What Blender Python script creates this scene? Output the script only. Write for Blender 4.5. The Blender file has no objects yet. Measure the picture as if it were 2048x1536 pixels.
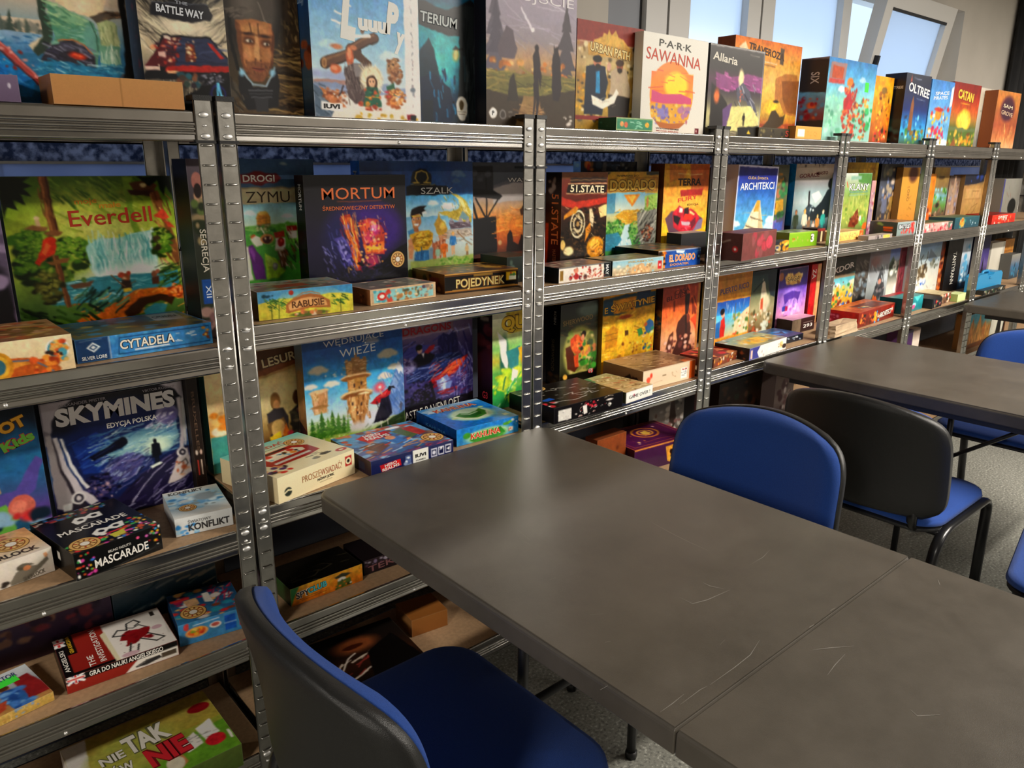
import bpy, bmesh, math, random
import numpy as np
from mathutils import Matrix, Vector
SC = bpy.context.scene
COL = SC.collection
# ---------------------------------------------------------------- camera
CAM = Vector((-0.64197, -1.68291, 1.53024))
YAW, PITCH, ROLL, FPX = 0.715502, 0.276225, 0.003562, 1545.14
F = Vector((math.sin(YAW)*math.cos(PITCH), math.cos(YAW)*math.cos(PITCH), -math.sin(PITCH)))
R0 = Vector((math.cos(YAW), -math.sin(YAW), 0)); U0 = R0.cross(F)
R = R0*math.cos(ROLL)+U0*math.sin(ROLL); U = -R0*math.sin(ROLL)+U0*math.cos(ROLL)
cd = bpy.data.cameras.new('camera'); cam = bpy.data.objects.new('camera', cd); COL.objects.link(cam)
cd.sensor_fit = 'HORIZONTAL'; cd.sensor_width = 36.0; cd.lens = FPX*36.0/2048.0; cd.clip_start = 0.02
M = Matrix((R, U, -F)).transposed().to_4x4(); M.translation = CAM; cam.matrix_world = M
SC.camera = cam
# ---------------------------------------------------------------- world, lamps, exposure
w = bpy.data.worlds.new('daylight'); SC.world = w; w.use_nodes = True
bg = w.node_tree.nodes['Background']; bg.inputs[0].default_value = (0.60, 0.78, 1.0, 1); bg.inputs[1].default_value = 1.15
def area_light(name, loc, sx, sy, power, col):
    l = bpy.data.lights.new(name, 'AREA'); l.shape = 'RECTANGLE'; l.size = sx; l.size_y = sy; l.energy = power; l.color = col
    o = bpy.data.objects.new(name, l); COL.objects.link(o); o.location = loc
WARM = (1.0, 0.925, 0.82)
for x, pw in ((-3.6, 150), (2.70, 132), (4.45, 72), (6.15, 54), (7.85, 46)): area_light('lamp_row_and_fill_light', (x, -2.25, 2.70), 1.5, 0.20, pw, WARM)  # the far left one is fill, added to brighten the leftmost unit
for k in range(3): area_light('lamp_back_light', (2.6+2.2*k, -4.7, 2.70), 1.5, 0.14, 38, WARM)
vs = SC.view_settings; vs.view_transform = 'Standard'; vs.look = 'None'; vs.gamma = 1.0; vs.use_curve_mapping = False; vs.exposure = 0.25
# ---------------------------------------------------------------- materials
def nodes(name):
    m = bpy.data.materials.new(name); m.use_nodes = True
    nt = m.node_tree; return m, nt, nt.nodes['Principled BSDF']
def lk(nt, a, b): nt.links.new(a, b)
def mk(name, col, rough=.5, metal=0.0, noise=0.0, scale=30.0, bump=0.0, bscale=None, spec=.5, stretch=(1,1,1), col2=None, coat=0.0, sheen=0.0):
    m, nt, b = nodes(name)
    b.inputs['Base Color'].default_value = (*col, 1); b.inputs['Roughness'].default_value = rough; b.inputs['Metallic'].default_value = metal
    b.inputs['Specular IOR Level'].default_value = spec; b.inputs['Coat Weight'].default_value = coat
    if sheen: b.inputs['Sheen Weight'].default_value = sheen
    tc = nt.nodes.new('ShaderNodeTexCoord'); mp = nt.nodes.new('ShaderNodeMapping'); mp.inputs['Scale'].default_value = stretch
    lk(nt, tc.outputs['Object'], mp.inputs['Vector'])
    if noise or col2:
        n = nt.nodes.new('ShaderNodeTexNoise'); n.inputs['Scale'].default_value = scale; n.inputs['Detail'].default_value = 6
        lk(nt, mp.outputs[0], n.inputs['Vector'])
        cr = nt.nodes.new('ShaderNodeValToRGB'); lk(nt, n.outputs['Fac'], cr.inputs[0])
        c2 = col2 or tuple(min(1, c*(1+noise)) for c in col); c1 = col if col2 else tuple(c*(1-noise) for c in col)
        cr.color_ramp.elements[0].color = (*c1, 1); cr.color_ramp.elements[1].color = (*c2, 1)
        cr.color_ramp.elements[0].position = .35; cr.color_ramp.elements[1].position = .65
        lk(nt, cr.outputs[0], b.inputs['Base Color'])
    if bump:
        n2 = nt.nodes.new('ShaderNodeTexNoise'); n2.inputs['Scale'].default_value = bscale or scale*4; n2.inputs['Detail'].default_value = 3
        lk(nt, mp.outputs[0], n2.inputs['Vector'])
        bp = nt.nodes.new('ShaderNodeBump'); bp.inputs['Strength'].default_value = bump; bp.inputs['Distance'].default_value = .004
        lk(nt, n2.outputs['Fac'], bp.inputs['Height']); lk(nt, bp.outputs[0], b.inputs['Normal'])
    return m
STEEL = mk('galvanised_steel', (.50, .48, .45), .19, 1.0, .07, 14)
STEELP = mk('galvanised_post_steel', (.46, .45, .42), .28, 1.0, .12, 25, .08, 60)
RIVET = mk('bright_rivet_steel', (.95, .94, .92), .48, 1.0)
SLOT = mk('dark_slot', (.02, .02, .02), .8)
BLINDM = mk('grey_blind', (.30, .32, .36), .6)
BLACKP = mk('black_plastic', (.012, .012, .013), .42, bump=.15, bscale=600)
SHELL = mk('black_chair_shell', (.010, .010, .010), .38, bump=.25, bscale=900)
TUBE = mk('black_painted_tube', (.008, .008, .009), .28)
MDF = mk('brown_hardboard', (.43, .27, .145), .6, noise=.10, scale=90)
KRAFT = mk('kraft_cardboard', (.44, .28, .14), .7, noise=.08, scale=20)
PAPER = mk('crumpled_kraft_paper', (.50, .36, .22), .75, noise=.12, scale=18)
FABRIC = mk('blue_chair_fabric', (.014, .062, .30), .85, noise=.10, scale=400, bump=.5, bscale=1400, spec=.25, sheen=.12)
WALLV = mk('cream_back_wall_paint', (.58, .54, .48), .8, noise=.03, scale=5)
WALL = mk('off_white_wall_paint', (.27, .25, .225), .8, noise=.04, scale=6, bump=.05, bscale=200)
CEIL = mk('white_ceiling_paint', (.30, .285, .265), .85)
PVC = mk('white_pvc_frame', (.70, .69, .66), .35)
GASKET = mk('black_rubber_gasket', (.01, .01, .012), .6)
DARKP = mk('black_curtain_cloth', (.010, .010, .011), .8, noise=.3, scale=8)
SCUFF = mk('pale_scratch', (.21, .195, .17), .6)
STEEL_DARK = mk('dark_table_leg_paint', (.016, .016, .017), .4)
def speckle(name, base, dark, light, scale, rough, bump):
    m, nt, b = nodes(name); tc = nt.nodes.new('ShaderNodeTexCoord')
    v = nt.nodes.new('ShaderNodeTexNoise'); v.inputs['Scale'].default_value = scale; v.inputs['Detail'].default_value = 4
    lk(nt, tc.outputs['Object'], v.inputs['Vector'])
    cr = nt.nodes.new('ShaderNodeValToRGB'); e = cr.color_ramp.elements
    e[0].position = .34; e[0].color = (*dark, 1); e[1].position = .66; e[1].color = (*light, 1)
    q = cr.color_ramp.elements.new(.47); q.color = (*base, 1); q = cr.color_ramp.elements.new(.57); q.color = (*base, 1)
    lk(nt, v.outputs['Fac'], cr.inputs[0]); lk(nt, cr.outputs[0], b.inputs['Base Color']); b.inputs['Roughness'].default_value = rough
    bp = nt.nodes.new('ShaderNodeBump'); bp.inputs['Strength'].default_value = bump; bp.inputs['Distance'].default_value = .004
    lk(nt, v.outputs['Fac'], bp.inputs['Height']); lk(nt, bp.outputs[0], b.inputs['Normal'])
    return m
FLOORM = speckle('grey_green_speckled_vinyl', (.22, .22, .19), (.10, .10, .09), (.42, .42, .37), 110, .5, .1)
def table_mat():
    m, nt, b = nodes('dark_brown_table_laminate'); tc = nt.nodes.new('ShaderNodeTexCoord')
    n = nt.nodes.new('ShaderNodeTexNoise'); n.inputs['Scale'].default_value = 5; n.inputs['Detail'].default_value = 8; n.inputs['Roughness'].default_value = .7
    lk(nt, tc.outputs['Object'], n.inputs['Vector'])
    cr = nt.nodes.new('ShaderNodeValToRGB'); cr.color_ramp.elements[0].color = (.066, .057, .045, 1); cr.color_ramp.elements[1].color = (.103, .089, .071, 1)
    cr.color_ramp.elements[0].position = .3; cr.color_ramp.elements[1].position = .7
    lk(nt, n.outputs['Fac'], cr.inputs[0])
    lk(nt, cr.outputs[0], b.inputs['Base Color'])
    rr = nt.nodes.new('ShaderNodeMapRange'); rr.inputs[3].default_value = .25; rr.inputs[4].default_value = .44; lk(nt, n.outputs['Fac'], rr.inputs[0]); lk(nt, rr.outputs[0], b.inputs['Roughness'])
    f = nt.nodes.new('ShaderNodeTexNoise'); f.inputs['Scale'].default_value = 900; lk(nt, tc.outputs['Object'], f.inputs['Vector'])
    bp = nt.nodes.new('ShaderNodeBump'); bp.inputs['Strength'].default_value = .18; bp.inputs['Distance'].default_value = .001
    lk(nt, f.outputs['Fac'], bp.inputs['Height']); lk(nt, bp.outputs[0], b.inputs['Normal'])
    return m
TABLEM = table_mat()
def print_mat(name, rough, coat):
    m, nt, b = nodes(name); at = nt.nodes.new('ShaderNodeAttribute'); at.attribute_name = 'Col'
    tc = nt.nodes.new('ShaderNodeTexCoord'); n = nt.nodes.new('ShaderNodeTexNoise'); n.inputs['Scale'].default_value = 260; n.inputs['Detail'].default_value = 4
    lk(nt, tc.outputs['Object'], n.inputs['Vector'])
    mr = nt.nodes.new('ShaderNodeMapRange'); mr.inputs[3].default_value = .93; mr.inputs[4].default_value = 1.07; lk(nt, n.outputs['Fac'], mr.inputs[0])
    mx = nt.nodes.new('ShaderNodeVectorMath'); mx.operation = 'SCALE'; lk(nt, at.outputs['Color'], mx.inputs[0]); lk(nt, mr.outputs[0], mx.inputs['Scale'])
    lk(nt, mx.outputs[0], b.inputs['Base Color']); b.inputs['Roughness'].default_value = rough
    b.inputs['Coat Weight'].default_value = coat; b.inputs['Coat Roughness'].default_value = .12; b.inputs['Specular IOR Level'].default_value = .32
    return m
CARD = print_mat('printed_card', .48, .0)
GLOSS = print_mat('glossy_printed_card', .34, .10)
def pane_mat():
    m = bpy.data.materials.new('frosted_window_pane'); m.use_nodes = True; nt = m.node_tree; nt.nodes.clear()
    o = nt.nodes.new('ShaderNodeOutputMaterial'); t = nt.nodes.new('ShaderNodeBsdfTranslucent'); t.inputs[0].default_value = (.92, .95, 1, 1)
    g = nt.nodes.new('ShaderNodeBsdfGlossy'); g.inputs['Roughness'].default_value = .2; g.inputs[0].default_value = (.8, .8, .8, 1)
    mx = nt.nodes.new('ShaderNodeMixShader'); mx.inputs[0].default_value = .08
    lk(nt, t.outputs[0], mx.inputs[1]); lk(nt, g.outputs[0], mx.inputs[2]); lk(nt, mx.outputs[0], o.inputs[0]); return m
PANE = pane_mat()
def film(name, dark, light, scale):
    m = bpy.data.materials.new(name); m.use_nodes = True; nt = m.node_tree; nt.nodes.clear()
    o = nt.nodes.new('ShaderNodeOutputMaterial'); t = nt.nodes.new('ShaderNodeBsdfTranslucent'); d = nt.nodes.new('ShaderNodeBsdfDiffuse')
    tc = nt.nodes.new('ShaderNodeTexCoord'); n = nt.nodes.new('ShaderNodeTexNoise'); n.inputs['Scale'].default_value = scale; n.inputs['Detail'].default_value = 4
    cr = nt.nodes.new('ShaderNodeValToRGB'); e = cr.color_ramp.elements; e[0].position = .40; e[0].color = (*dark, 1); e[1].position = .62; e[1].color = (*light, 1)
    lk(nt, tc.outputs['Object'], n.inputs['Vector']); lk(nt, n.outputs['Fac'], cr.inputs[0]); lk(nt, cr.outputs[0], t.inputs[0]); lk(nt, cr.outputs[0], d.inputs[0])
    mx = nt.nodes.new('ShaderNodeMixShader'); mx.inputs[0].default_value = .35; lk(nt, t.outputs[0], mx.inputs[1]); lk(nt, d.outputs[0], mx.inputs[2]); lk(nt, mx.outputs[0], o.inputs[0]); return m
FILM = film('blue_patterned_window_film', (.10, .12, .19), (.55, .56, .66), 58)
FILM2 = film('plain_pale_blue_window_film', (.50, .55, .72), (.56, .61, .78), 6)
WALLB = mk('blue_grey_lower_wall', (.045, .055, .085), .6)
# ---------------------------------------------------------------- mesh helpers
def link(name, me, mat=None, parent=None):
    o = bpy.data.objects.new(name, me); COL.objects.link(o)
    if mat and me and not me.materials: me.materials.append(mat)
    if parent: o.parent = parent
    return o
def empty(name, loc=(0, 0, 0), rz=0.0):
    o = bpy.data.objects.new(name, None); COL.objects.link(o); o.location = loc; o.rotation_euler = (0, 0, rz); o.empty_display_size = .05; return o
def tag(o, label, cat, group=None):
    o['label'] = label; o['category'] = cat
    if group: o['group'] = group
    return o
def mesh(name, verts, faces, smooth=False):
    me = bpy.data.meshes.new(name); me.from_pydata(verts, [], faces); me.update()
    if smooth:
        me.polygons.foreach_set('use_smooth', [True]*len(me.polygons))
    return me
BF = [(0, 3, 2, 1), (4, 5, 6, 7), (0, 1, 5, 4), (1, 2, 6, 5), (2, 3, 7, 6), (3, 0, 4, 7)]
def boxv(x0, y0, z0, x1, y1, z1): return [(x0, y0, z0), (x1, y0, z0), (x1, y1, z0), (x0, y1, z0), (x0, y0, z1), (x1, y0, z1), (x1, y1, z1), (x0, y1, z1)]
def boxes(name, lst):
    v = []; f = []
    for b in lst:
        n = len(v); v += boxv(*b); f += [tuple(i+n for i in q) for q in BF]
    return mesh(name, v, f)
def bevelled(name, b, r=.004, seg=2):
    bm = bmesh.new(); me = boxes(name, [b]); bm.from_mesh(me)
    bmesh.ops.bevel(bm, geom=bm.edges[:], offset=r, segments=seg, affect='EDGES', profile=.6); bm.to_mesh(me); bm.free()
    return me
def struct(name, me, mat, parent=None):
    o = link(name, me, mat, parent)
    if not parent: o['kind'] = 'structure'
    return o
def tube(path, r, n=8, ry=None, closed_ends=True):
    """tube along points; returns verts, faces"""
    P = [Vector(p) for p in path]; v = []; f = []
    up = None
    for i, p in enumerate(P):
        t = (P[min(i+1, len(P)-1)]-P[max(i-1, 0)]).normalized()
        if up is None: up = Vector((0, 1, 0)) if abs(t.y) < .9 else Vector((1, 0, 0))
        a = (up-t*up.dot(t)).normalized(); b = t.cross(a); up = a
        for k in range(n):
            q = 2*math.pi*k/n; v.append(tuple(p+a*(r*math.cos(q))+b*((ry or r)*math.sin(q))))
    for i in range(len(P)-1):
        for k in range(n): f.append((i*n+k, i*n+(k+1) % n, (i+1)*n+(k+1) % n, (i+1)*n+k))
    if closed_ends: f.append(tuple(range(n-1, -1, -1))); f.append(tuple((len(P)-1)*n+k for k in range(n)))
    return v, f
def arc(p0, p1, p2, r, n=5):
    """rounded corner at p1"""
    p0, p1, p2 = Vector(p0), Vector(p1), Vector(p2); a = (p0-p1).normalized()*r; b = (p2-p1).normalized()*r
    return [tuple(p1+a*(1-t)**2+b*t**2) for t in [k/n for k in range(n+1)]]
def merge(parts):
    v = []; f = []
    for a, b in parts:
        n = len(v); v += a; f += [tuple(i+n for i in q) for q in b]
    return v, f
# ---------------------------------------------------------------- room shell
X0, X1, YF, YB, ZC = -5.2, 9.6, -6.2, 0.47, 2.80
struct('floor', boxes('floor', [(X0, YF, -.05, X1, YB+.3, 0)]), FLOORM)
struct('ceiling', boxes('ceiling', [(X0, YF, ZC, X1, YB+.3, ZC+.05)]), CEIL)
struct('wall_front', boxes('wall_front', [(X0, YF-.1, 0, X1, YF, ZC)]), WALL)
struct('wall_left', boxes('wall_left', [(X0-.1, YF, 0, X0, YB+.3, ZC)]), WALL)
struct('wall_right', boxes('wall_right', [(X1, YF, 0, X1+.1, YB+.3, ZC)]), WALL)
# back wall: blue roughcast parapet, white wall above, window opening between WX0 and WX1
WX0, WX1, WZ0, WZ1 = 1.70, 5.0, 1.66, 2.47
VX0, VX1, VZ1 = -2.2, 1.30, 2.08
wb = struct('wall_back', boxes('wall_back', [(X0, YB, WZ0-.02, VX0, YB+.3, ZC), (VX1, YB, WZ0-.02, WX0, YB+.3, ZC), (VX0, YB, VZ1, VX1, YB+.3, ZC), (WX1, YB, WZ0-.02, X1, YB+.3, ZC), (WX0, YB, WZ1, WX1, YB+.3, ZC)]), WALLV)
wl = struct('window_4', boxes('window_4', [(X0, YB, 1.529, X1, YB+.03, 1.535)]), PVC)
for k in range(12): link('patterned_pane', boxes('patterned_pane', [(X0+k*1.22, YB+.008, 1.535, X0+(k+1)*1.22, YB+.012, WZ0-.03)]), FILM, wl); link('plain_pane', boxes('plain_pane', [(X0+k*1.22, YB+.008, 1.43, X0+(k+1)*1.22, YB+.012, 1.529)]), FILM2, wl)
struct('wall_lower', boxes('wall_lower', [(X0, YB+.004, 0, X1, YB+.3, 1.43)]), WALLB)
struct('trim_1', boxes('trim_1', [(WX0, YB-.005, WZ0-.03, WX1, YB+.3, WZ0)]), PVC)
# window: frame bars and frosted panes at y = .60
wf = struct('window_1', boxes('window_1', [(WX0, .585, WZ1-.06, WX1, .655, WZ1), (WX0, .585, WZ0, 3.70, .655, WZ0+.06),
    (WX0, .585, WZ0+.06, WX0+.05, .655, WZ1-.06), (2.045, .575, WZ0+.06, 2.18, .655, WZ1-.06), (2.195, .575, WZ0+.06, 2.335, .655, WZ1-.06),
    (2.775, .575, WZ0+.06, 2.88, .655, WZ1-.06), (2.895, .575, WZ0+.06, 3.0, .655, WZ1-.06), (3.66, .575, WZ0+.06, 3.75, .655, WZ1-.06),
    (3.75, .60, WZ0, 3.79, .655, WZ1-.06), (3.79, .60, WZ0, WX1, .655, WZ0+.05), (4.76, .60, WZ0+.05, WX1, .655, WZ1-.06)]), PVC)
link('gasket', boxes('gasket', [(2.18, .59, WZ0+.06, 2.195, .64, WZ1-.06), (2.88, .59, WZ0+.06, 2.895, .64, WZ1-.06), (2.03, .60, WZ0+.06, 2.045, .64, WZ1-.06)]), GASKET, wf)
link('blind', boxes('blind', [(WX0+.05, .600, WZ0+.06, 2.03, .612, WZ1-.06)]), BLINDM, wf)
for a, b in ((2.335, 2.775), (3.0, 3.66)):
    link('pane', boxes('pane', [(a, .612, WZ0+.06, b, .618, WZ1-.06)]), PANE, wf)
wg = struct('unseen_window', boxes('unseen_window', [(VX0, .585, VZ1-.06, VX1, .655, VZ1), (VX0, .585, WZ0, VX1, .655, WZ0+.06)]+[(VX0+.86*k, .58, WZ0+.06, VX0+.86*k+.06, .655, VZ1-.06) for k in range(5)]), PVC)  # unseen window, added and kept low so daylight reaches only the gap behind
for k in range(4): link('pane', boxes('pane', [(VX0+.86*k+.06, .612, WZ0+.06, VX0+.86*(k+1), .618, VZ1-.06)]), PANE, wg)
struct('trim_2', boxes('trim_2', [(VX0, YB-.005, WZ0-.03, VX1, YB+.3, WZ0)]), PVC)
# tilted sash (bottom hung, leaning into the room)
sash = struct('window_2', boxes('window_2', [(0, -.035, 0, .90, .035, .075), (0, -.035, .665, .90, .035, .75), (0, -.035, .075, .085, .035, .665), (.80, -.035, .075, .90, .035, .665)]), PVC)
sash.location = (3.82, .575, WZ0+.05); sash.rotation_euler = (math.radians(10.5), 0, 0)
link('pane', boxes('pane', [(.085, -.004, .075, .80, .004, .665)]), PANE, sash)
link('gasket', boxes('gasket', [(.085, -.039, .650, .80, -.028, .665)]), GASKET, sash)
link('handle', boxes('handle', [(.03, -.06, .30, .05, -.035, .42)]), GASKET, sash)
def curtain():
    v = []; f = []; n = 60
    for i in range(n+1):
        t = i/n; y = .425+.022*math.sin(t*52); x = 5.86+.95*t
        v += [(x, y, .02), (x, y, 2.72), (x, y+.012, 2.72), (x, y+.012, .02)]
    for i in range(n):
        for k in range(4): f.append((i*4+k, i*4+4+k, i*4+4+(k+1) % 4, i*4+(k+1) % 4))
    f += [(0, 1, 2, 3), (n*4+3, n*4+2, n*4+1, n*4)]
    return tag(link('black_curtain', mesh('black_curtain', v, f, True), DARKP), 'black curtain on the wall behind the farthest shelving unit', 'curtain')
curtain()
# ---------------------------------------------------------------- shelving units
P = 0.90; DEPTH = .36
def bead(z, r=.0038, n=10): return [(-.8*r*math.sin(math.pi*k/n), z+r*math.cos(math.pi*k/n)) for k in range(n+1)]
SEGS = [[(.0065, .0006), (.004, .0006)]+[(.0028-.0033*math.sin(t), -.0024+.0033*math.cos(t)) for t in (0, .35, .7, 1.05, 1.4)]+[(-.0005, -.0045)], [(-.0005, -.0045), (0, -.0213)], bead(-.0252), [(0, -.0291), (0, -.0303)], bead(-.0342), [(0, -.0381), (0, -.0393)], bead(-.0432), [(0, -.0471), (-.0006, -.0555)], [(-.0006, -.0555)]+[(.0034-.004*math.cos(t), -.0560-.004*math.sin(t)) for t in (.4, .8, 1.2)]+[(.016, -.0600)]]
def beam(x0, x1, flip=False, y=0.0):
    v = []; f = []
    for sg in SEGS:
        n = len(sg); o = len(v)
        for x in (x0, x1):
            for (a, b) in sg: v.append((x, y+(-a if flip else a), b))
        for i in range(n-1): f.append((o+i, o+i+1, o+n+i+1, o+n+i) if not flip else (o+i, o+n+i, o+n+i+1, o+i+1))
    o = len(v)
    for x in (x0, x1): v += [(x, y+(-.004 if flip else .004), -.002), (x, y+(-.004 if flip else .004), -.055)]
    f.append((o, o+2, o+3, o+1))
    return mesh('front_beam', v, f, True)
BEAM = beam(.042, P-.042); RBEAM = beam(.042, P-.042, True, DEPTH)
SBEAM = boxes('side_beam', [(.006, .04, -.05, .010, DEPTH-.04, -.004), (.006, .04, -.006, .03, DEPTH-.04, -.004)])
BOARD = boxes('shelf_board', [(.012, .004, -.010, P-.012, DEPTH-.004, 0)])
PITCHS = .0395
def post_mesh(ztop, side, rear):
    """L profile with rolled edges, punched slots with raised round lips; side=+1: flange at x=0, face running right"""
    w, t, d = .036, .0022, .034
    xs = (0, w) if side > 0 else (-w, 0); cx = (xs[0]+xs[1])/2
    v = []; f = []; mi = []; sm = []
    def add(vv, ff, m=0, s=False):
        n = len(v); v.extend(vv); f.extend(tuple(i+n for i in q) for q in ff); mi.extend([m]*len(ff)); sm.extend([s]*len(ff))
    add(boxv(xs[0], 0, 0, xs[1], t, ztop), BF); fx = 0 if side > 0 else -t
    add(boxv(fx, t, 0, fx+t, d, ztop), BF)
    for ex in xs: tv, tf = tube([(ex, .0006, 0), (ex, .0006, ztop)], .0019, 8); add(tv, tf, 0, True)
    z = ztop-.088
    while z > .04:
        tv, tf = tube([(cx-.0120, -.0004, z), (cx-.0085, -.0026, z-.0002), (cx+.0085, -.0026, z-.0002), (cx+.0120, -.0004, z)], .0022, 8); add(tv, tf, 0, True)
        z -= PITCHS
    if rear: v = [(a, -b, c_) for a, b, c_ in v]; f = [tuple(reversed(q)) for q in f]
    me = mesh('upright_post', v, f); me.polygons.foreach_set('material_index', mi); me.polygons.foreach_set('use_smooth', sm)
    me.materials.append(STEELP); me.materials.append(SLOT); return me
ZTOP = 1.655
PM = {(s, r): post_mesh(ZTOP, s, r) for s in (1, -1) for r in (0, 1)}
CAPM = {s: boxes('post_cap', [((-.001 if s > 0 else -.038), -.003, 0, (.038 if s > 0 else .001), .036, .010)]) for s in (1, -1)}
JOINM = {s: boxes('joint_strip', [((-.001 if s > 0 else -.040), -.0045, -.003, (.040 if s > 0 else .001), .036, .003)]) for s in (1, -1)}
def rivet_mesh():
    bm = bmesh.new(); bmesh.ops.create_uvsphere(bm, u_segments=10, v_segments=6, radius=1)
    me = bpy.data.meshes.new('rivet'); bm.to_mesh(me); bm.free()
    me.polygons.foreach_set('use_smooth', [True]*len(me.polygons)); me.materials.append(RIVET); return me
RIV = rivet_mesh()
LEV = {0: (1.634, 1.140, .692, .400, .060), 1: (1.634, 1.177, .733, .400, .060), 2: (1.634, 1.178, .745, .400, .060), 3: (1.634, 1.190, .764, .400, .060),
       4: (1.634, 1.195, .759, .400, .060), 5: (1.634, 1.195, .759, .400, .060), 6: (1.634, 1.195, .759, .400, .060), 7: (1.634, 1.195, .759, .400, .060)}
JOINT = {0: 1.047, 1: 1.574, 2: 1.524, 3: 1.568, 4: 1.574, 5: 1.576, 6: 1.57, 7: 1.57, 8: 1.57}
WHERE = ['galvanised shelving unit at the left edge, nearest the camera', 'galvanised shelving unit behind the near table and the left chair', 'galvanised shelving unit third from the left, with the gold gear game',
         'galvanised shelving unit fourth from the left, with the pyramid game', 'galvanised shelving unit holding the crumpled paper bag', 'galvanised shelving unit holding the snowy horned beast game',
         'galvanised shelving unit holding the turquoise carry case', 'galvanised shelving unit farthest right, in front of the black curtain']
for u in range(8):
    xo = (u-1)*P+.0
    un = tag(empty('shelving_unit', (xo, 0, 0)), WHERE[u], 'shelving', 'shelving units along the wall')
    for li, z in enumerate(LEV[u]):
        b = link('shelf_board', BOARD, MDF, un); b.location = (0, 0, z)
        link('front_beam', BEAM, STEEL, b); link('rear_beam', RBEAM, STEEL, b)
        s1 = link('side_beam', SBEAM, STEEL, b); s2 = link('side_beam', SBEAM, STEEL, b); s2.location = (P, 0, 0); s2.scale = (-1, 1, 1)
        st = link('beam_stud', RIV, None, b); st.location = (P/2, -.001, -.0515); st.scale = (.004, .003, .004)
    for s, bx in ((1, .0048), (-1, P-.0048)):
        for r in (0, 1):
            po = link('upright_post', PM[(s, r)], STEELP, un); po.location = (bx, DEPTH if r else -.004, 0)
            cp = link('post_cap', CAPM[s], BLACKP, po); cp.location = (0, -.034 if r else 0, ZTOP)
            jz = JOINT[u if s > 0 else u+1]
            jn = link('joint_strip', JOINM[s], BLACKP, po); jn.location = (0, -.032 if r else 0, jz-(.25 if r else 0))
            if r == 0:
                for z in LEV[u]:
                    for dz, sc in ((-.007, (.0105, .0036, .0062)), (-.049, (.0105, .0036, .0062)), (-.028, (.0045, .0022, .0026))):
                        if z < .1 and dz < -.03: continue
                        rv = link('rivet', RIV, None, po); rv.location = (s*.0185, -.0012, z+dz); rv.scale = sc
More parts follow.
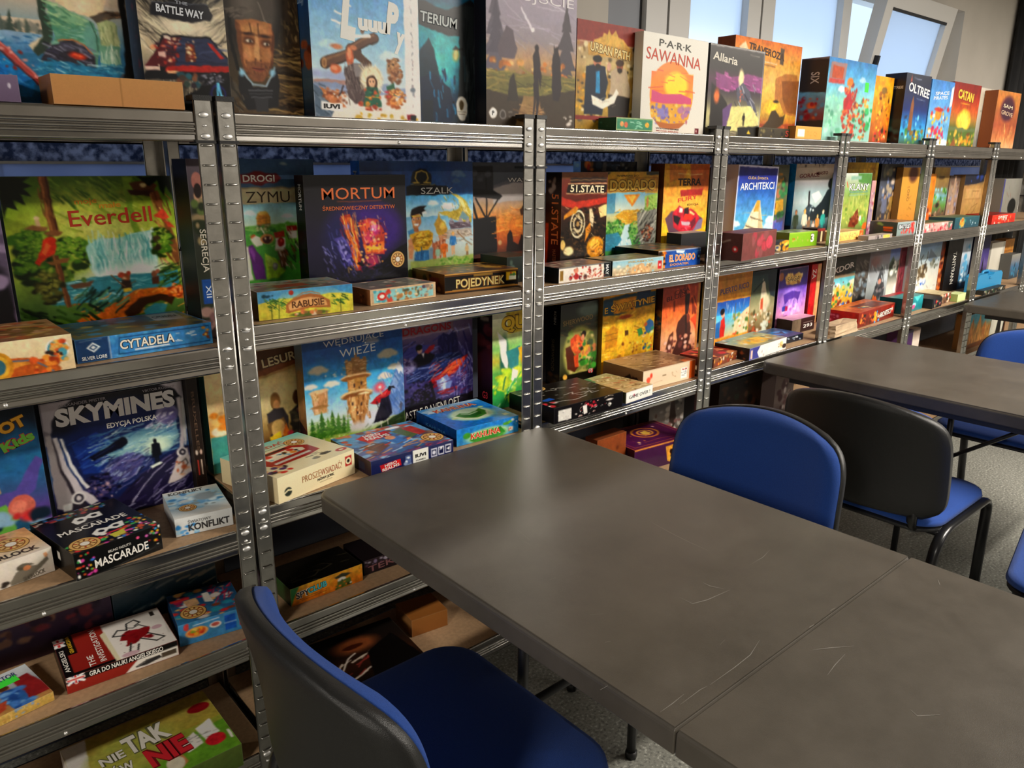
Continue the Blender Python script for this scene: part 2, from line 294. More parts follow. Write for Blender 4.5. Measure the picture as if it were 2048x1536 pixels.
# ---------------------------------------------------------------- printed boxes: the print is painted into vertex colours of fine face grids
def hexc(s):
    if len(s) == 3: s = ''.join(ch*2 for ch in s)
    return np.array([int(s[i:i+2], 16)/255 for i in (0, 2, 4)])
def lin(c): return np.where(c <= .04045, c/12.92, ((c+.055)/1.055)**2.4)
def vnoise(rng, ny, nx, cells):
    a = rng.random((cells+2, int(cells*nx/ny)+3)); y = np.linspace(0, cells, ny); x = np.linspace(0, a.shape[1]-2.001, nx)
    yi = y.astype(int); xi = x.astype(int); fy = (y-yi)[:, None]; fx = (x-xi)[None, :]; fy = fy*fy*(3-2*fy); fx = fx*fx*(3-2*fx)
    return (a[yi][:, xi]*(1-fy)*(1-fx)+a[yi+1][:, xi]*fy*(1-fx)+a[yi][:, xi+1]*(1-fy)*fx+a[yi+1][:, xi+1]*fy*fx)
class Painter:
    def __init__(s, W, H, cell, seed):
        s.W, s.H = W, H; s.nx = max(4, min(220, int(round(W/cell))+1)); s.ny = max(4, min(260, int(round(H/cell))+1))
        s.cell = max(W/(s.nx-1), H/(s.ny-1)); s.rng = np.random.default_rng(seed)
        s.X, s.Y = np.meshgrid(np.linspace(0, W, s.nx), np.linspace(0, H, s.ny)); s.c = np.ones((s.ny, s.nx, 3))*.5
        s.plain = False; s.texts = []; s.discs = []; s.notes = []
    def win(s, x0, y0, x1, y1):
        p = s.cell*2
        i0 = int(max(0, math.floor((x0-p)/s.W*(s.nx-1)))); i1 = int(min(s.nx, math.ceil((x1+p)/s.W*(s.nx-1))+1))
        j0 = int(max(0, math.floor((y0-p)/s.H*(s.ny-1)))); j1 = int(min(s.ny, math.ceil((y1+p)/s.H*(s.ny-1))+1))
        return slice(j0, max(j0, j1)), slice(i0, max(i0, i1))
    def blend(s, w, a, col):
        a = np.clip(a, 0, 1)[..., None]; s.c[w] = s.c[w]*(1-a)+hexc(col)*a if isinstance(col, str) else s.c[w]*(1-a)+col*a
    def ell(s, cx, cy, rx, ry, col, soft=0.0, op=1.0):
        w = s.win(cx-rx-soft, cy-ry-soft, cx+rx+soft, cy+ry+soft); X, Y = s.X[w], s.Y[w]
        if X.size == 0: return
        d = (np.sqrt(((X-cx)/rx)**2+((Y-cy)/ry)**2)-1)*min(rx, ry); s.blend(w, (.5-d/(s.cell+soft))*op if op == 1 else np.clip(.5-d/(s.cell+soft), 0, 1)*op, col)
    def poly(s, pts, col):
        xs = [p[0] for p in pts]; ys = [p[1] for p in pts]; w = s.win(min(xs), min(ys), max(xs), max(ys)); X, Y = s.X[w], s.Y[w]
        if X.size == 0: return
        ins = np.zeros(X.shape, bool); dm = np.full(X.shape, 1e9)
        for k in range(len(pts)):
            (ax, ay), (bx, by) = pts[k], pts[(k+1) % len(pts)]
            if ay != by:
                cr = ((ay > Y) != (by > Y)) & (X < (bx-ax)*(Y-ay)/(by-ay)+ax); ins ^= cr
            L = (bx-ax)**2+(by-ay)**2+1e-12; t = np.clip(((X-ax)*(bx-ax)+(Y-ay)*(by-ay))/L, 0, 1)
            dm = np.minimum(dm, np.hypot(X-ax-t*(bx-ax), Y-ay-t*(by-ay)))
        s.blend(w, .5+np.where(ins, dm, -dm)/s.cell, col)
    def line(s, pts, wd, col):
        for (ax, ay), (bx, by) in zip(pts, pts[1:]):
            w = s.win(min(ax, bx)-wd, min(ay, by)-wd, max(ax, bx)+wd, max(ay, by)+wd); X, Y = s.X[w], s.Y[w]
            if X.size == 0: continue
            L = (bx-ax)**2+(by-ay)**2+1e-12; t = np.clip(((X-ax)*(bx-ax)+(Y-ay)*(by-ay))/L, 0, 1)
            d = np.hypot(X-ax-t*(bx-ax), Y-ay-t*(by-ay)); s.blend(w, .5-(d-wd/2)/s.cell, col)
    def run(s, prog, vs=1.0):
        W, H, rng = s.W, s.H*vs, s.rng
        for op in prog.split(';'):
            a = op.split()
            if not a: continue
            k = a[0]; a = a[1:]
            if k in ('g', 'h'):
                st = np.array([hexc(x) for x in a]); t = np.clip(s.Y/H if k == 'g' else s.X/W, 0, 1)*(len(st)-1); i = np.clip(t.astype(int), 0, max(0, len(st)-2)); f = (t-i)[..., None]
                s.c = st[i]*(1-f)+st[np.minimum(i+1, len(st)-1)]*f
            elif k == 'e':
                v = [float(x) for x in a[:4]]; s.ell(v[0]*W, v[1]*H, v[2]*W, v[3]*H, a[4], float(a[5])*H if len(a) > 5 else 0, float(a[6]) if len(a) > 6 else 1)
            elif k == 'o':
                v = [float(x) for x in a[:3]]; s.ell(v[0]*W, v[1]*H, v[2]*H, v[2]*H, a[3], float(a[4])*H if len(a) > 4 else 0)
            elif k == 'r':
                v = [float(x) for x in a[:4]]; s.poly([(v[0]*W, v[1]*H), (v[2]*W, v[1]*H), (v[2]*W, v[3]*H), (v[0]*W, v[3]*H)], a[4])
            elif k == 'G':   # gradient rectangle
                v = [float(x) for x in a[:4]]; w = s.win(v[0]*W, v[1]*H, v[2]*W, v[3]*H); t = np.clip((s.Y[w]/H-v[1])/(v[3]-v[1]), 0, 1)[..., None]
                s.c[w] = hexc(a[4])*(1-t)+hexc(a[5])*t
            elif k == 'p':
                q = [float(x) for x in a[1:]]; s.poly([(q[i]*W, q[i+1]*H) for i in range(0, len(q), 2)], a[0])
            elif k == 'l':
                q = [float(x) for x in a[2:]]; s.line([(q[i]*W, q[i+1]*H) for i in range(0, len(q), 2)], float(a[1])*H, a[0])
            elif k == 's':   # blobs: x0 y0 x1 y1 n size colours
                x0, y0, x1, y1 = [float(x) for x in a[:4]]; cs = a[6:]
                for _ in range(int(a[4])):
                    r = float(a[5])*H*(.5+rng.random()); s.ell((x0+(x1-x0)*rng.random())*W, (y0+(y1-y0)*rng.random())*H, r*(.6+.8*rng.random()), r*(.5+.6*rng.random()), cs[rng.integers(len(cs))], r*.25)
            elif k == 'y':   # foliage clump: x0 y0 x1 y1 n size dark mid light
                x0, y0, x1, y1 = [float(x) for x in a[:4]]; n = int(a[4]); sz = float(a[5])*H
                for lv, cl in enumerate(a[6:]):
                    for _ in range(n):
                        q = rng.random()*2*math.pi; rr_ = math.sqrt(rng.random())*(1-.12*lv); px = ((x0+x1)/2+(x1-x0)/2*rr_*math.cos(q))*W; py = ((y0+y1)/2+(y1-y0)/2*rr_*math.sin(q))*H-lv*sz*.55
                        r = sz*(1-.28*lv)*(.6+.7*rng.random()); s.ell(px, py, r, r*.62, cl, r*.2)
            elif k == 'k':   # strokes: x0 y0 x1 y1 n len width angle colours
                x0, y0, x1, y1 = [float(x) for x in a[:4]]; cs = a[8:]; L = float(a[5])*H; wd = float(a[6])*H; an = math.radians(float(a[7]))
                for _ in range(int(a[4])):
                    x = (x0+(x1-x0)*rng.random())*W; y = (y0+(y1-y0)*rng.random())*H; q = an+rng.normal()*.18; l = L*(.4+.8*rng.random())
                    s.line([(x-math.cos(q)*l/2, y-math.sin(q)*l/2), (x+math.cos(q)*l/2, y+math.sin(q)*l/2)], wd*(.5+rng.random()), cs[rng.integers(len(cs))])
            elif k == 'f':   # standing figure: x y(feet) h skin cloth legs hair
                x, y, h = float(a[0])*W, float(a[1])*H, float(a[2])*H; sk, cl, lg, ha = a[3:7]
                s.poly([(x-.10*h, y-.48*h), (x+.10*h, y-.48*h), (x+.09*h, y), (x+.02*h, y), (x, y-.40*h), (x-.02*h, y), (x-.09*h, y)], lg)
                s.poly([(x-.17*h, y-.80*h), (x-.05*h, y-.85*h), (x+.05*h, y-.85*h), (x+.17*h, y-.80*h), (x+.20*h, y-.48*h), (x+.14*h, y-.46*h), (x+.11*h, y-.66*h), (x+.11*h, y-.42*h), (x-.11*h, y-.42*h), (x-.11*h, y-.66*h), (x-.14*h, y-.46*h), (x-.20*h, y-.48*h)], cl)
                s.ell(x, y-.93*h, .075*h, .085*h, ha); s.ell(x+.005*h, y-.905*h, .055*h, .07*h, sk)
            elif k == 'd':   # conifer: x y(base) h col
                x, y, h = float(a[0])*W, float(a[1])*H, float(a[2])*H
                for q in range(4): yy = y-h*(.08+.22*q); ww = h*(.24-.05*q); s.poly([(x-ww, yy), (x+ww, yy), (x, yy-h*.34)], a[3])
            elif k == 'm':   # jagged hills: col base amp n
                b, am, n = float(a[1]), float(a[2]), int(a[3]); pts = [(0, H)]
                for i in range(n+1): pts.append((i/n*W, (b-am*rng.random())*H))
                s.poly(pts+[(W, H)], a[0])
            elif k == 'c':   # cloud: x y r col
                x, y, r = float(a[0])*W, float(a[1])*H, float(a[2])*H
                for dx, dy, q in ((-1, .1, .55), (-.4, -.2, .7), (.3, -.1, .8), (1, .15, .5), (0, .2, .7)): s.ell(x+dx*r, y+dy*r, q*r, q*r*.6, a[3], r*.15)
            elif k == 'w':   # window frame border: thickness col
                t = float(a[0])*H
                s.poly([(0, 0), (W, 0), (W, t), (0, t)], a[1]); s.poly([(0, H-t), (W, H-t), (W, H), (0, H)], a[1]); s.poly([(0, 0), (t, 0), (t, H), (0, H)], a[1]); s.poly([(W-t, 0), (W, 0), (W, H), (W-t, H)], a[1])
            elif k == 'n':
                am = float(a[0]); sc = int(a[1]) if len(a) > 1 else 8
                nz = (vnoise(rng, s.ny, s.nx, sc)+.5*vnoise(rng, s.ny, s.nx, sc*2)+.25*vnoise(rng, s.ny, s.nx, sc*4))/1.75-.5; s.c = np.clip(s.c*(1+nz[..., None]*2*am), 0, 1)
            elif k == 'z': s.plain = True
            elif k == 't': s.texts.append(a)
            elif k == 'b': s.discs.append([float(x) for x in a[:3]])
            elif k == 'q': s.notes.append(a)
        H = s.H
        # painterly finish: wobble the shapes a little, break flat tints into brush-like patches
        def warp(amp, cells):
            dx = (vnoise(rng, s.ny, s.nx, cells)-.5)*2*amp; dy = (vnoise(rng, s.ny, s.nx, cells)-.5)*2*amp
            j = np.clip(np.arange(s.ny)[:, None]+dy*(s.ny-1), 0, s.ny-1.001); i = np.clip(np.arange(s.nx)[None, :]+dx*(s.ny-1), 0, s.nx-1.001)
            j0 = j.astype(int); i0 = i.astype(int); fj = (j-j0)[..., None]; fi = (i-i0)[..., None]; c = s.c; j1 = np.minimum(j0+1, s.ny-1); i1 = np.minimum(i0+1, s.nx-1)
            s.c = c[j0, i0]*(1-fj)*(1-fi)+c[j1, i0]*fj*(1-fi)+c[j0, i1]*(1-fj)*fi+c[j1, i1]*fj*fi
        if s.ny > 24 and s.nx > 24 and not s.plain:
            warp(.005, 14); warp(.0035, max(20, s.ny//5))
        sat = s.c.max(-1)-s.c.min(-1); am = np.clip(.08+1.1*sat, 0, 1)*(.12 if s.plain else 1)
        nz = .34*(vnoise(rng, s.ny, s.nx, max(6, s.ny//4))-.5)+.30*(vnoise(rng, s.ny, s.nx, max(5, s.ny//9))-.5)+.22*(vnoise(rng, s.ny, s.nx, max(8, s.ny//2))-.5)
        hue = np.stack([vnoise(rng, s.ny, s.nx, max(6, s.ny//7)) for _ in range(3)], -1)-.5
        s.c = np.clip(s.c*(1+(nz*am)[..., None]*.62+hue*(am*.10)[..., None]), 0, 1)
        s.c = np.clip((s.c-.5)*1.14+.49, 0, 1)
        e = np.minimum(np.minimum(s.X, W-s.X), np.minimum(s.Y, H-s.Y)); m = np.clip(1-e/(s.cell*.9), 0, 1)[..., None]*.18; s.c = s.c*(1-m)+.62*m  # paler rim on each face: edge highlight and wear painted in
        return s
def text_mesh(body, h, maxw, off):
    cu = bpy.data.curves.new('lettering', 'FONT'); cu.body = body; cu.resolution_u = 3; cu.offset = off; cu.size = 1; cu.fill_mode = 'FRONT'
    o = bpy.data.objects.new('lettering', cu); me = bpy.data.meshes.new_from_object(o); bpy.data.objects.remove(o); bpy.data.curves.remove(cu)
    n = len(me.vertices)
    if n == 0: return None
    v = np.zeros(n*3); me.vertices.foreach_get('co', v); v = v.reshape(-1, 3)[:, :2]
    fs = [tuple(p.vertices) for p in me.polygons]; bpy.data.meshes.remove(me)
    w = v[:, 0].max()-v[:, 0].min(); cap = .70
    v[:, 0] -= (v[:, 0].max()+v[:, 0].min())/2; v[:, 1] -= cap/2
    sy = h/cap; sx = sy
    if maxw: sx = maxw/w
    return v*np.array([sx, sy]), fs
GAIN = 1.06
class Box:
    """local frame: x right, y back, z up; front face at y=0"""
    FACES = {'F': lambda u, v, w, d, h: (u, np.zeros_like(u), h-v), 'L': lambda u, v, w, d, h: (np.zeros_like(u), d-u, h-v), 'T': lambda u, v, w, d, h: (u, d-v, np.full_like(u, h)), 'R': lambda u, v, w, d, h: (np.full_like(u, w), u, h-v)}
    NORM = {'F': (0, -1, 0), 'L': (-1, 0, 0), 'T': (0, 0, 1), 'R': (1, 0, 0)}
def col_attr(me, cols):
    at = me.color_attributes.new('Col', 'FLOAT_COLOR', 'POINT'); c = np.ones((len(cols), 4)); c[:, :3] = lin(np.clip(np.asarray(cols)*GAIN, 0, 1)); at.data.foreach_set('color', c.ravel())
SEED = [0]
def game_box(label, cat, group, loc, yaw, w, d, h, base, faces, name='board_game_box', mat=None, lean=0.0, roll=0.0, vs=1.0):
    SEED[0] += 1; mat = mat or CARD
    loc = Vector(loc)+Vector((0, 0, .0012+w*abs(math.sin(math.radians(roll))))); dist = (loc-CAM).length; cell = max(.00100*dist, .0012)
    V = []; C = []; Q = []; n0 = 0; letter = []; discs = []; notes = []
    size = {'F': (w, h), 'L': (d, h), 'T': (w, d), 'R': (d, h)}
    for k in 'FLTR':
        fn = Box.FACES[k]; fw, fh = size[k]
        if k in faces:
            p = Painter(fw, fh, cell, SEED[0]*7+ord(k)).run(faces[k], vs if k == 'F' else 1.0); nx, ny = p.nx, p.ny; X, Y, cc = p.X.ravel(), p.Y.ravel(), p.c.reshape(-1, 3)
            for t in p.texts: letter.append((k, t))
            for t in p.discs: discs.append((k, t))
            for t in p.notes: notes.append((k, t))
        else:
            nx = ny = 2; X = np.array([0, fw, 0, fw]); Y = np.array([0, 0, fh, fh]); cc = np.tile(hexc(base), (4, 1))
        V.append(np.stack(fn(X, Y, w, d, h), -1)); C.append(cc)
        i = np.arange((ny-1)*(nx-1)); r, c_ = i//(nx-1), i % (nx-1); a = n0+r*nx+c_
        Q.append(np.stack([a, a+nx, a+nx+1, a+1], -1)); n0 += nx*ny
    for pts in ([(0, d, 0), (0, d, h), (w, d, h), (w, d, 0)], [(0, 0, 0), (0, d, 0), (w, d, 0), (w, 0, 0)]):
        V.append(np.array(pts, float)); C.append(np.tile(hexc(base), (4, 1))); Q.append(np.array([[n0, n0+1, n0+2, n0+3]])); n0 += 4
    V = np.concatenate(V); C = np.concatenate(C); Q = np.concatenate(Q)
    me = bpy.data.meshes.new(name); me.vertices.add(len(V)); me.vertices.foreach_set('co', V.ravel())
    me.loops.add(len(Q)*4); me.polygons.add(len(Q)); me.loops.foreach_set('vertex_index', Q.ravel().astype(np.int32))
    me.polygons.foreach_set('loop_start', np.arange(0, len(Q)*4, 4, dtype=np.int32)); me.update(calc_edges=True); col_attr(me, C); me.materials.append(mat)
    many = bool(letter or discs or notes)
    if many:
        root = empty(name, loc, yaw); body = link('carton', me, None, root)
    else:
        root = link(name, me); root.location = loc
    root.rotation_euler = (math.radians(lean), math.radians(roll), yaw)
    tag(root, label, cat, group)
    def place(k, P2, off):   # face metres (x right, y down) -> local
        x, y = P2[:, 0], P2[:, 1]; q = np.stack(Box.FACES[k](x, y, w, d, h), -1); return q+np.array(Box.NORM[k])*off
    def flat(nm, parts, k):
        vv = []; ff = []; cc = []; n = 0
        for (pts, fs, col, off) in parts:
            vv.append(place(k, pts, off)); ff += [tuple(i+n for i in q) for q in fs]; cc.append(np.tile(hexc(col) if isinstance(col, str) else col, (len(pts), 1))); n += len(pts)
        m2 = mesh(nm, [tuple(x) for x in np.concatenate(vv)], ff); col_attr(m2, np.concatenate(cc)); m2.materials.append(CARD); return link(nm, m2, None, root)
    seen = {}
    for k, a in letter:
        fw, fh = size[k]; body = a[0].replace('_', ' '); q = vs if k == 'F' else 1.0; cx, cy, hh = float(a[1])*fw, float(a[2])*fh*q, float(a[3])*fh*q; col = a[4]
        mw = float(a[5])*fw if len(a) > 5 and float(a[5]) > 0 else None; rot = math.radians(float(a[6])) if len(a) > 6 else 0; out = a[7] if len(a) > 7 and a[7] != '-' else None; bold = float(a[8]) if len(a) > 8 else .012
        if rot and abs(abs(rot)-math.pi/2) < .1: mw = float(a[5])*fh; hh = float(a[3])*fw
        parts = []
        for (cl, of, z) in ([(out, bold+.05, .0004)] if out else [])+[(col, bold, .0007)]:
            tm = text_mesh(body, hh, mw, of)
            if tm is None: continue
            v, fs = tm; P2 = np.stack([cx+v[:, 0]*math.cos(rot)-(-v[:, 1])*math.sin(rot), cy+v[:, 0]*math.sin(rot)+(-v[:, 1])*math.cos(rot)], -1); parts.append((P2, fs, cl, z))
        if parts: flat('title_lettering' if not seen.get(k) else 'small_lettering', parts, k); seen[k] = 1
    for k, (cx, cy, r) in discs:
        fw, fh = size[k]; q = vs if k == 'F' else 1.0; cx *= fw; cy *= fh*q; parts = []; r *= fh*q
        for j, (q, cl) in enumerate(((1, '6a4a26'), (.95, 'd8ab62'), (.78, '8a5a2a'), (.70, 'e0b872'), (.42, '9a6a34'), (.30, 'ece6d8'))):
            pts = np.array([(cx, cy)]+[(cx+r*q*math.cos(t*math.pi/14), cy+r*q*math.sin(t*math.pi/14)) for t in range(28)]); parts.append((pts, [(0, i+1, (i+1) % 28+1) for i in range(28)], cl, .0005+.00012*j))
        for t in range(10):
            an = t*math.pi/5; e = np.array([math.cos(an), math.sin(an)]); o_ = np.array([-e[1], e[0]]); c0 = np.array([cx, cy])
            parts.append((np.array([c0+e*r*.45-o_*r*.05, c0+e*r*.68-o_*r*.07, c0+e*r*.68+o_*r*.07, c0+e*r*.45+o_*r*.05]), [(0, 1, 2, 3)], 'b03a22' if t % 3 == 0 else '7a4a22', .0013))
        o = flat('round_sticker', parts, k)
    for k, a in notes:   # q x0 y0 x1 y1 col tilt name
        fw, fh = size[k]; x0, y0, x1, y1 = [float(x) for x in a[:4]]; cxm, cym = (x0+x1)/2*fw, (y0+y1)/2*fh; t = math.radians(float(a[5])) if len(a) > 5 else 0
        pts = []
        for dx, dy in ((-1, -1), (1, -1), (1, 1), (-1, 1)):
            px, py = dx*(x1-x0)/2*fw, dy*(y1-y0)/2*fh; pts.append((cxm+px*math.cos(t)-py*math.sin(t), cym+px*math.sin(t)+py*math.cos(t)))
        flat(a[6] if len(a) > 6 else 'sticker', [(np.array(pts), [(0, 1, 2, 3)], a[4], .0006)], k)
    return root
ART = {}
def A(key, label, base, cat='board game', mat=None, name='board_game_box', group='board games on the shelves', lean=0, roll=0, vs=1.0, **faces):
    ART[key] = dict(label=label, base=base, cat=cat, mat=mat, faces=faces, name=name, group=group, lean=lean, roll=roll, vs=vs)
def place_all(G):
    for k, a in ART.items():
        g = G[k]
        if g[0] == 's':
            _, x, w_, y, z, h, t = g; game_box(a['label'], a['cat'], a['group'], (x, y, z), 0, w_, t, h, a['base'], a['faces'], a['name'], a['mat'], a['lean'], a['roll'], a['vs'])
        else:
            _, x, y, w_, yaw, z, h, d = g; game_box(a['label'], a['cat'], a['group'], (x, y, z), math.radians(yaw), w_, d, h, a['base'], a['faces'], a['name'], a['mat'])
# ---------------------------------------------------------------- tables
def rounded_slab(x0, y0, x1, y1, z0, z1, corners, r=.05, e=.010, n=8):
    """slab with rounded plan corners (list of 4 radii flags: (x0y0,x1y0,x1y1,x0y1)) and rounded top edge"""
    C = [(x0, y0, math.pi, corners[0]), (x1, y0, 1.5*math.pi, corners[1]), (x1, y1, 0, corners[2]), (x0, y1, .5*math.pi, corners[3])]
    def ring(ins):
        pts = []
        for (x, y, a0, on) in C:
            rr = r if on else .003
            cx = x+rr if x == x0 else x-rr; cy = y+rr if y == y0 else y-rr
            for k in range(n+1):
                a = a0+k/n*math.pi/2; pts.append((cx+(rr-ins if rr > ins else 0)*math.cos(a)-(0 if rr > ins else 0), cy+(rr-ins if rr > ins else 0)*math.sin(a)))
        return pts
    prof = [(.004, z0), (0, z0+.004)]+[(e*(1-math.cos(t)), z1-e+e*math.sin(t)) for t in (0, .4, .8, 1.2, math.pi/2)]
    v = []; f = []; m = 4*(n+1)
    for ins, z in prof: v += [(a, b, z) for a, b in ring(ins)]
    for i in range(len(prof)-1):
        for k in range(m): f.append((i*m+k, i*m+(k+1) % m, (i+1)*m+(k+1) % m, (i+1)*m+k))
    f.append(tuple(range(m-1, -1, -1))); f.append(tuple((len(prof)-1)*m+k for k in range(m)))
    me = mesh('table_top_half', v, f); return me
def make_table(label, x0, x1, ye, half, z=.755, marks=()):
    """folding table: the end at y=ye faces the shelves"""
    xc = (x0+x1)/2; wd = x1-x0
    t = tag(empty('folding_table', (xc, ye-half, 0)), label, 'table', 'dark folding tables')
    a = link('table_top_half', rounded_slab(-wd/2, .0008, wd/2, half, z-.048, z, (0, 0, 1, 1)), TABLEM, t)
    b = link('table_top_half', rounded_slab(-wd/2, -half, wd/2, -.0008, z-.048, z, (1, 1, 0, 0)), TABLEM, t)
    if marks:
        for h_, mk_ in ((a, [m for m in marks if m[0][1] > ye-half]), (b, [m for m in marks if m[0][1] <= ye-half])):
            v = []; f = []
            for m in mk_:
                pts = [Vector((q[0]-xc, q[1]-(ye-half), z+.0004)) for q in m[:-1]]; wd_ = m[-1]*1.3
                for i, q in enumerate(pts):
                    tt = (pts[min(i+1, len(pts)-1)]-pts[max(i-1, 0)]).normalized(); nn = Vector((-tt.y, tt.x, 0))*wd_*(.25 if i in (0, len(pts)-1) else 1)
                    v += [tuple(q-nn), tuple(q+nn)]
                    if i: k_ = len(v)-4; f.append((k_, k_+2, k_+3, k_+1))
            if f: link('scratches', mesh('scratches', v, f), SCUFF, h_)
    for s in (-1, 1):
        yy = s*(half-.56); pts = []
        for sx in (-1, 1):
            v, f = tube([(sx*(wd/2-.20), yy, z-.05), (sx*(wd/2-.19), yy, .012)], .0125, 8)
            lg = link('leg', mesh('leg', v, f, True), STEEL_DARK, t)
            v, f = tube([(sx*(wd/2-.19), yy, .02), (sx*(wd/2-.19), yy, .001)], .016, 8); link('foot_cap', mesh('foot_cap', v, f, True), BLACKP, lg)
        v, f = tube([(-(wd/2-.195), yy, .36), (wd/2-.195, yy, .36)], .010, 8); link('leg_crossbar', mesh('leg_crossbar', v, f, True), STEEL_DARK, t)
        v, f = tube([(0, yy, .36), (0, yy-s*.45, z-.06)], .008, 6); link('leg_brace', mesh('leg_brace', v, f, True), STEEL_DARK, t)
    for sx in (-1, 1):
        link('side_rail', boxes('side_rail', [(sx*(wd/2-.05)-.01, -half+.12, z-.075, sx*(wd/2-.05)+.01, half-.12, z-.048)]), STEEL_DARK, t)
    return t
MARKS = [((0.643, -0.683), (0.633, -0.746), (0.628, -0.803), (0.627, -0.852), 0.0006), ((0.156, -1.1), (0.185, -1.1), (0.216, -1.098), 0.0006), ((0.264, -1.111), (0.331, -1.111), (0.379, -1.109), (0.428, -1.096), 0.0005), ((0.192, -1.109), (0.243, -1.108), (0.259, -1.11), 0.0005), ((0.434, -0.925), (0.434, -0.953), (0.466, -0.963), (0.528, -0.97), 0.0008), ((0.511, -0.92), (0.511, -0.937), (0.522, -0.961), 0.0009), ((0.47, -1.169), (0.497, -1.185), (0.533, -1.209), 0.0007), ((0.426, -1.218), (0.46, -1.213), (0.5, -1.21), 0.0005), ((0.442, -1.339), (0.436, -1.351), (0.464, -1.372), 0.0006), ((0.868, -1.213), (0.851, -1.223), 0.0015), ((0.728, -0.933), (0.688, -0.941), (0.641, -0.941), 0.0005), ((0.223, -0.929), (0.233, -0.934), 0.001), ((0.387, -0.519), (0.376, -0.572), 0.0006), ((0.497, -0.132), (0.518, -0.126), 0.001), ((0.49, -0.258), (0.507, -0.261), 0.0012), ((0.361, -0.565), (0.362, -0.591), 0.0008), ((0.126, -1.008), (0.142, -1.009), 0.0008), ((0.604, -1.13), (0.62, -1.131), 0.0016), ((0.526, -1.132), (0.54, -1.133), 0.002), ((0.264, -0.855), (0.284, -0.868), 0.0006), ((0.294, -0.721), (0.309, -0.722), 0.0006), ((0.365, -1.06), (0.383, -1.057), 0.0006), ((0.043, -1.174), (0.066, -1.171), 0.0006)]
make_table('large dark brown folding table nearest the camera with a seam across it', .145, .925, -.032, 1.105, marks=MARKS)
make_table('second dark folding table with the black-backed chair pushed in beside it', 2.165, 2.955, -.012, 1.10)
make_table('farthest dark folding table, small at the right edge of the photo', 4.30, 5.10, -.02, 1.10)
# ---------------------------------------------------------------- chairs
def curved_pad(w, z0, z1, x_of, th, r, nx=24, nz=30, round_bottom=True):
    """upright pad in (y,z) with rounded corners; x_of(y,z) gives the rear surface, th thickness toward +x (pillowed)"""
    rows = []
    zc = z0+(z1-z0)*.46; ht = z1-zc; hb = zc-z0
    for j in range(nz+1):
        z = z0+(z1-z0)*j/nz
        q = (z-zc)/ht if z > zc else (zc-z)/hb; n_ = 4.3 if z > zc else 7.0   # superellipse outline, fuller at the bottom
        hw = w/2*max(.02, 1-min(1, q)**n_)**(1/n_)*(1-.03*(z-z0)/(z1-z0)) if q < 1 else w/2*(.55 if z > zc else .80)
        hw = max(hw, w/2*(.55 if z > zc else .80))
        rows.append([(hw*(-1+2*i/nx), z-(.018*(-1+2*i/nx)**2*(j/nz) if z > zc else 0)) for i in range(nx+1)])
    def grid(off):
        v = []
        for j, row in enumerate(rows):
            for i, (y, z) in enumerate(row):
                e = min(1, min(i, nx-i)/3.0, min(j, nz-j)/4.0); e = math.sqrt(max(0, 1-(1-e)**2))
                v.append((x_of(y, z)+off(e), y, z))
        return v
    return grid, nx, nz
def pad_mesh(name, grid, nx, nz, o0, o1):
    a = grid(o0); b = grid(o1); n = len(a); f = []
    idx = lambda i, j: j*(nx+1)+i
    for j in range(nz):
        for i in range(nx):
            f.append((idx(i, j), idx(i, j+1), idx(i+1, j+1), idx(i+1, j)))
            f.append((n+idx(i, j), n+idx(i+1, j), n+idx(i+1, j+1), n+idx(i, j+1)))
    ring = [idx(i, 0) for i in range(nx+1)]+[idx(nx, j) for j in range(1, nz+1)]+[idx(i, nz) for i in range(nx-1, -1, -1)]+[idx(0, j) for j in range(nz-1, 0, -1)]
    for k in range(len(ring)):
        p, q = ring[k], ring[(k+1) % len(ring)]; f.append((p, q, n+q, n+p))
    return mesh(name, a+b, f, True)
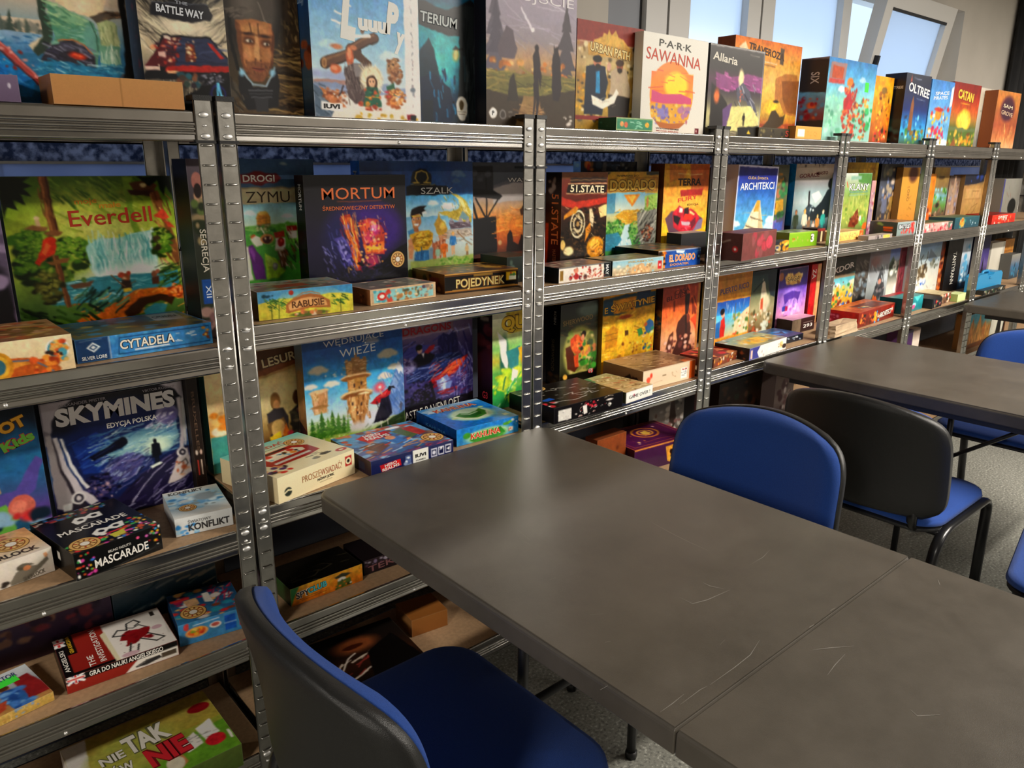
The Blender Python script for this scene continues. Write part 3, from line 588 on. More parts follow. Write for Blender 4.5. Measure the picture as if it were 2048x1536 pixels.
def make_chair():
    t = empty('conference_chair')
    W, Z0, Z1 = .555, .475, .845
    xo = lambda y, z: -.262-.13*(z-.47)+.066*(abs(y)/.278)**2.0+.012*math.sin((z-Z0)/(Z1-Z0)*math.pi)
    g, nx, nz = curved_pad(W, Z0, Z1, xo, .05, .10)
    link('backrest_shell', pad_mesh('backrest_shell', g, nx, nz, lambda e: -.006-.012*e, lambda e: .016), SHELL, t)
    g2, nx, nz = curved_pad(W-.008, Z0+.006, Z1-.003, xo, .05, .098)
    link('backrest_cushion', pad_mesh('backrest_cushion', g2, nx, nz, lambda e: .0162, lambda e: .022+.026*e), FABRIC, t)
    # seat: pillow with rounded corners
    def seat(name, hx, hy, z0, z1, r, crown, mat):
        v = []; f = []; n = 6; rings = []
        prof = [(0.02, z0), (0, z0+.3*(z1-z0)), (.004, z0+.75*(z1-z0)), (.02, z1), (.10, z1+crown*.7), (.20, z1+crown)]
        for ins, z in prof:
            for (sx, sy, a0) in ((-1, -1, math.pi), (1, -1, 1.5*math.pi), (1, 1, 0), (-1, 1, .5*math.pi)):
                rr = max(r-ins, .01)
                for k in range(n+1):
                    a = a0+k/n*math.pi/2
                    v.append((sx*(hx-ins-rr)+rr*math.cos(a), sy*(hy-ins-rr)+rr*math.sin(a), z))
        m = 4*(n+1)
        for i in range(len(prof)-1):
            for k in range(m): f.append((i*m+k, i*m+(k+1) % m, (i+1)*m+(k+1) % m, (i+1)*m+k))
        f.append(tuple(range(m-1, -1, -1))); f.append(tuple((len(prof)-1)*m+k for k in range(m)))
        return link(name, mesh(name, v, f, True), mat, t)
    seat('seat_pan', .235, .262, .425, .445, .09, 0, BLACKP)
    seat('seat_cushion', .24, .266, .443, .474, .09, .014, FABRIC)
    for s in (-1, 1):
        y = s*.268
        path = [(-.285, y, .004)]+arc((-.285, y, .004), (-.205, y, .435), (.21, y, .435), .09, 6)+arc((-.2, y, .435), (.222, y, .435), (.235, y, .004), .05, 6)+[(.235, y, .004)]
        v, f = tube(path, .0175, 10, .011); side = link('side_frame', mesh('side_frame', v, f, True), TUBE, t)
        for fx in (-.285, .235):
            v, f = tube([(fx, y, .026), (fx, y, .001)], .015, 10); link('foot_cap', mesh('foot_cap', v, f, True), BLACKP, side)
        yb = s*.195
        path = [(.0, yb, .422)]+arc((0, yb, .422), (-.232, yb, .422), (-.236, yb, .60), .05, 6)+[(-.2365, yb, .515)]
        v, f = tube(path, .017, 10, .0095); link('back_support', mesh('back_support', v, f, True), TUBE, t)
    for x in (-.17, .17):
        v, f = tube([(x, -.268, .422), (x, .268, .422)], .0095, 8); link('seat_crossbar', mesh('seat_crossbar', v, f, True), TUBE, t)
    return t
def copy_tree(o, parent=None):
    c = o.copy(); COL.objects.link(c); c.parent = parent
    for ch in list(o.children): copy_tree(ch, c)
    return c
CH = [((.060, -.668), 0, 'blue conference chair at the lower left, seen from behind its black backrest'),
      ((1.045, -.560), 180, 'blue conference chair facing the camera across the near table'),
      ((1.985, -.640), 0, 'blue conference chair whose black back stands against the second table'),
      ((3.030, -.745), 180, 'blue conference chair on the far side of the second table'),
      ((1.845, -1.345), 100, 'conference chair almost cut off by the right photo edge, behind the near table')]
proto = make_chair()
for i, (xy, a, lab) in enumerate(CH):
    o = proto if i == 0 else None
    if o is None: o = copy_tree(proto)
    o.location = (*xy, 0); o.rotation_euler = (0, 0, math.radians(a)); tag(o, lab, 'chair', 'blue conference chairs')
G = {
 'lake': ('s', -0.468, 0.35, 0.1, 1.634, 0.34, 0.07),
 'battle': ('s', -0.11, 0.175, 0.06, 1.634, 0.332, 0.068),
 'helmet': ('s', 0.073, 0.17, 0.08, 1.634, 0.37, 0.08),
 'looopy': ('s', 0.245, 0.293, 0.03, 1.634, 0.36, 0.078),
 'terium': ('s', 0.586, 0.19, 0.1, 1.634, 0.43, 0.08),
 'meteor': ('s', 0.76, 0.339, 0.04, 1.634, 0.46, 0.05),
 'urban': ('s', 1.143, 0.305, 0.08, 1.634, 0.315, 0.07),
 'park': ('s', 1.4, 0.343, 0.04, 1.634, 0.303, 0.036),
 'allaria': ('s', 1.756, 0.341, 0.04, 1.634, 0.302, 0.07),
 'trav': ('s', 2.077, 0.486, 0.16, 1.634, 0.373, 0.08),
 'heroes': ('s', 2.611, 0.433, 0.06, 1.634, 0.333, 0.124),
 'amber': ('s', 3.04, 0.279, 0.1, 1.634, 0.299, 0.07),
 'oltree': ('s', 3.334, 0.282, 0.05, 1.634, 0.323, 0.102),
 'comic': ('s', 3.703, 0.287, 0.08, 1.634, 0.322, 0.07),
 'catan': ('s', 3.99, 0.377, 0.08, 1.634, 0.329, 0.07),
 'whitetree': ('s', 4.511, 0.276, 0.132, 1.634, 0.335, 0.07),
 'rust': ('s', 4.575, 0.384, 0.06, 1.634, 0.321, 0.07),
 'carton': ('s', -0.293, 0.234, -0.004, 1.634, 0.052, 0.1),
 'mauve': ('s', -0.393, 0.049, 0.0, 1.634, 0.045, 0.1),
 'green_small': ('s', 1.242, 0.175, 0.0, 1.634, 0.038, 0.075),
 'brown_s': ('s', 2.081, 0.24, 0.03, 1.634, 0.036, 0.1),
 'orange_s': ('s', 2.302, 0.202, 0.004, 1.634, 0.048, 0.035),
 'violet': ('s', -0.454, 0.075, 0.2, 1.14, 0.287, 0.06),
 'everdell': ('s', -0.365, 0.347, 0.26, 1.14, 0.362, 0.062),
 'spine0': ('s', -0.034, 0.039, 0.1, 1.14, 0.4, 0.09),
 'sliver0': ('s', 0.04, 0.066, 0.27, 1.177, 0.351, 0.05),
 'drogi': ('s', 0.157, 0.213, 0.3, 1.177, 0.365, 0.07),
 'mortum': ('s', 0.29, 0.309, 0.205, 1.177, 0.325, 0.05),
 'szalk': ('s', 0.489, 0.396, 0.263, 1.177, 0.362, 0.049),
 'waste': ('s', 0.899, 0.274, 0.28, 1.178, 0.359, 0.042),
 'dark1': ('s', 0.903, 0.116, 0.12, 1.178, 0.079, 0.13),
 'state51': ('s', 1.18, 0.22, 0.17, 1.178, 0.329, 0.075),
 'dorado': ('s', 1.488, 0.298, 0.26, 1.178, 0.329, 0.062),
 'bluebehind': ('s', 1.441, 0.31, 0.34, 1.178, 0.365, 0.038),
 'terra': ('s', 1.814, 0.29, 0.255, 1.19, 0.346, 0.067),
 'greybox': ('s', 1.815, 0.163, 0.158, 1.19, 0.088, 0.07),
 'brownsl': ('s', 2.185, 0.097, 0.25, 1.19, 0.333, 0.07),
 'archi': ('s', 2.172, 0.304, 0.17, 1.19, 0.336, 0.07),
 'person': ('s', 2.539, 0.146, 0.235, 1.19, 0.344, 0.07),
 'gorace': ('s', 2.714, 0.36, 0.218, 1.195, 0.344, 0.04),
 'dark2': ('s', 2.74, 0.072, 0.1, 1.195, 0.061, 0.07),
 'yellowb': ('s', 3.252, 0.335, 0.245, 1.195, 0.353, 0.07),
 'klany': ('s', 3.053, 0.269, 0.15, 1.195, 0.302, 0.07),
 'pinksl': ('s', 3.331, 0.044, 0.15, 1.195, 0.265, 0.07),
 'darkfig': ('s', 3.615, 0.262, 0.239, 1.195, 0.347, 0.026),
 'tan': ('s', 3.789, 0.218, 0.2, 1.195, 0.329, 0.036),
 'sorange': ('s', 4.127, 0.112, 0.2, 1.195, 0.294, 0.07),
 'tancat': ('s', 4.265, 0.219, 0.221, 1.195, 0.33, 0.07),
 'pinktan': ('s', 4.515, 0.155, 0.225, 1.195, 0.281, 0.07),
 'tanbig': ('s', 4.677, 0.349, 0.2, 1.195, 0.286, 0.07),
 'greycirc': ('s', 5.051, 0.334, 0.1, 1.195, 0.26, 0.12),
 'kids': ('s', -0.493, 0.12, 0.235, 0.692, 0.328, 0.08),
 'skymines': ('s', -0.358, 0.316, 0.275, 0.692, 0.312, 0.052),
 'spine3': ('s', -0.041, 0.027, 0.25, 0.692, 0.345, 0.07),
 'sliver3': ('s', 0.015, 0.07, 0.28, 0.733, 0.284, 0.042),
 'lesur': ('s', 0.171, 0.125, 0.31, 0.733, 0.316, 0.07),
 'wieze': ('s', 0.274, 0.326, 0.25, 0.733, 0.335, 0.047),
 'raven': ('s', 0.612, 0.279, 0.28, 0.733, 0.34, 0.042),
 'que': ('s', 0.91, 0.198, 0.2, 0.745, 0.33, 0.078),
 'robin': ('s', 1.277, 0.195, 0.26, 0.745, 0.302, 0.075),
 'swiat': ('s', 1.48, 0.306, 0.243, 0.745, 0.317, 0.07),
 'casblu': ('s', 1.803, 0.246, 0.22, 0.764, 0.303, 0.042),
 'puerto': ('s', 2.216, 0.268, 0.25, 0.764, 0.309, 0.07),
 'tower': ('s', 2.483, 0.206, 0.25, 0.764, 0.301, 0.07),
 'santa': ('s', 2.715, 0.268, 0.251, 0.759, 0.298, 0.021),
 'red': ('s', 2.995, 0.095, 0.24, 0.759, 0.301, 0.07),
 'dark293': ('s', 2.715, 0.21, 0.161, 0.759, 0.067, 0.08),
 'kdor': ('s', 3.168, 0.249, 0.22, 0.759, 0.319, 0.07),
 'sketch': ('s', 3.433, 0.151, 0.227, 0.759, 0.32, 0.07),
 'figure': ('s', 3.636, 0.251, 0.25, 0.759, 0.325, 0.07),
 'whitemt': ('s', 3.887, 0.142, 0.25, 0.759, 0.328, 0.07),
 'redsp': ('s', 4.035, 0.07, 0.25, 0.759, 0.333, 0.07),
 'wolf': ('s', 4.111, 0.364, 0.2, 0.759, 0.332, 0.07),
 'brownred': ('s', 4.516, 0.062, 0.215, 0.759, 0.336, 0.07),
 'blackt': ('s', 4.582, 0.239, 0.2, 0.759, 0.34, 0.07),
 'bluegrey': ('s', 4.821, 0.15, 0.2, 0.759, 0.345, 0.07),
 'purple6': ('s', 5.084, 0.222, 0.2, 0.759, 0.331, 0.07),
 'white6': ('s', 5.416, 0.265, 0.223, 0.759, 0.26, 0.07),
 'orange6': ('s', 5.766, 0.191, 0.25, 0.759, 0.262, 0.07),
 'bluepic': ('s', 5.623, 0.179, 0.15, 0.759, 0.173, 0.07),
 'turq': ('s', 4.716, 0.435, 0.05, 0.7605, 0.115, 0.07),
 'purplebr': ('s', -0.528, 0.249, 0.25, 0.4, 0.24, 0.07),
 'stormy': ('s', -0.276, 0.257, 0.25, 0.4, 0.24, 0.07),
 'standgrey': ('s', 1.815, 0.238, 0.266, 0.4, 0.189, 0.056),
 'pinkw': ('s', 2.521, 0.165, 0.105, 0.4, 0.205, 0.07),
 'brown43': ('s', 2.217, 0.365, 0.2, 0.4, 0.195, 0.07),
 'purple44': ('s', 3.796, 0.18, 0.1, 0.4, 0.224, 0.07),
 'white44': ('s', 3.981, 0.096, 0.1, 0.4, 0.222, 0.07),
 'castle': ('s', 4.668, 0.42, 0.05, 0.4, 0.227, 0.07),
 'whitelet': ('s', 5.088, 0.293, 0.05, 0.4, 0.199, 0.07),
 'beige': ('f', -0.452, -0.004, 0.129, 1.2, 1.14, 0.069, 0.2),
 'cytadela': ('f', -0.313, 0.031, 0.279, 3.1, 1.14, 0.048, 0.195),
 'rabusie': ('f', 0.075, 0.04, 0.239, -4.0, 1.177, 0.067, 0.15),
 'beige2': ('f', 0.379, 0.05, 0.214, 3.0, 1.177, 0.041, 0.13),
 'pojed': ('f', 0.634, 0.075, 0.259, -4.0, 1.177, 0.056, 0.18),
 'redfig': ('f', 1.023, 0.015, 0.248, 2.6, 1.178, 0.047, 0.13),
 'sky': ('f', 1.273, 0.02, 0.25, -2.4, 1.178, 0.049, 0.13),
 'doradof': ('f', 1.533, 0.04, 0.235, -2.0, 1.178, 0.063, 0.21),
 'leather': ('f', 1.872, -0.075, 0.3, 8.0, 1.19, 0.1, 0.1),
 'leatherL': ('f', 1.863, 0.014, 0.106, -85.0, 1.19, 0.1, 0.2),
 'greenflat': ('f', 2.449, 0.07, 0.213, -3.9, 1.19, 0.064, 0.112),
 'smally': ('f', 2.242, 0.03, 0.129, -2.6, 1.19, 0.043, 0.035),
 'beigeor': ('f', 2.843, 0.05, 0.267, 2.3, 1.195, 0.041, 0.1),
 'battleg': ('f', 3.36, 0.01, 0.215, -2.2, 1.195, 0.067, 0.142),
 'rlock': ('f', -0.511, 0.055, 0.105, 10.0, 0.692, 0.056, 0.144),
 'mascarade': ('f', -0.383, -0.008, 0.185, 10.2, 0.692, 0.061, 0.222),
 'konflikt': ('f', -0.16, 0.061, 0.129, -8.8, 0.692, 0.045, 0.17),
 'prosze': ('f', 0.064, -0.009, 0.248, 13.1, 0.733, 0.068, 0.23),
 'hero': ('f', 0.323, -0.008, 0.266, -1.0, 0.733, 0.044, 0.225),
 'kahuna': ('f', 0.633, 0.03, 0.23, -3.0, 0.733, 0.052, 0.225),
 'doodle': ('f', 0.966, -0.034, 0.309, -2.2, 0.745, 0.053, 0.225),
 'gameover': ('f', 1.305, -0.036, 0.155, 4.0, 0.745, 0.04, 0.21),
 'brownb': ('f', 1.475, 0.033, 0.297, -1.9, 0.745, 0.071, 0.2),
 'redsmall': ('f', 1.881, 0.015, 0.217, 8.4, 0.764, 0.035, 0.15),
 'whitey': ('f', 2.091, -0.01, 0.32, 4.0, 0.764, 0.051, 0.161),
 'bluef': ('f', 2.44, 0.06, 0.2, 0.0, 0.764, 0.03, 0.15),
 'redor': ('f', 3.1, 0.025, 0.45, 3.0, 0.759, 0.076, 0.16),
 'bag': ('f', 2.8, -0.01, 0.27, 1.0, 0.7605, 0.05, 0.09),
 'tealf': ('f', 3.655, 0.045, 0.27, 2.0, 0.759, 0.082, 0.13),
 'greenst': ('f', -0.558, 0.036, 0.107, 10.4, 0.4, 0.022, 0.154),
 'invest': ('f', -0.427, 0.057, 0.236, -2.8, 0.4, 0.04, 0.178),
 'food': ('f', -0.179, 0.074, 0.158, -8.3, 0.4, 0.058, 0.155),
 'spy': ('f', 0.104, 0.063, 0.215, -0.5, 0.4, 0.052, 0.137),
 'fl_redwhite': ('f', 3.66, 0.0, 0.37, 0.0, 1.195, 0.046, 0.12),
 'fl_teal': ('f', 4.06, 0.0, 0.36, 0.0, 1.195, 0.061, 0.14),
 'fl_red6': ('f', 4.63, 0.0, 0.4, 0.0, 1.195, 0.054, 0.15),
 'fl_dark5': ('f', 3.95, 0.01, 0.15, 3.0, 0.759, 0.054, 0.09),
 'fl_cream5': ('f', 4.125, 0.04, 0.17, 1.0, 0.759, 0.058, 0.14),
 'fl_green5': ('f', 4.31, 0.01, 0.13, 1.0, 0.759, 0.044, 0.06),
 'fl_small6': ('f', 4.7, -0.002, 0.38, 0.0, 0.759, 0.028, 0.045),
 'fl_grey4': ('f', 3.03, -0.004, 0.25, 0.0, 1.195, 0.018, 0.05),
 'teki': ('f', 0.335, 0.08, 0.12, -3.0, 0.4, 0.045, 0.13),
 'violetgold': ('f', 1.5, 0.075, 0.32, -6.0, 0.4, 0.095, 0.22),
 'orangeback': ('s', 1.34, 0.16, 0.12, 0.4, 0.16, 0.06),
 'niemow': ('f', -0.44, -0.012, 0.352, 0.0, 0.06, 0.065, 0.27),
 'portrait': ('f', 0.13, 0.0, 0.34, -6.0, 0.06, 0.07, 0.26),
 'kraftlow': ('f', 0.545, 0.17, 0.13, -8.0, 0.06, 0.06, 0.12),
}
# ================================================================ top row
A('lake', 'large game box with a teal cave waterfall picture behind the brown carton', '1c1c1c', F="""g d9cbb8 d9cbb8 d6c6b2 ccb8a2 8aa8b4 3a78a0 2a6a94 1c5a84;
 G .30 .56 .56 .66 d8c4ae c8b098;s .34 .56 .56 .62 20 .018 6a7068 8a8a80 565e58 9a948a;d .37 .635 .10 5a6660;d .41 .63 .12 4b5850;d .455 .63 .08 68726a;d .49 .635 .09 59645c;d .53 .64 .06 7a8078;G .30 .63 .54 .70 8fb0cc 4f86b4;k .3 .63 .55 .70 16 .06 .005 2 b8d0e0 3f74a4;p d8c8a8 .48 .68 .56 .62 .60 .66 .52 .72;
 p 3c4a40 .555 .40 .60 .40 .585 .50 .62 .56 .60 .64 .56 .70 .52 .73 .50 .70 .56 .62 .55 .52;
 p 5c9478 .59 .44 .66 .47 .76 .50 .82 .54 .84 .62 .82 .70 .80 .84 .54 .84 .56 .72 .62 .62;p 86b48e .62 .46 .74 .49 .80 .53 .74 .55 .66 .53;k .58 .44 .82 .58 60 .05 .006 18 a8cc98 4a7c62 88b488 6a9c74 c0d8a8;k .60 .56 .82 .70 50 .07 .006 10 7ab09a 4a8a78 98c4b0 5f9c88;
 p 584e44 .80 .50 .86 .465 .97 .455 .97 .49 .88 .505 .84 .54;k .82 .455 .97 .50 16 .05 .005 -6 7a5c44 3a2c22 936c4c;p b4be8c .835 .53 .885 .50 .93 .52 .95 .62 .93 .68 .85 .68;k .84 .52 .94 .68 30 .06 .006 88 c8d0a0 98a874 7e9266;G .845 .66 .925 .745 6a9c84 96bca4;k .84 .66 .93 .76 24 .06 .005 90 dce8d8 5f927c b4d0bc;e .79 .62 .03 .07 6aa092 .01;l 3a5a4c .006 .80 .53 .825 .6 .82 .68;
 p 3a3842 .53 .75 .555 .70 .60 .665 .66 .64 .70 .635 .76 .665 .80 .71 .80 .78 .55 .79;p 4c4a58 .58 .69 .64 .655 .69 .65 .73 .67 .68 .70;k .55 .65 .79 .77 40 .06 .006 22 6f6f84 2a2832 8c8ca0 46445a;l c8703c .006 .63 .638 .70 .632 .76 .66 .79 .695;e .715 .715 .040 .018 c23c24 .006;e .715 .712 .020 .007 ec6a44;
 p 2c7ca4 .52 .76 .66 .75 .80 .77 .94 .75 .94 .90 .5 .92;k .50 .75 .94 .88 80 .06 .0045 5 bce0ea 1c5c84 5cb0cc 8ccade 2f88b0;p 1c78b8 .30 .74 .40 .75 .50 .84 .46 .95 .28 .95;k .3 .75 .48 .9 16 .05 .006 25 4aa0d8 12568c;
 l b4504a .034 .31 .655 .38 .725 .44 .785 .52 .875 .58 .95;l d8807a .008 .32 .65 .39 .72 .45 .78 .53 .87;l 6a2824 .008 .30 .68 .37 .745 .43 .805 .5 .885;s .34 .70 .5 .86 12 .008 e0a098 8a3430;
 p e4cca4 .64 0 .82 0 .90 .40 .88 .46 .80 .505 .70 .475 .64 .44;e .76 .44 .06 .035 ecd8b4 .03;p 0e1012 .955 0 1 0 1 1 .86 1 .925 .86 .962 .74 .968 .6;l 7a3a34 .005 .90 .86 .94 .80""")
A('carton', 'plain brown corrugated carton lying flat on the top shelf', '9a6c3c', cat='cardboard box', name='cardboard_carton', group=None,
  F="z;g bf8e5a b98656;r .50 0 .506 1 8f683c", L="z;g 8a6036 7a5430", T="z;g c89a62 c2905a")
A('mauve', 'small mauve box at the left edge of the top shelf', '6a5a72', F="z;g 7c6c86 6a5a72;e .7 .4 .05 .1 c8c0d0")
A('battle', 'black game box with a slanted red and blue game board picture', '121214', mat=GLOSS, F="""g 161618 1e1d1e 4a4640 b4a68c d4c6a8 c8b898 8c8272 4a443c 222120;
 p 201f20 0 0 1 0 1 .30 .62 .50 .40 .50 0 .34;k 0 .36 .40 .62 80 .34 .004 38 e4d8bc 34302c 94897a c8bca0;k .6 .36 1 .62 80 .34 .004 142 e4d8bc 34302c 94897a c8bca0;e .5 .50 .30 .05 ece0c4 .05;k .2 .84 .7 .94 30 .3 .004 100 d8cab0 6a6254;
 p 24242c .16 .38 .80 .36 .86 .42 .82 .455 .52 .475 .14 .45;l 6a707c .004 .16 .382 .80 .362;
 p 1a1a20 .265 .555 .80 .545 1 .66 1 .80 -.04 .82;p 353c58 .29 .565 .79 .555 .99 .665 1 .72 .06 .745;p 5c2028 .29 .565 .44 .562 .34 .74 .02 .745;k .3 .57 .98 .72 20 .2 .004 2 5a6488 262c44;p c03028 .76 .585 .82 .585 .95 .66 .90 .665;p b02820 .26 .735 1 .705 1 .745 .24 .77;
 s .10 .60 .42 .74 26 .008 d8745c 3a1c28 ecd8c0 a8342c 347884 e8a878;s .30 .57 .62 .62 16 .007 d0b090 7a2c30 44586c;r .27 .565 .34 .585 d8c8b8;r .18 .66 .27 .685 e0b8a8;r .02 .745 .18 .765 e8c8b8;r .26 .76 .40 .778 e4a880;p 6a3024 .50 .60 .60 .598 .60 .70 .49 .705;s .50 .60 .60 .70 12 .008 d89850 e8d0a8 8a3a30;
 s .40 .775 .60 .85 12 .015 3a322c 2c5560 7a4c38 524a42;o .43 .80 .018 4c4038;o .50 .785 .018 2f6470;o .57 .80 .018 8a5a40;o .47 .835 .018 3c4c44;o .55 .84 .018 3a3038;
 p 121216 -.05 .955 .40 .915 .60 .86 .72 .79 1 .76 1 1 0 1;y .62 .76 .98 .84 20 .012 2c2c34 5c5c68 a8a8b4;e .84 .885 .105 .060 28286e .012;e .84 .885 .080 .046 14141c;p 70c8f4 .80 .935 .835 .815 .865 .815 .90 .935 .872 .935 .848 .855 .825 .935;l a8e0ff .006 .80 .905 .90 .895;
 t BATTLE_WAY .48 .417 .042 dce0e8 .54 3 - .03;t THE .50 .368 .018 aab0bc .14 3""", L="g 1a1a1c 2a2628;s .2 .3 .8 .8 8 .02 5a2a2a 3a3a44")
A('helmet', 'game box with a helmeted man looking down, plated brown armour', '2a2420', F="""g 2e2a27 3a3531 4a443e 48403a 4a4036 54462f 5c4a34;p 4a3c2c .64 0 1 0 1 1 .62 1 .74 .7 .72 .4;k .68 .25 1 .62 70 .035 .007 80 6c5a3e 8c7650 2a241c 463826 a48c60;k .62 .60 1 .98 90 .20 .007 5 9a7c50 4a3824 b8985f 2a2016 7a6240;
 e .38 .42 .40 .26 2e2a27 .05;e .38 .38 .34 .20 585049 .06;e .30 .36 .12 .10 6c645c .06;l 8a8076 .006 .46 .37 .52 .46 .60 .485;l 1c1917 .02 .06 .46 .05 .60 .12 .74;
 p b37548 .13 .48 .36 .455 .62 .475 .645 .58 .60 .68 .52 .76 .44 .80 .28 .80 .19 .72 .14 .62;p 7a4c30 .13 .48 .20 .50 .20 .70 .26 .79 .19 .73 .14 .62;p 6a4028 .645 .50 .60 .56 .56 .70 .50 .78 .60 .70 .645 .58;e .38 .515 .17 .035 c98b5a .02;e .29 .545 .085 .010 3c2418 .006;e .51 .545 .085 .010 3c2418 .006;e .29 .585 .075 .022 5a3622 .012;e .52 .585 .075 .022 5a3622 .012;e .29 .586 .04 .008 e8dcc8;e .52 .588 .04 .008 e8dcc8;e .30 .587 .014 .008 1c1410;e .53 .589 .014 .008 1c1410;
 p d39a68 .375 .55 .42 .55 .445 .655 .42 .685 .37 .685 .345 .655;p 8a5434 .42 .56 .445 .655 .425 .67;e .37 .682 .012 .006 4a2a1c;e .43 .682 .012 .006 4a2a1c;e .27 .65 .06 .035 cf9160 .02;e .55 .65 .05 .03 bf8254 .02;p 8a5a3c .23 .70 .34 .692 .46 .692 .55 .695 .53 .765 .44 .805 .30 .805 .22 .76;k .22 .69 .55 .80 90 .014 .003 85 5c3a26 70482e a06c46;e .39 .735 .085 .012 8f4c3c .004;l 3a1c16 .005 .31 .733 .47 .732;e .38 .775 .06 .014 7a5038 .01;l 4a3020 .006 .44 .48 .43 .545;l 4a3020 .006 .32 .48 .34 .545;
 p 26262a .14 .74 .22 .79 .30 .835 .48 .835 .57 .785 .63 .71 .68 .80 .62 .95 .20 .97 .10 .86;l 9cb4c4 .010 .15 .735 .23 .785 .30 .825 .48 .825 .56 .78 .62 .715;e .17 .758 .035 .02 9ccdea .012;e .585 .752 .035 .02 9ccdea .012;l 6c6e74 .007 .24 .855 .56 .85;l 54565c .006 .25 .875 .55 .87;l 6c6e74 .006 .26 .895 .54 .89;p 3c3c40 .30 .90 .50 .895 .48 .97 .32 .975;e .05 .86 .055 .05 5c5448;k .0 .82 .2 .98 14 .06 .006 60 7a7060 34302a;k .05 .40 .3 .46 14 .06 .005 -20 7c7268 4a443e""")
A('looopy', 'sky-blue game box with a yeti carrying a log over snowy ground', '2a5a94', mat=GLOSS, F="""g 4f94d0 589cd4 6aa8da 84bae0 a2cce4 c4dbe6 dcdfdc e6e2d6;c .16 .56 .05 bcdcee;c .72 .60 .06 cfe2ee;c .30 .44 .04 a8d0ea;e .2 .74 .3 .03 a8b4d4 .02;m 98a8c8 .80 .04 9;p b08a80 0 .775 .3 .765 .42 .79 0 .80;p 8a98b8 0 .795 .2 .785 .36 .81 0 .825;m e4e2dc .88 .04 6;p 5a6c80 0 .80 .12 .86 .18 .93 .14 1 0 1;k 0 .8 .16 1 20 .05 .008 40 7a8a9c 40505f;
 p c47a48 .05 .815 .16 .85 .28 .925 .20 .935 .10 .89;y .06 .82 .30 .94 16 .014 8a4a2c c0744a e0a070;
 l 3a2416 .066 .11 .672 .40 .585;l 6a4630 .052 .11 .668 .40 .58;l 8c6444 .014 .12 .652 .39 .565;l 3a2416 .060 .34 .575 .57 .488;l 6a4630 .046 .34 .572 .57 .485;l 8c6444 .012 .36 .552 .56 .472;e .105 .672 .022 .030 b48658;e .105 .672 .012 .017 8a5c38;l 5a3c28 .05 .38 .59 .50 .655;e .455 .46 .02 .015 7a5438;
 e .20 .70 .048 .028 c8683c .006;e .19 .695 .025 .014 e8946a;e .335 .62 .034 .062 c4643a .006;e .33 .60 .018 .034 e89468;e .22 .568 .055 .016 cc8054 .005;e .37 .565 .03 .016 cc8054;
 p 5c4c4c .27 .70 .36 .655 .48 .655 .53 .71 .52 .84 .46 .905 .36 .905 .30 .86;k .27 .655 .52 .90 90 .045 .0045 78 8a7a76 3c3032 6c5c5a a09088;p 8c8484 .36 .66 .44 .65 .46 .72 .38 .74;s .36 .895 .50 .945 10 .013 a63426 c8603f e08a60;l 3a2c2c .01 .26 .80 .22 .86;
 e .525 .745 .105 .085 efe2c2 .02;k .42 .66 .63 .82 60 .03 .0045 60 fbf4de d4c29a e6d6b0;e .525 .775 .055 .055 4a2c1a;e .525 .77 .036 .034 e8b890;e .51 .765 .006 .005 2a1a14;e .54 .765 .006 .005 2a1a14;p 2a6650 .47 .80 .58 .80 .615 .915 .44 .915;s .46 .81 .60 .91 24 .009 3f9068 d09038 1c4438 c85a30;l d8a040 .006 .46 .86 .60 .86;s .46 .915 .60 .985 14 .012 b0462c d07a48 8a3420;
 e .73 .665 .06 .055 a87648 .01;e .71 .645 .03 .026 c8986a;y .66 .60 .82 .78 26 .016 7a4e30 a8744a cc9c70;e .69 .655 .007 .006 22140e;e .73 .645 .007 .006 22140e;p 2f6a4c .66 .78 .74 .76 .76 .84 .68 .85;y .66 .80 .86 .92 24 .018 a85a2c d8904a f0b878;s .64 .82 .70 .86 4 .012 c83a44;p e8e4d8 .18 .93 .5 .945 .86 .92 .86 1 .14 1;s .34 .965 .86 1 16 .014 d0b040 c8a030 e0dccc;
 r .855 0 1 1 e6e3e0;k .92 .1 .935 .90 46 .016 .005 90 7a7c88 a8989c 9aa0a8;e .93 .80 .022 .013 7a8490;r .862 .955 .94 .99 8a1420;r .90 .960 .955 .995 1c1c20;e .965 .985 .012 .008 e0b030;
 r .06 .905 .245 .955 f4f0e8;t IUVI .15 .93 .026 1c1c1c .14 0 - .04;t L .345 .375 .24 f4f2ec .13 8 - .08;t uuu .555 .405 .085 f4f2ec .27 2 - .07;t P .745 .36 .17 f4f2ec .11 10 - .07;t y .815 .47 .12 f4f2ec .08 12 - .07;l f4f2ec .020 .29 .475 .40 .495 .52 .485;l f4f2ec .012 .19 .41 .30 .43;l f4f2ec .010 .22 .36 .30 .38;l f4f2ec .014 .30 .28 .36 .32""",
  L="g 1f4a86 24508a 2c4a70 3a4c60 46565e 1c2632;s .3 .55 .9 .75 8 .03 5a2c1c 8a4a30;c .5 .86 .05 3c4c5a;t Looopy .5 .30 .05 8aa8c8 .5")
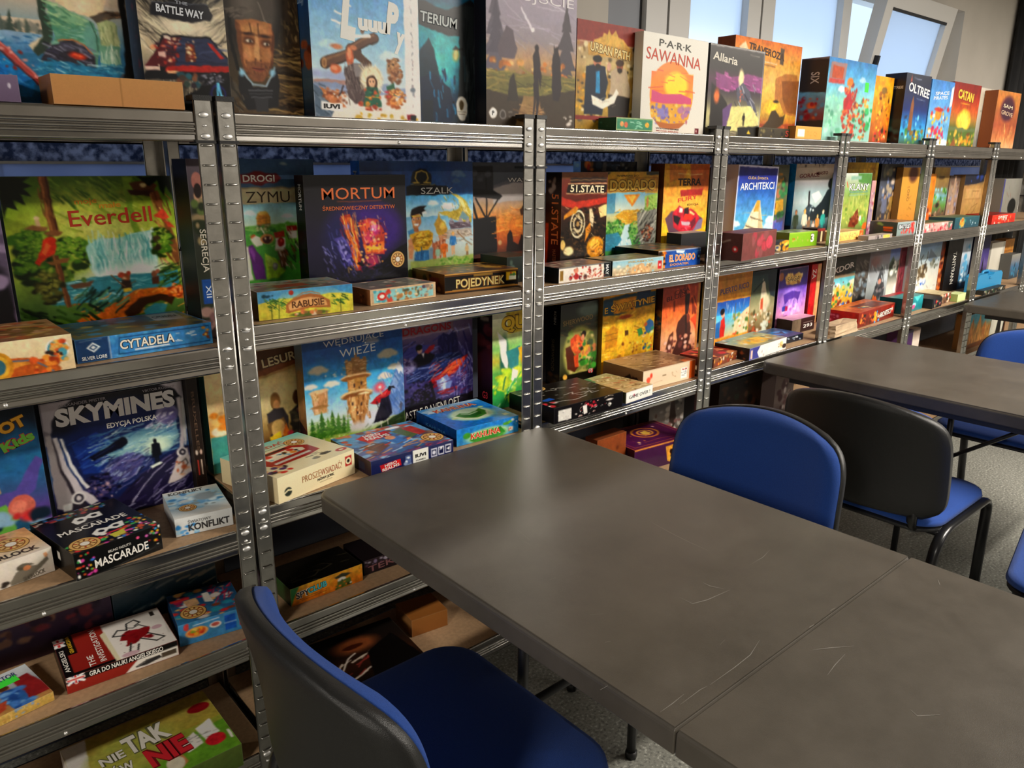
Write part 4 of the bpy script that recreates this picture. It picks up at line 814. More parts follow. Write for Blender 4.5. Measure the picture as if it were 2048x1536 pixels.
A('terium', 'teal-blue game box with a foggy night street and a glowing lamp', '123', mat=GLOSS, F="""g 3a6fa8 2f4f70 1c5f7c 1f9fae 1f86a0 1a5a7c 22405a 2a3a48;e .38 .58 .32 .20 30b8c0 .12;e .36 .62 .16 .12 58d0cc .10;
 p 2a2a2c .0 .30 .5 .34 .9 .26 1 .3 1 .46 .5 .48 0 .44;p 1c3c4c 0 .58 .10 .54 .16 .50 .24 .56 .28 .62 .34 .74 0 .80;p 17304a .0 .74 .2 .70 .5 .78 .62 .9 .5 1 0 1;k .1 .7 .6 .96 30 .06 .01 80 1f6f98 2f8fb8 173a58;
 p 33383a .70 .3 1 .3 1 1 .62 1 .68 .7;k .72 .4 1 .95 22 .2 .008 88 4a5254 23282a 3a4a50;l 1a1a1a .012 .62 .56 .74 .55;e .62 .585 .055 .035 f0c860 .02;e .62 .585 .028 .03 ffe49a;p 1c2024 .56 .555 .62 .53 .68 .555;r .03 .86 .22 1 23303c;
 t TERIUM .34 .40 .055 dfe6e4 .62 4 20303a .02;q .56 .86 .585 .87 222 0 sticker;e .72 .90 .105 .075 eee8da;e .72 .88 .04 .03 5a4a2a;l 8a8478 .004 .64 .92 .80 .92;l 8a8478 .004 .66 .935 .78 .935""")
A('meteor', 'mauve-grey game box with two dark silhouettes walking toward a village', '17161c', F="""g a49cac a8a0b0 a9a0ae a39aa8 9c9298 c09870 7a6a4a 4a4034 3a332e;k 0 .1 1 .55 24 .4 .004 15 c4bcc8 b4aabc 948a9a;p ddd6de .36 .34 .37 .33 .50 .44 .49 .46;e .50 .445 .02 .012 efe8ea;l d0c8d4 .006 .28 .2 .55 .26 .85 .31;
 d .09 .76 .50 6a6470;d .10 .62 .3 5f5a66;d .88 .80 .50 5a545a;p 6a6068 .12 .56 .20 .44 .28 .46 .32 .56 .30 .62 .14 .62;s .02 .62 .98 .70 34 .016 d09a58 c87f3f e0b878 a86a3a;p 7a7444 0 .70 1 .69 1 .80 0 .84;k 0 .68 1 .82 40 .16 .006 2 98884a 5f5a38 a8944f;
 p 4a3f34 0 .80 .4 .84 1 .76 1 1 0 1;p 9a7a50 .40 .82 .56 .82 .66 1 .30 1;k .36 .84 .6 .98 20 .1 .006 3 7a5c3c b08c60;
 p 3a3236 .50 .59 .53 .55 .56 .55 .575 .59 .60 .70 .585 .78 .565 .72 .57 .86 .56 .94 .545 .94 .53 .82 .52 .94 .505 .94 .51 .72;e .545 .545 .02 .022 352d31;p 3a3236 .72 .60 .745 .54 .74 .51 .755 .53 .78 .53 .80 .51 .79 .55 .82 .62 .83 .76 .80 .84 .74 .84 .715 .76;p 403a34 .24 .74 .28 .70 .32 .76 .34 .86 .22 .86;
 o .07 .93 .028 efeae4;o .17 .935 .026 8f8a88;o .17 .935 .018 4a423c;t P .07 .93 .025 333 .02;l 8f8a84 .006 .24 .92 .28 .92;l 8f8a84 .006 .24 .945 .27 .945;s .84 .93 .97 .98 6 .012 d8d0c8 a8a098;t UJŚCIE .66 .265 .05 ece6ea .60 0 - .0;l c8b898 .003 .42 .965 .66 .965""", L="g 15141a 1e1c26 14131a")
A('urban', 'maroon-topped game box with two men studying a paper plan', vs=0.9, base='6a2a22', F="""g 8f3a30 8f3a30 b09a70 c8ae78 a8823f b08a40 c0993f a8862f;r 0 0 1 .20 8f382c;r 0 .205 1 .215 d8b890;s 0 .22 1 1 130 .022 d8c088 8a7040 e4d4a8 3f3a34 b58a38 6a5a3a;s .0 .55 .25 .9 26 .02 e0a828 c88a20 4a4438;
 p d8a850 .24 .18 .36 .14 .38 .10 .44 .11 .46 .06 .50 .11 .56 .06 .60 .12 .68 .14 .80 .24 .80 .30 .22 .24;r .16 .22 .82 .34 c89a4a;
 p 1f2a3c .14 .46 .26 .42 .42 .44 .46 .60 .40 .94 .12 .94;p 2f8fc0 .28 .50 .34 .49 .35 .72 .29 .72;e .30 .40 .055 .055 c08060;e .30 .365 .065 .035 1c1814;e .31 .44 .04 .025 2c201a;p b8a488 .50 .48 .60 .42 .74 .44 .82 .66 .80 .92 .50 .92;e .64 .42 .05 .055 9a5a40;e .64 .385 .065 .035 4a3018;e .64 .46 .04 .025 2c1c14;p 2c2420 .48 .72 .82 .74 .80 .96 .48 .96;e .48 .43 .035 .045 d0a08a;
 p ece4d4 .22 .74 .40 .80 .56 .72 .60 .66 .64 .70 .58 .80 .40 .88 .24 .84;k .24 .76 .58 .84 8 .1 .003 -20 b0a898;r 0 .955 1 1 8a2a24;t URBAN_PATH .49 .275 .085 f0d890 .60 5 6a4a1c .02""")
A('green_small', 'small dark green flat box with a pale green front by the top shelf edge', '1c3c2c', F="g 3f8a6a 38805f;w .07 d8c888;e .15 .5 .05 .2 e0a060;e .26 .55 .05 .22 d06a4a;k .38 .25 .68 .8 12 .4 .05 2 b0d8c0 90c8a8;e .84 .5 .06 .2 e0a838", L="g 24503a 1f4432;e .15 .35 .06 .08 3a6a50;e .5 .65 .05 .08 2f5a44")
A('park', 'white game box with an orange sunset egg and red lettering', 'c8c4b8', mat=GLOSS, F="""z;g d9d6cc d6d2c8;e .46 .60 .335 .34 e8862a;e .46 .60 .325 .33 e8862a;G .16 .40 .76 .62 ee7a2c f0b030;e .46 .50 .30 .20 ee8a2c .04;e .52 .50 .18 .14 f6d030 .03;k .2 .36 .75 .6 14 .2 .008 4 f0a030 e46a38 d8603a;p c8507a .15 .56 .32 .60 .60 .58 .77 .62 .77 .70 .4 .70 .15 .68;p d8a03a .13 .70 .78 .68 .74 .84 .6 .93 .3 .93 .16 .84;s .16 .70 .76 .90 60 .018 e0b048 b06a7a 8a7ab0 c88a3a d8c068 6a5a8a;s .22 .72 .40 .84 12 .03 7a6aa8 8a80b8;s .58 .72 .74 .84 10 .03 9a6a9a b07a98;p b06a3a .22 .88 .46 .90 .70 .88 .60 .945 .46 .96 .30 .945;
 t P·A·R·K .48 .095 .07 4a4a44 .50 2;t SAWANNA .47 .225 .12 c84a34 .84 3 - 0;t WOLFGANG_KRAMER .42 .955 .016 4a2a2a .36 1;t MICHAEL_KIESLING .42 .98 .014 b04a44 .34 1;r .86 .935 .925 .995 6a1f2c;o .885 .965 .014 c8a0a0""")
A('allaria', 'dark grey shrink-wrapped game box with a rider above a magenta sky', '2c2a2a', mat=GLOSS, F="""g 3f3a38 3a3634 3f3a3a 5a4050 4a4048 6f6a5a c0b884 b0aa7a 3f3c38;p 8a4a7c .12 .30 .4 .34 .7 .28 1 .30 1 .48 .6 .46 .3 .50 .14 .46;k .12 .3 1 .5 26 .1 .012 10 b05a98 6a3a62 c070a8;e .58 .34 .05 .10 f0e0a8 .02;p 5a5a68 .50 .46 .62 .38 .74 .46 .90 .66 .96 .78 .80 .72 .70 .58 .54 .58;k .5 .4 .9 .75 22 .1 .01 45 8a8a98 3a3844 b0b0b8;s .56 .46 .66 .6 8 .016 a85a48 c87a60;
 p 34302f .06 .42 .16 .48 .34 .62 .46 .80 .40 .95 .20 .98 .06 .98;e .16 .56 .05 .08 d8743a .03;p 6a4f7a .28 .70 .44 .62 .48 .80 .38 .98 .30 .9;p d8d08a .44 .66 .80 .64 1 .80 1 .92 .36 .94;k .4 .68 1 .92 24 .1 .006 -20 e4dc9c b0a870 c8c088;f .68 .88 .15 2a2420 2a2420 2a2420 2a2420;p 2a2824 .58 .90 1 .86 1 1 .6 1;p d8b83a .76 .965 .80 .92 .84 .965;l d8c8a8 .008 .22 .955 .56 .965;l d8c8a8 .008 .22 .985 .56 .99;t Allaria .27 .14 .085 dcd6c8 .44 4 - .02;l 9a948a .006 .72 .06 .9 .07;l c8c4c0 .012 0 .012 1 .012;l 9a9494 .012 .985 0 .985 1""")
A('trav', 'tall orange western game box with cowboys and a canyon', '8a4420', F="""g d8742a dc8f38 dfa850 e0b060 e2b85a dcae48 c89a3a a8552a 6a3420;p b0743a .62 .36 .78 .30 .96 .30 1 .5 1 .74 .80 .72 .70 .58 .64 .62;p 8a5526 .72 .38 1 .36 1 .72 .84 .70 .76 .56;p e8d0a8 .06 .10 .14 .04 .20 .14 .26 .20 .10 .22;e .6 .66 .12 .07 f0c038 .03;p 9a4a2a 0 .80 .4 .84 1 .82 1 1 0 1;k 0 .8 1 1 30 .1 .01 5 b05a34 7a3420 c87a48;
 p 4a2a2c .10 .52 .26 .46 .34 .48 .40 .42 .42 .52 .34 .56 .28 .62 .26 .78 .20 .84 .14 .80 .16 .62;p a83020 .16 .56 .28 .55 .26 .68 .17 .68;p 4a3a20 .44 .90 .56 .80 .60 .70 .66 .68 .74 .76 .82 .72 .80 .82 .64 .92 .50 .94;e .66 .60 .045 .014 3a2a18;r 0 .93 1 1 3c3424;s 0 .93 .9 .99 14 .016 6a6040 2a2418;s .6 .93 .7 .99 3 .018 a83028;
 t TRAVEROZA .46 .11 .07 4a2c16 .54 5 - .03;l e8c8a0 .012 .36 .205 .62 .22;l 8a5a30 .010 .38 .235 .6 .25;p 5a4a3a .66 .05 .72 .055 .72 .22 .66 .215""", L="g 8a4a24 9a5a30 6a3a20;s .2 .2 .8 .9 10 .03 6a3a1c b06a38")
A('brown_s', 'small dark brown flat game under the orange western box', '2c241a', F="g 4a4230 3a3426;s .05 .2 .7 .9 9 .16 7a7048 2a2418;t S .84 .5 .6 a83a30 .1")
A('orange_s', 'small plain orange flat box beside the blue heroes game', 'a8763a', F="z;g d8a050 d09848;r .08 .25 .34 .85 ece4d4;k .44 .3 .9 .85 8 .25 .04 2 b88840")
A('heroes', 'light blue game box with orange heroes and a round green sticker', '3a3836', F="""g 3f7fb8 4f9ac8 74b8d0 8ac8b8 8fc0a8 8ac0b0 8fb8b0;c .3 .36 .06 d8ece8;c .72 .22 .06 a8c8e0;p 9a7a7a .05 .05 .36 .05 .34 .30 .02 .30;p b0502a .09 .09 .31 .10 .30 .24 .08 .24;r .04 .25 .34 .30 c04a44;s .02 .45 .35 .95 40 .03 8fd0b0 6ab090 a8d8c0 5a9a80;
 s .36 .28 .62 .98 80 .026 c8502f d8703a b03a34 e08a4a a84a3a 8a3a34;s .60 .44 .90 .98 70 .026 d0682f b04a34 e8a040 8a4438 3f7f5f;e .46 .26 .06 .05 e07a30;p b02f38 .36 .50 .48 .36 .56 .52 .52 .60 .38 .60;s .85 .5 1 .85 10 .03 2f9a5a 3fb06a;q .78 .24 .86 .36 3ff03f 0 green_sticker;n .06 6""",
  L="g 8a8688 4a4644 46403e 4a4442;G 0 .42 1 .72 7ab8d8 8a4a4a;s .1 .48 .95 .72 26 .03 c83a3a a82a34 d8683a 6a9ab8;p 46403e 0 0 1 .03 1 .42 0 .40;t SIX .55 .24 .3 c8c4c0 .14 90")
A('amber', 'narrow amber game box with a skeleton picture beside the dark blue box', '9a6a18', F="g e89a18 f0a820 d88a1c b86a20 8a4a24;s .5 .2 .95 1 60 .028 f0b838 a8641c c8841f d84a28 6a3a1c;e .68 .2 .1 .05 8a6a30;s .5 .8 1 1 14 .03 c83a2a e0c890 4a3018;t S .95 .98 .02 fff .02")
A('oltree', 'dark blue game box with white lettering above a blue glowing tower', '1c2030', mat=GLOSS, F="g 22283c 1e2846 1c2c5a 1a3470 2a78b8 3fa8d0 3f5a4a;s .1 .6 .9 .92 40 .03 3fa8e0 1f5f9a 7fd0e8 2a3a58;p 8a5a3a .30 .42 .36 .30 .42 .42 .44 .8 .28 .8;s .2 .8 1 1 30 .03 d8b83a 3f7a3a 8a6a30 5a8a4a;p 9a4a3a .16 .12 .20 .02 .24 .12;t OLTREE .56 .22 .12 f0eee8 .86 6 - .02;l a8b0c0 .008 .3 .06 .6 .07;l 98a0b8 .008 .5 .34 .85 .36", L="g 23263a 24242c 202028 1c3a34 223;G .0 .68 1 1 2a3f38 1c2420;t OLTREE .55 .20 .035 c8c4bc .7;s .1 .78 .9 .98 10 .04 3a5a50 121212")
A('comic', 'light blue comic-style game box with an orange figure beside the red box', '3a6aa0', F="g 4a86c8 5a98d4 6aa4d8 6aa8d0 7fb0d0;s .1 .4 .9 .95 70 .03 e08a2a c83a3a 8ac8e0 d8b83a b04a6a e8e0d0 3a6ab0;e .45 .5 .14 .10 d88a30;e .45 .44 .2 .03 b8382f;s .2 .7 .8 .85 16 .035 c02a5a d83a5a;r 0 .9 1 1 d8e0e8;s 0 .9 1 1 20 .025 3a6ab0 e8e4dc d8a03a;p f0ece4 .9 .1 1 .05 1 .35 .9 .4;t SPACE .5 .19 .05 f0f0f0 .6 -4;t PIRATES .45 .26 .05 f0f0f0 .6 -4")
A('catan', 'dark red game box with a yellow setting sun over fields', '7a2018', mat=GLOSS, F="g 8a2418 9a2a18 b0401c c8602a a87838 5a6a30 6a7a38 b0883a;e .50 .58 .26 .18 f0c040 .03;e .50 .58 .2 .13 f8d858 .03;m 6a7a50 .72 .05 6;m 5a7034 .78 .04 6;s 0 .76 1 1 60 .03 8a9a3a c89a3a 4a6a2c d8b04a 7a4a28;s .4 .82 .9 .92 14 .03 e0a030 d88a28;p 8a5a34 .1 1 .26 .86 .34 1;t CATAN .46 .19 .13 f0c838 .58 4 8a3a10 .04;l f0c838 .01 .3 .31 .66 .325")
A('whitetree', 'pale cream game box with grey misty trees next to the rusty orange box', 'b0aa9a', F="g cfc8b8 cbc4b2 c8c2b2 b8b4a8 a09e94 7a7c74;d .3 1 .40 7a7c78;d .55 1 .5 8a8a84;d .78 1 .45 6a6c68;d .15 1 .3 8f8f88;k .1 .7 .9 1 24 .12 .01 90 5a5c58 c8c8c0 8a8c88;l 6a6a60 .006 .6 0 .66 .12 .7 .3;t LAS .35 .38 .03 8a8a84 .4")
A('rust', 'rusty orange game box at the far right of the top shelf', '8a4a24', F="g c8823f c07a3c b0643a a8583a c07848 e0b080;e .5 .3 .3 .22 5a2a3a .06;e .5 .32 .24 .17 4a2438 .02;k .1 .6 .9 1 30 .12 .02 80 e0a868 a85a34 c88050;p 3a241c .34 1 .40 .88 .48 1;t SAM .5 .26 .06 e8d8b8 .4 4;t GROVE .5 .38 .07 d8b898 .5 4")
# ================================================================ second row
A('violet', 'violet-grey game box with a black figure cut by the left photo edge', '3a3444', F="g 6a5f78 7a6c84 6a5a70 4a3f50;e .65 .55 .35 .25 16141a .06;p 121016 .3 .7 .9 .5 1 .9 .4 1;s .5 .1 1 .5 14 .04 8a7a94 5a4f64")
A('everdell', 'green game box with a jungle waterfall and mice on a bridge', '3a4a22', mat=GLOSS, F="""g 4f6e1c 5f8022 86a02c b4c044 b8c24a 8aa440 5a7a36 44602c 34481f;
 e .50 .24 .36 .15 c4cc50 .12;e .55 .31 .22 .07 d8da70 .08;k .25 .0 .86 .16 60 .10 .010 40 4a6a1c 5f8024 6f9030 83a038;k .3 .14 .8 .32 30 .10 .012 30 b0c048 c8d060 98ac3a;p 7c9a34 .70 .0 .76 0 .735 .18 .775 .36 .73 .36 .70 .2;
 p 7a4a28 .215 0 .270 0 .280 .33 .235 .33;l b0743f .012 .228 0 .246 .33;l 4a2a18 .012 .262 0 .276 .33;k .2 .0 .28 .3 10 .05 .005 85 93602f 5f3a1e;
 p 18200e 0 0 .17 .0 .13 .03 .18 .055 .13 .07 .17 .11 .11 .10 .13 .155 .07 .13 .08 .19 .03 .17 0 .23;
 p 5f3a24 .74 .045 .84 .015 .91 .06 .88 .10 .76 .09;p 42261a .72 .085 .90 .09 .87 .125 .74 .115;p 18200e .78 0 1 0 1 .13 .97 .06 .94 .13 .91 .03 .86 .06;e .82 .055 .02 .014 d8c08a;
 p 7c4c2a .86 .10 .91 .09 .945 .26 1 .44 1 .60 .955 .52 .915 .30;k .87 .1 1 .55 30 .10 .007 70 b07a42 5a3218 8a5630 c08c50;
 y 0 .30 .26 .50 46 .030 1f3412 42701e 6f9c2c a4c048;y .20 .36 .46 .56 46 .026 22380f 4a7820 78a42e aec450;y 0 .44 .2 .62 34 .03 1a2c0e 3a601c 5f8a28 8eb03a;y .06 .54 .34 .66 30 .024 22340f 4f6f22 88903a;
 r .163 .235 .188 .30 cfae80;e .176 .235 .018 .012 e0c498;p 9a6a40 .09 .300 .15 .278 .23 .290 .21 .315 .14 .305;p 8a5a34 .20 .325 .26 .305 .31 .325 .28 .345 .22 .342;
 p d23a1c .125 .50 .165 .43 .195 .365 .245 .355 .262 .40 .24 .455 .19 .475 .15 .515;e .235 .375 .03 .028 c83418;p f06a34 .17 .44 .21 .38 .23 .40 .19 .46;
 p a4d4c8 .425 .415 .50 .375 .62 .375 .76 .345 .86 .335 .875 .42 .845 .60 .46 .62 .43 .50;p 78bcb8 .47 .40 .55 .385 .53 .60 .47 .60;p 86c6be .66 .37 .74 .36 .74 .56 .67 .58;k .44 .38 .86 .58 110 .13 .0055 88 eaf6ec 64b0ac c6e8dc 4c9c9c f6faf2 9ad4c8;e .62 .61 .22 .045 f0f4e8 .05;e .76 .57 .12 .04 e6f0e4 .05;
 y .83 .33 .97 .52 34 .022 23380f 47701f 7ea234 b4c456;s .84 .38 .88 .46 8 .014 4a3a2a 33281c;
 p 3c8894 .16 .63 .45 .615 .98 .60 .98 .76 .6 .78 .18 .76;k .16 .62 .98 .76 70 .09 .005 2 96d0d2 2a6a72 bce2dc 4698a0 74b8bc;p 6a4a34 .30 .642 .45 .636 .42 .668 .32 .67;e .385 .622 .016 .018 5a7a3a;
 p 6a4024 .225 .46 .262 .46 .295 .78 .262 .78;l 9a6638 .007 .236 .46 .27 .78;p 8a5a30 .185 .495 .33 .48 .31 .51 .21 .515;y .10 .56 .26 .76 26 .024 2c2c12 5a5a24 8a8a3c;
 p c8641c .24 .90 .40 .835 .55 .775 .68 .72 .84 .705 1 .735 1 .80 .84 .765 .73 .78 .63 .85 .56 .95 .3 .97;k .3 .72 .98 .9 60 .05 .006 -18 f0a040 b8521a e8842a 8a3c14 f4bc58;p 3c2410 .60 .845 .70 .765 .84 .75 .94 .785 .91 .83 .84 .80 .75 .81 .70 .87 .62 .90;p 3a8088 .72 .86 .80 .81 .88 .83 .86 .88 .74 .90;y .90 .70 1 .80 16 .016 8a3414 d8642a f0a058;
 k .34 .70 .60 .82 40 .09 .010 -38 1c4036 3a6a50 64946c 0f2a22;k .04 .80 .46 .98 44 .12 .013 28 1c3010 33501a 4f7026 0f1c08;k .86 .56 1 .70 36 .07 .008 -22 22381a 3f5c22 5f7c30;
 e .635 .625 .026 .026 94522e;e .610 .608 .017 .018 c04a30;e .655 .600 .015 .016 b8442c;e .625 .632 .010 .008 e0b088;p 3a2a22 .612 .645 .662 .645 .672 .70 .602 .70;r .612 .70 .664 .72 e0b834;l 7a5636 .008 .555 .61 .625 .685;l 7a5636 .006 .66 .675 .70 .655;e .825 .615 .019 .022 84523a;e .845 .604 .012 .014 a86048;p 563628 .805 .635 .85 .635 .845 .685 .806 .685;
 t Everdell .60 .24 .095 c23a26 .50 -2 - .008;t moje .46 .145 .032 eaa02c .13 -3 - .02;t małe .60 .172 .032 eaa02c .13 -3 - .02;p c84a30 .86 .245 .925 .205 .965 .265 .92 .275;p c84a30 .92 .28 .96 .295 .99 .33 .945 .325""", L="g 2c3a1c 22301a 1c2814")
A('spine0', 'narrow upright game box with a portrait on its dark spine', '20201f', F="g 5a4f58 4a4448 3a3c34 2f342a 343a2c 2a2c28;e .5 .12 .3 .05 a06a60;e .55 .20 .3 .05 b08a70;e .5 .17 .22 .04 2a1c18;s .2 .22 .9 .45 16 .03 5a6a3a 2c3420 8a7a5a;r .2 .66 .9 .80 1f4a8a;t XII .55 .73 .3 c8d4e4 .07 90;t SEGRECJA .55 .50 .34 c8c0b0 .24 90;s .1 .82 .95 1 14 .03 7a5a58 9a7a70 4a3838", L="g 1a1a1c 22221f 1c1c1c")
A('sliver0', 'bright box edge in light blue, orange and green behind the shelf post', '5a8ab0', F="g 8ab8d0 8ab8d0 8ac4d8 e8a82c f0b838 4a9a5a 7fc0d8 e8a07a f0d8c0 4a7a3a;r 0 .30 1 .40 7fc0d8;s .2 .4 .9 .5 6 .03 d8702c")
A('beige', 'cream flat game box with orange ornament at the left photo edge', 'c8ae84', mat=GLOSS, F="g e8d4ac e0c89c;e .18 .9 .5 .42 c8642c;e .18 .92 .38 .34 d8903a;e .45 .95 .35 .25 b85a24;l 6a6a74 .05 .1 .55 .45 .6 .62 .85 .7 1;o .79 .38 .30 e4e0d4;o .79 .38 .25 4a98a8;o .79 .38 .19 d8a058;s .66 .15 .92 .7 30 .07 c8502a e08a34 3a2a24 4a98a8 d8b060;e .0 .68 .2 .42 c88a28;e .0 .68 .15 .32 e0a838;e .0 .68 .1 .22 3a6a78;s .4 .55 .75 1 20 .07 d8602a e88a34 a8401c;n .04 6", T="g a07858 9a7250 8a6448;e .4 .55 .5 .3 b08850;e .4 .55 .4 .22 7a5a34;s 0 0 1 1 40 .05 8a6444 b89068 6a4a34 a8603c")
A('cytadela', 'blue flat game box with a silver diamond logo on its front', '1c3c68', mat=GLOSS, F="g 3f86c0 3a7eb8 4a8ec4;s .25 0 1 1 40 .10 4a94c8 3a78b0 5aa0d0;r 0 0 .225 1 22446e;r .225 .0 .235 1 8aa0b8;l 6a7f98 .03 .03 .1 .18 .06;p e4ecf2 .118 .18 .165 .40 .118 .62 .071 .40;p 22446e .118 .26 .150 .40 .118 .54 .086 .40;p e4ecf2 .118 .32 .135 .40 .118 .48 .10 .40;p 1f4a78 .30 .12 .98 .12 .98 .88 .28 .88;p 3f86c0 .305 .17 .975 .17 .975 .83 .29 .83;k .70 .3 .9 .66 9 .2 .04 0 d8e4ec a8c4d8;s .93 .15 .98 .8 10 .07 c8903a e0b85a 8a4a28;r .40 .72 .66 .78 e0e4e8;t SILVER_LORE .117 .83 .15 e8eef4 .17;t CYTADELA .50 .46 .38 eee8d8 .40 0 1c2c44 .02", T="g 4a6a88 3f5a6a 5a5a48 6a6a4c;s 0 .1 1 1 60 .06 5a6a5a 7a6a48 3a4a58 8a8050 4a7a98;p 8a9098 .72 .05 .95 .10 .92 .55 .70 .5;t CYTADELA .82 .3 .12 3a4048 .2;w .02 3a6fa8", L="g 1c3450 142840")
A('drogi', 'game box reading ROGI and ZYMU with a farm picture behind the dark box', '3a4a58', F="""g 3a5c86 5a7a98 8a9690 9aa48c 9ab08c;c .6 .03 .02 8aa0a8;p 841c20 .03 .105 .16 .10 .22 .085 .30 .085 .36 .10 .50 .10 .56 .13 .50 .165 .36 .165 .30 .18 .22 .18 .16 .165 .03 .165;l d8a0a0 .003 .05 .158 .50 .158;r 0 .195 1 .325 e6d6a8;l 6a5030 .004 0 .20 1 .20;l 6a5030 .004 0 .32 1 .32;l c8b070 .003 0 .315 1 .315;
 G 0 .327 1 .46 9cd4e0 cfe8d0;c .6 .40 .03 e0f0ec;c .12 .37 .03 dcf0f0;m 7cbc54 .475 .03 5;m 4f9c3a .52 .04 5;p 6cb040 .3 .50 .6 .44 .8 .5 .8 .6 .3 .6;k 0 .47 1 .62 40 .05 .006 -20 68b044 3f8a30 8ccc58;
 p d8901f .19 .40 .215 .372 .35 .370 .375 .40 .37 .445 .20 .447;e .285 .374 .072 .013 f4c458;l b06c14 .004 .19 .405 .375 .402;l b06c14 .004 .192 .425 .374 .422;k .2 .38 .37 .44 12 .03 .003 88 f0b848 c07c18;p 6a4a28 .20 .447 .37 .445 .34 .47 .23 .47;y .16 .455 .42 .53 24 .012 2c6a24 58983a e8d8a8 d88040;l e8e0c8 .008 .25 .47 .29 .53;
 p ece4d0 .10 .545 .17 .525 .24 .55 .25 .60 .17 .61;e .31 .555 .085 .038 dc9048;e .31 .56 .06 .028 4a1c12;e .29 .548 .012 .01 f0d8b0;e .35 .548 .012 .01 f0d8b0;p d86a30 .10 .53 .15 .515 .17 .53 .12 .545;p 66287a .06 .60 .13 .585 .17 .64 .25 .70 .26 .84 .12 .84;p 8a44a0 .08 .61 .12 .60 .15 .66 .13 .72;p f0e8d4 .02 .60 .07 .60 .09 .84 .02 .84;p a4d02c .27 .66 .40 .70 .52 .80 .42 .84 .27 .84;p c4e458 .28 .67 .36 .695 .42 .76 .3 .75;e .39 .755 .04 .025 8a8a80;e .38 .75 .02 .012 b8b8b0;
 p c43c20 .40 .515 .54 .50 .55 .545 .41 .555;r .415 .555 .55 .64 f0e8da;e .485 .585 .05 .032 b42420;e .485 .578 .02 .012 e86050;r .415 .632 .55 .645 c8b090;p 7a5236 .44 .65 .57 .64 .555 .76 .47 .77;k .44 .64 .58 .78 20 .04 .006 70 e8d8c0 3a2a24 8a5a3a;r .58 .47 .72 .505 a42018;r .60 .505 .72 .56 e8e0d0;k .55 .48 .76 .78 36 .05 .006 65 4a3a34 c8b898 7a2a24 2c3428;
 t DROGI .27 .132 .046 f4eadf .40 0 - .02;t ZYMU .37 .260 .078 453620 .56 0 - -.005""", T="g 5a98e8 4f88d8")  # top face painted bright blue to carry the window daylight
A('mortum', 'black game box with an orange and purple burning street scene', '0e0e12', mat=GLOSS, F="""g 17171c 201e26 2a2732 2c293a 2b2740 29253f 211f38 191728 14131e;e .58 .42 .30 .18 4a2a80 .14;e .72 .45 .2 .18 422a78 .12;e .36 .5 .2 .2 2c2c58 .12;
 p b83c28 .33 .33 .42 .31 .485 .50 .505 .78 .455 .79 .385 .52;p e8702e .365 .34 .42 .34 .475 .56 .485 .76 .45 .76;p f8a844 .40 .44 .445 .46 .475 .62 .475 .72 .455 .70;k .32 .31 .50 .77 80 .09 .005 78 f8a040 b83228 fcc868 8c2034 e8682c;l fcd078 .006 .42 .36 .475 .62;
 p b84434 .50 .38 .60 .35 .70 .37 .765 .48 .755 .66 .58 .65 .54 .56;e .63 .44 .085 .065 c2387a .02;e .64 .42 .040 .028 f490c0 .01;e .645 .455 .03 .012 ffd8e8;p cc4464 .535 .47 .655 .46 .67 .545 .56 .56;e .57 .42 .05 .05 e8603c .02;p f07c34 .535 .565 .765 .55 .745 .635 .56 .65;p fcc044 .565 .58 .735 .57 .725 .615 .575 .625;e .62 .71 .075 .065 a0345a .03;s .50 .36 .78 .76 90 .009 f8a850 c83450 ec6c3c 8a2458 fcc880 5a1c48;k .50 .34 .78 .76 30 .06 .004 70 ffd49a 7a1c44;
 p 5850a0 .255 .50 .34 .485 .40 .58 .43 .72 .345 .76;p 8a84cc .285 .52 .33 .51 .355 .60 .31 .62;k .14 .40 .46 .84 90 .06 .006 62 46468a 6c6ab8 24244f 9896d4 161632;s .30 .56 .42 .70 14 .010 a8a4e0 2a2860;y .18 .72 .84 .92 50 .016 0f0e1a 1e1c36 2c2a52;p 101018 .70 .76 .84 .64 1 .58 1 1 .58 1;k .5 .75 .9 .95 24 .08 .006 -10 2c2a48 0c0c14;
 t MORTUM .52 .145 .092 dc6c34 .72 0 - .002;t ŚREDNIOWIECZNY_DETEKTYW .52 .262 .030 cc6430 .72 0;l c86030 .004 .30 .212 .74 .212;b .89 .715 .072""", L="g 0c0c0e 121216 0e0e12;s .3 .4 .9 .95 12 .03 3a1c20 1c1c2c;t MORTUM .55 .17 .30 e8e4e0 .20 90", T="g 20242c 1a1c24")
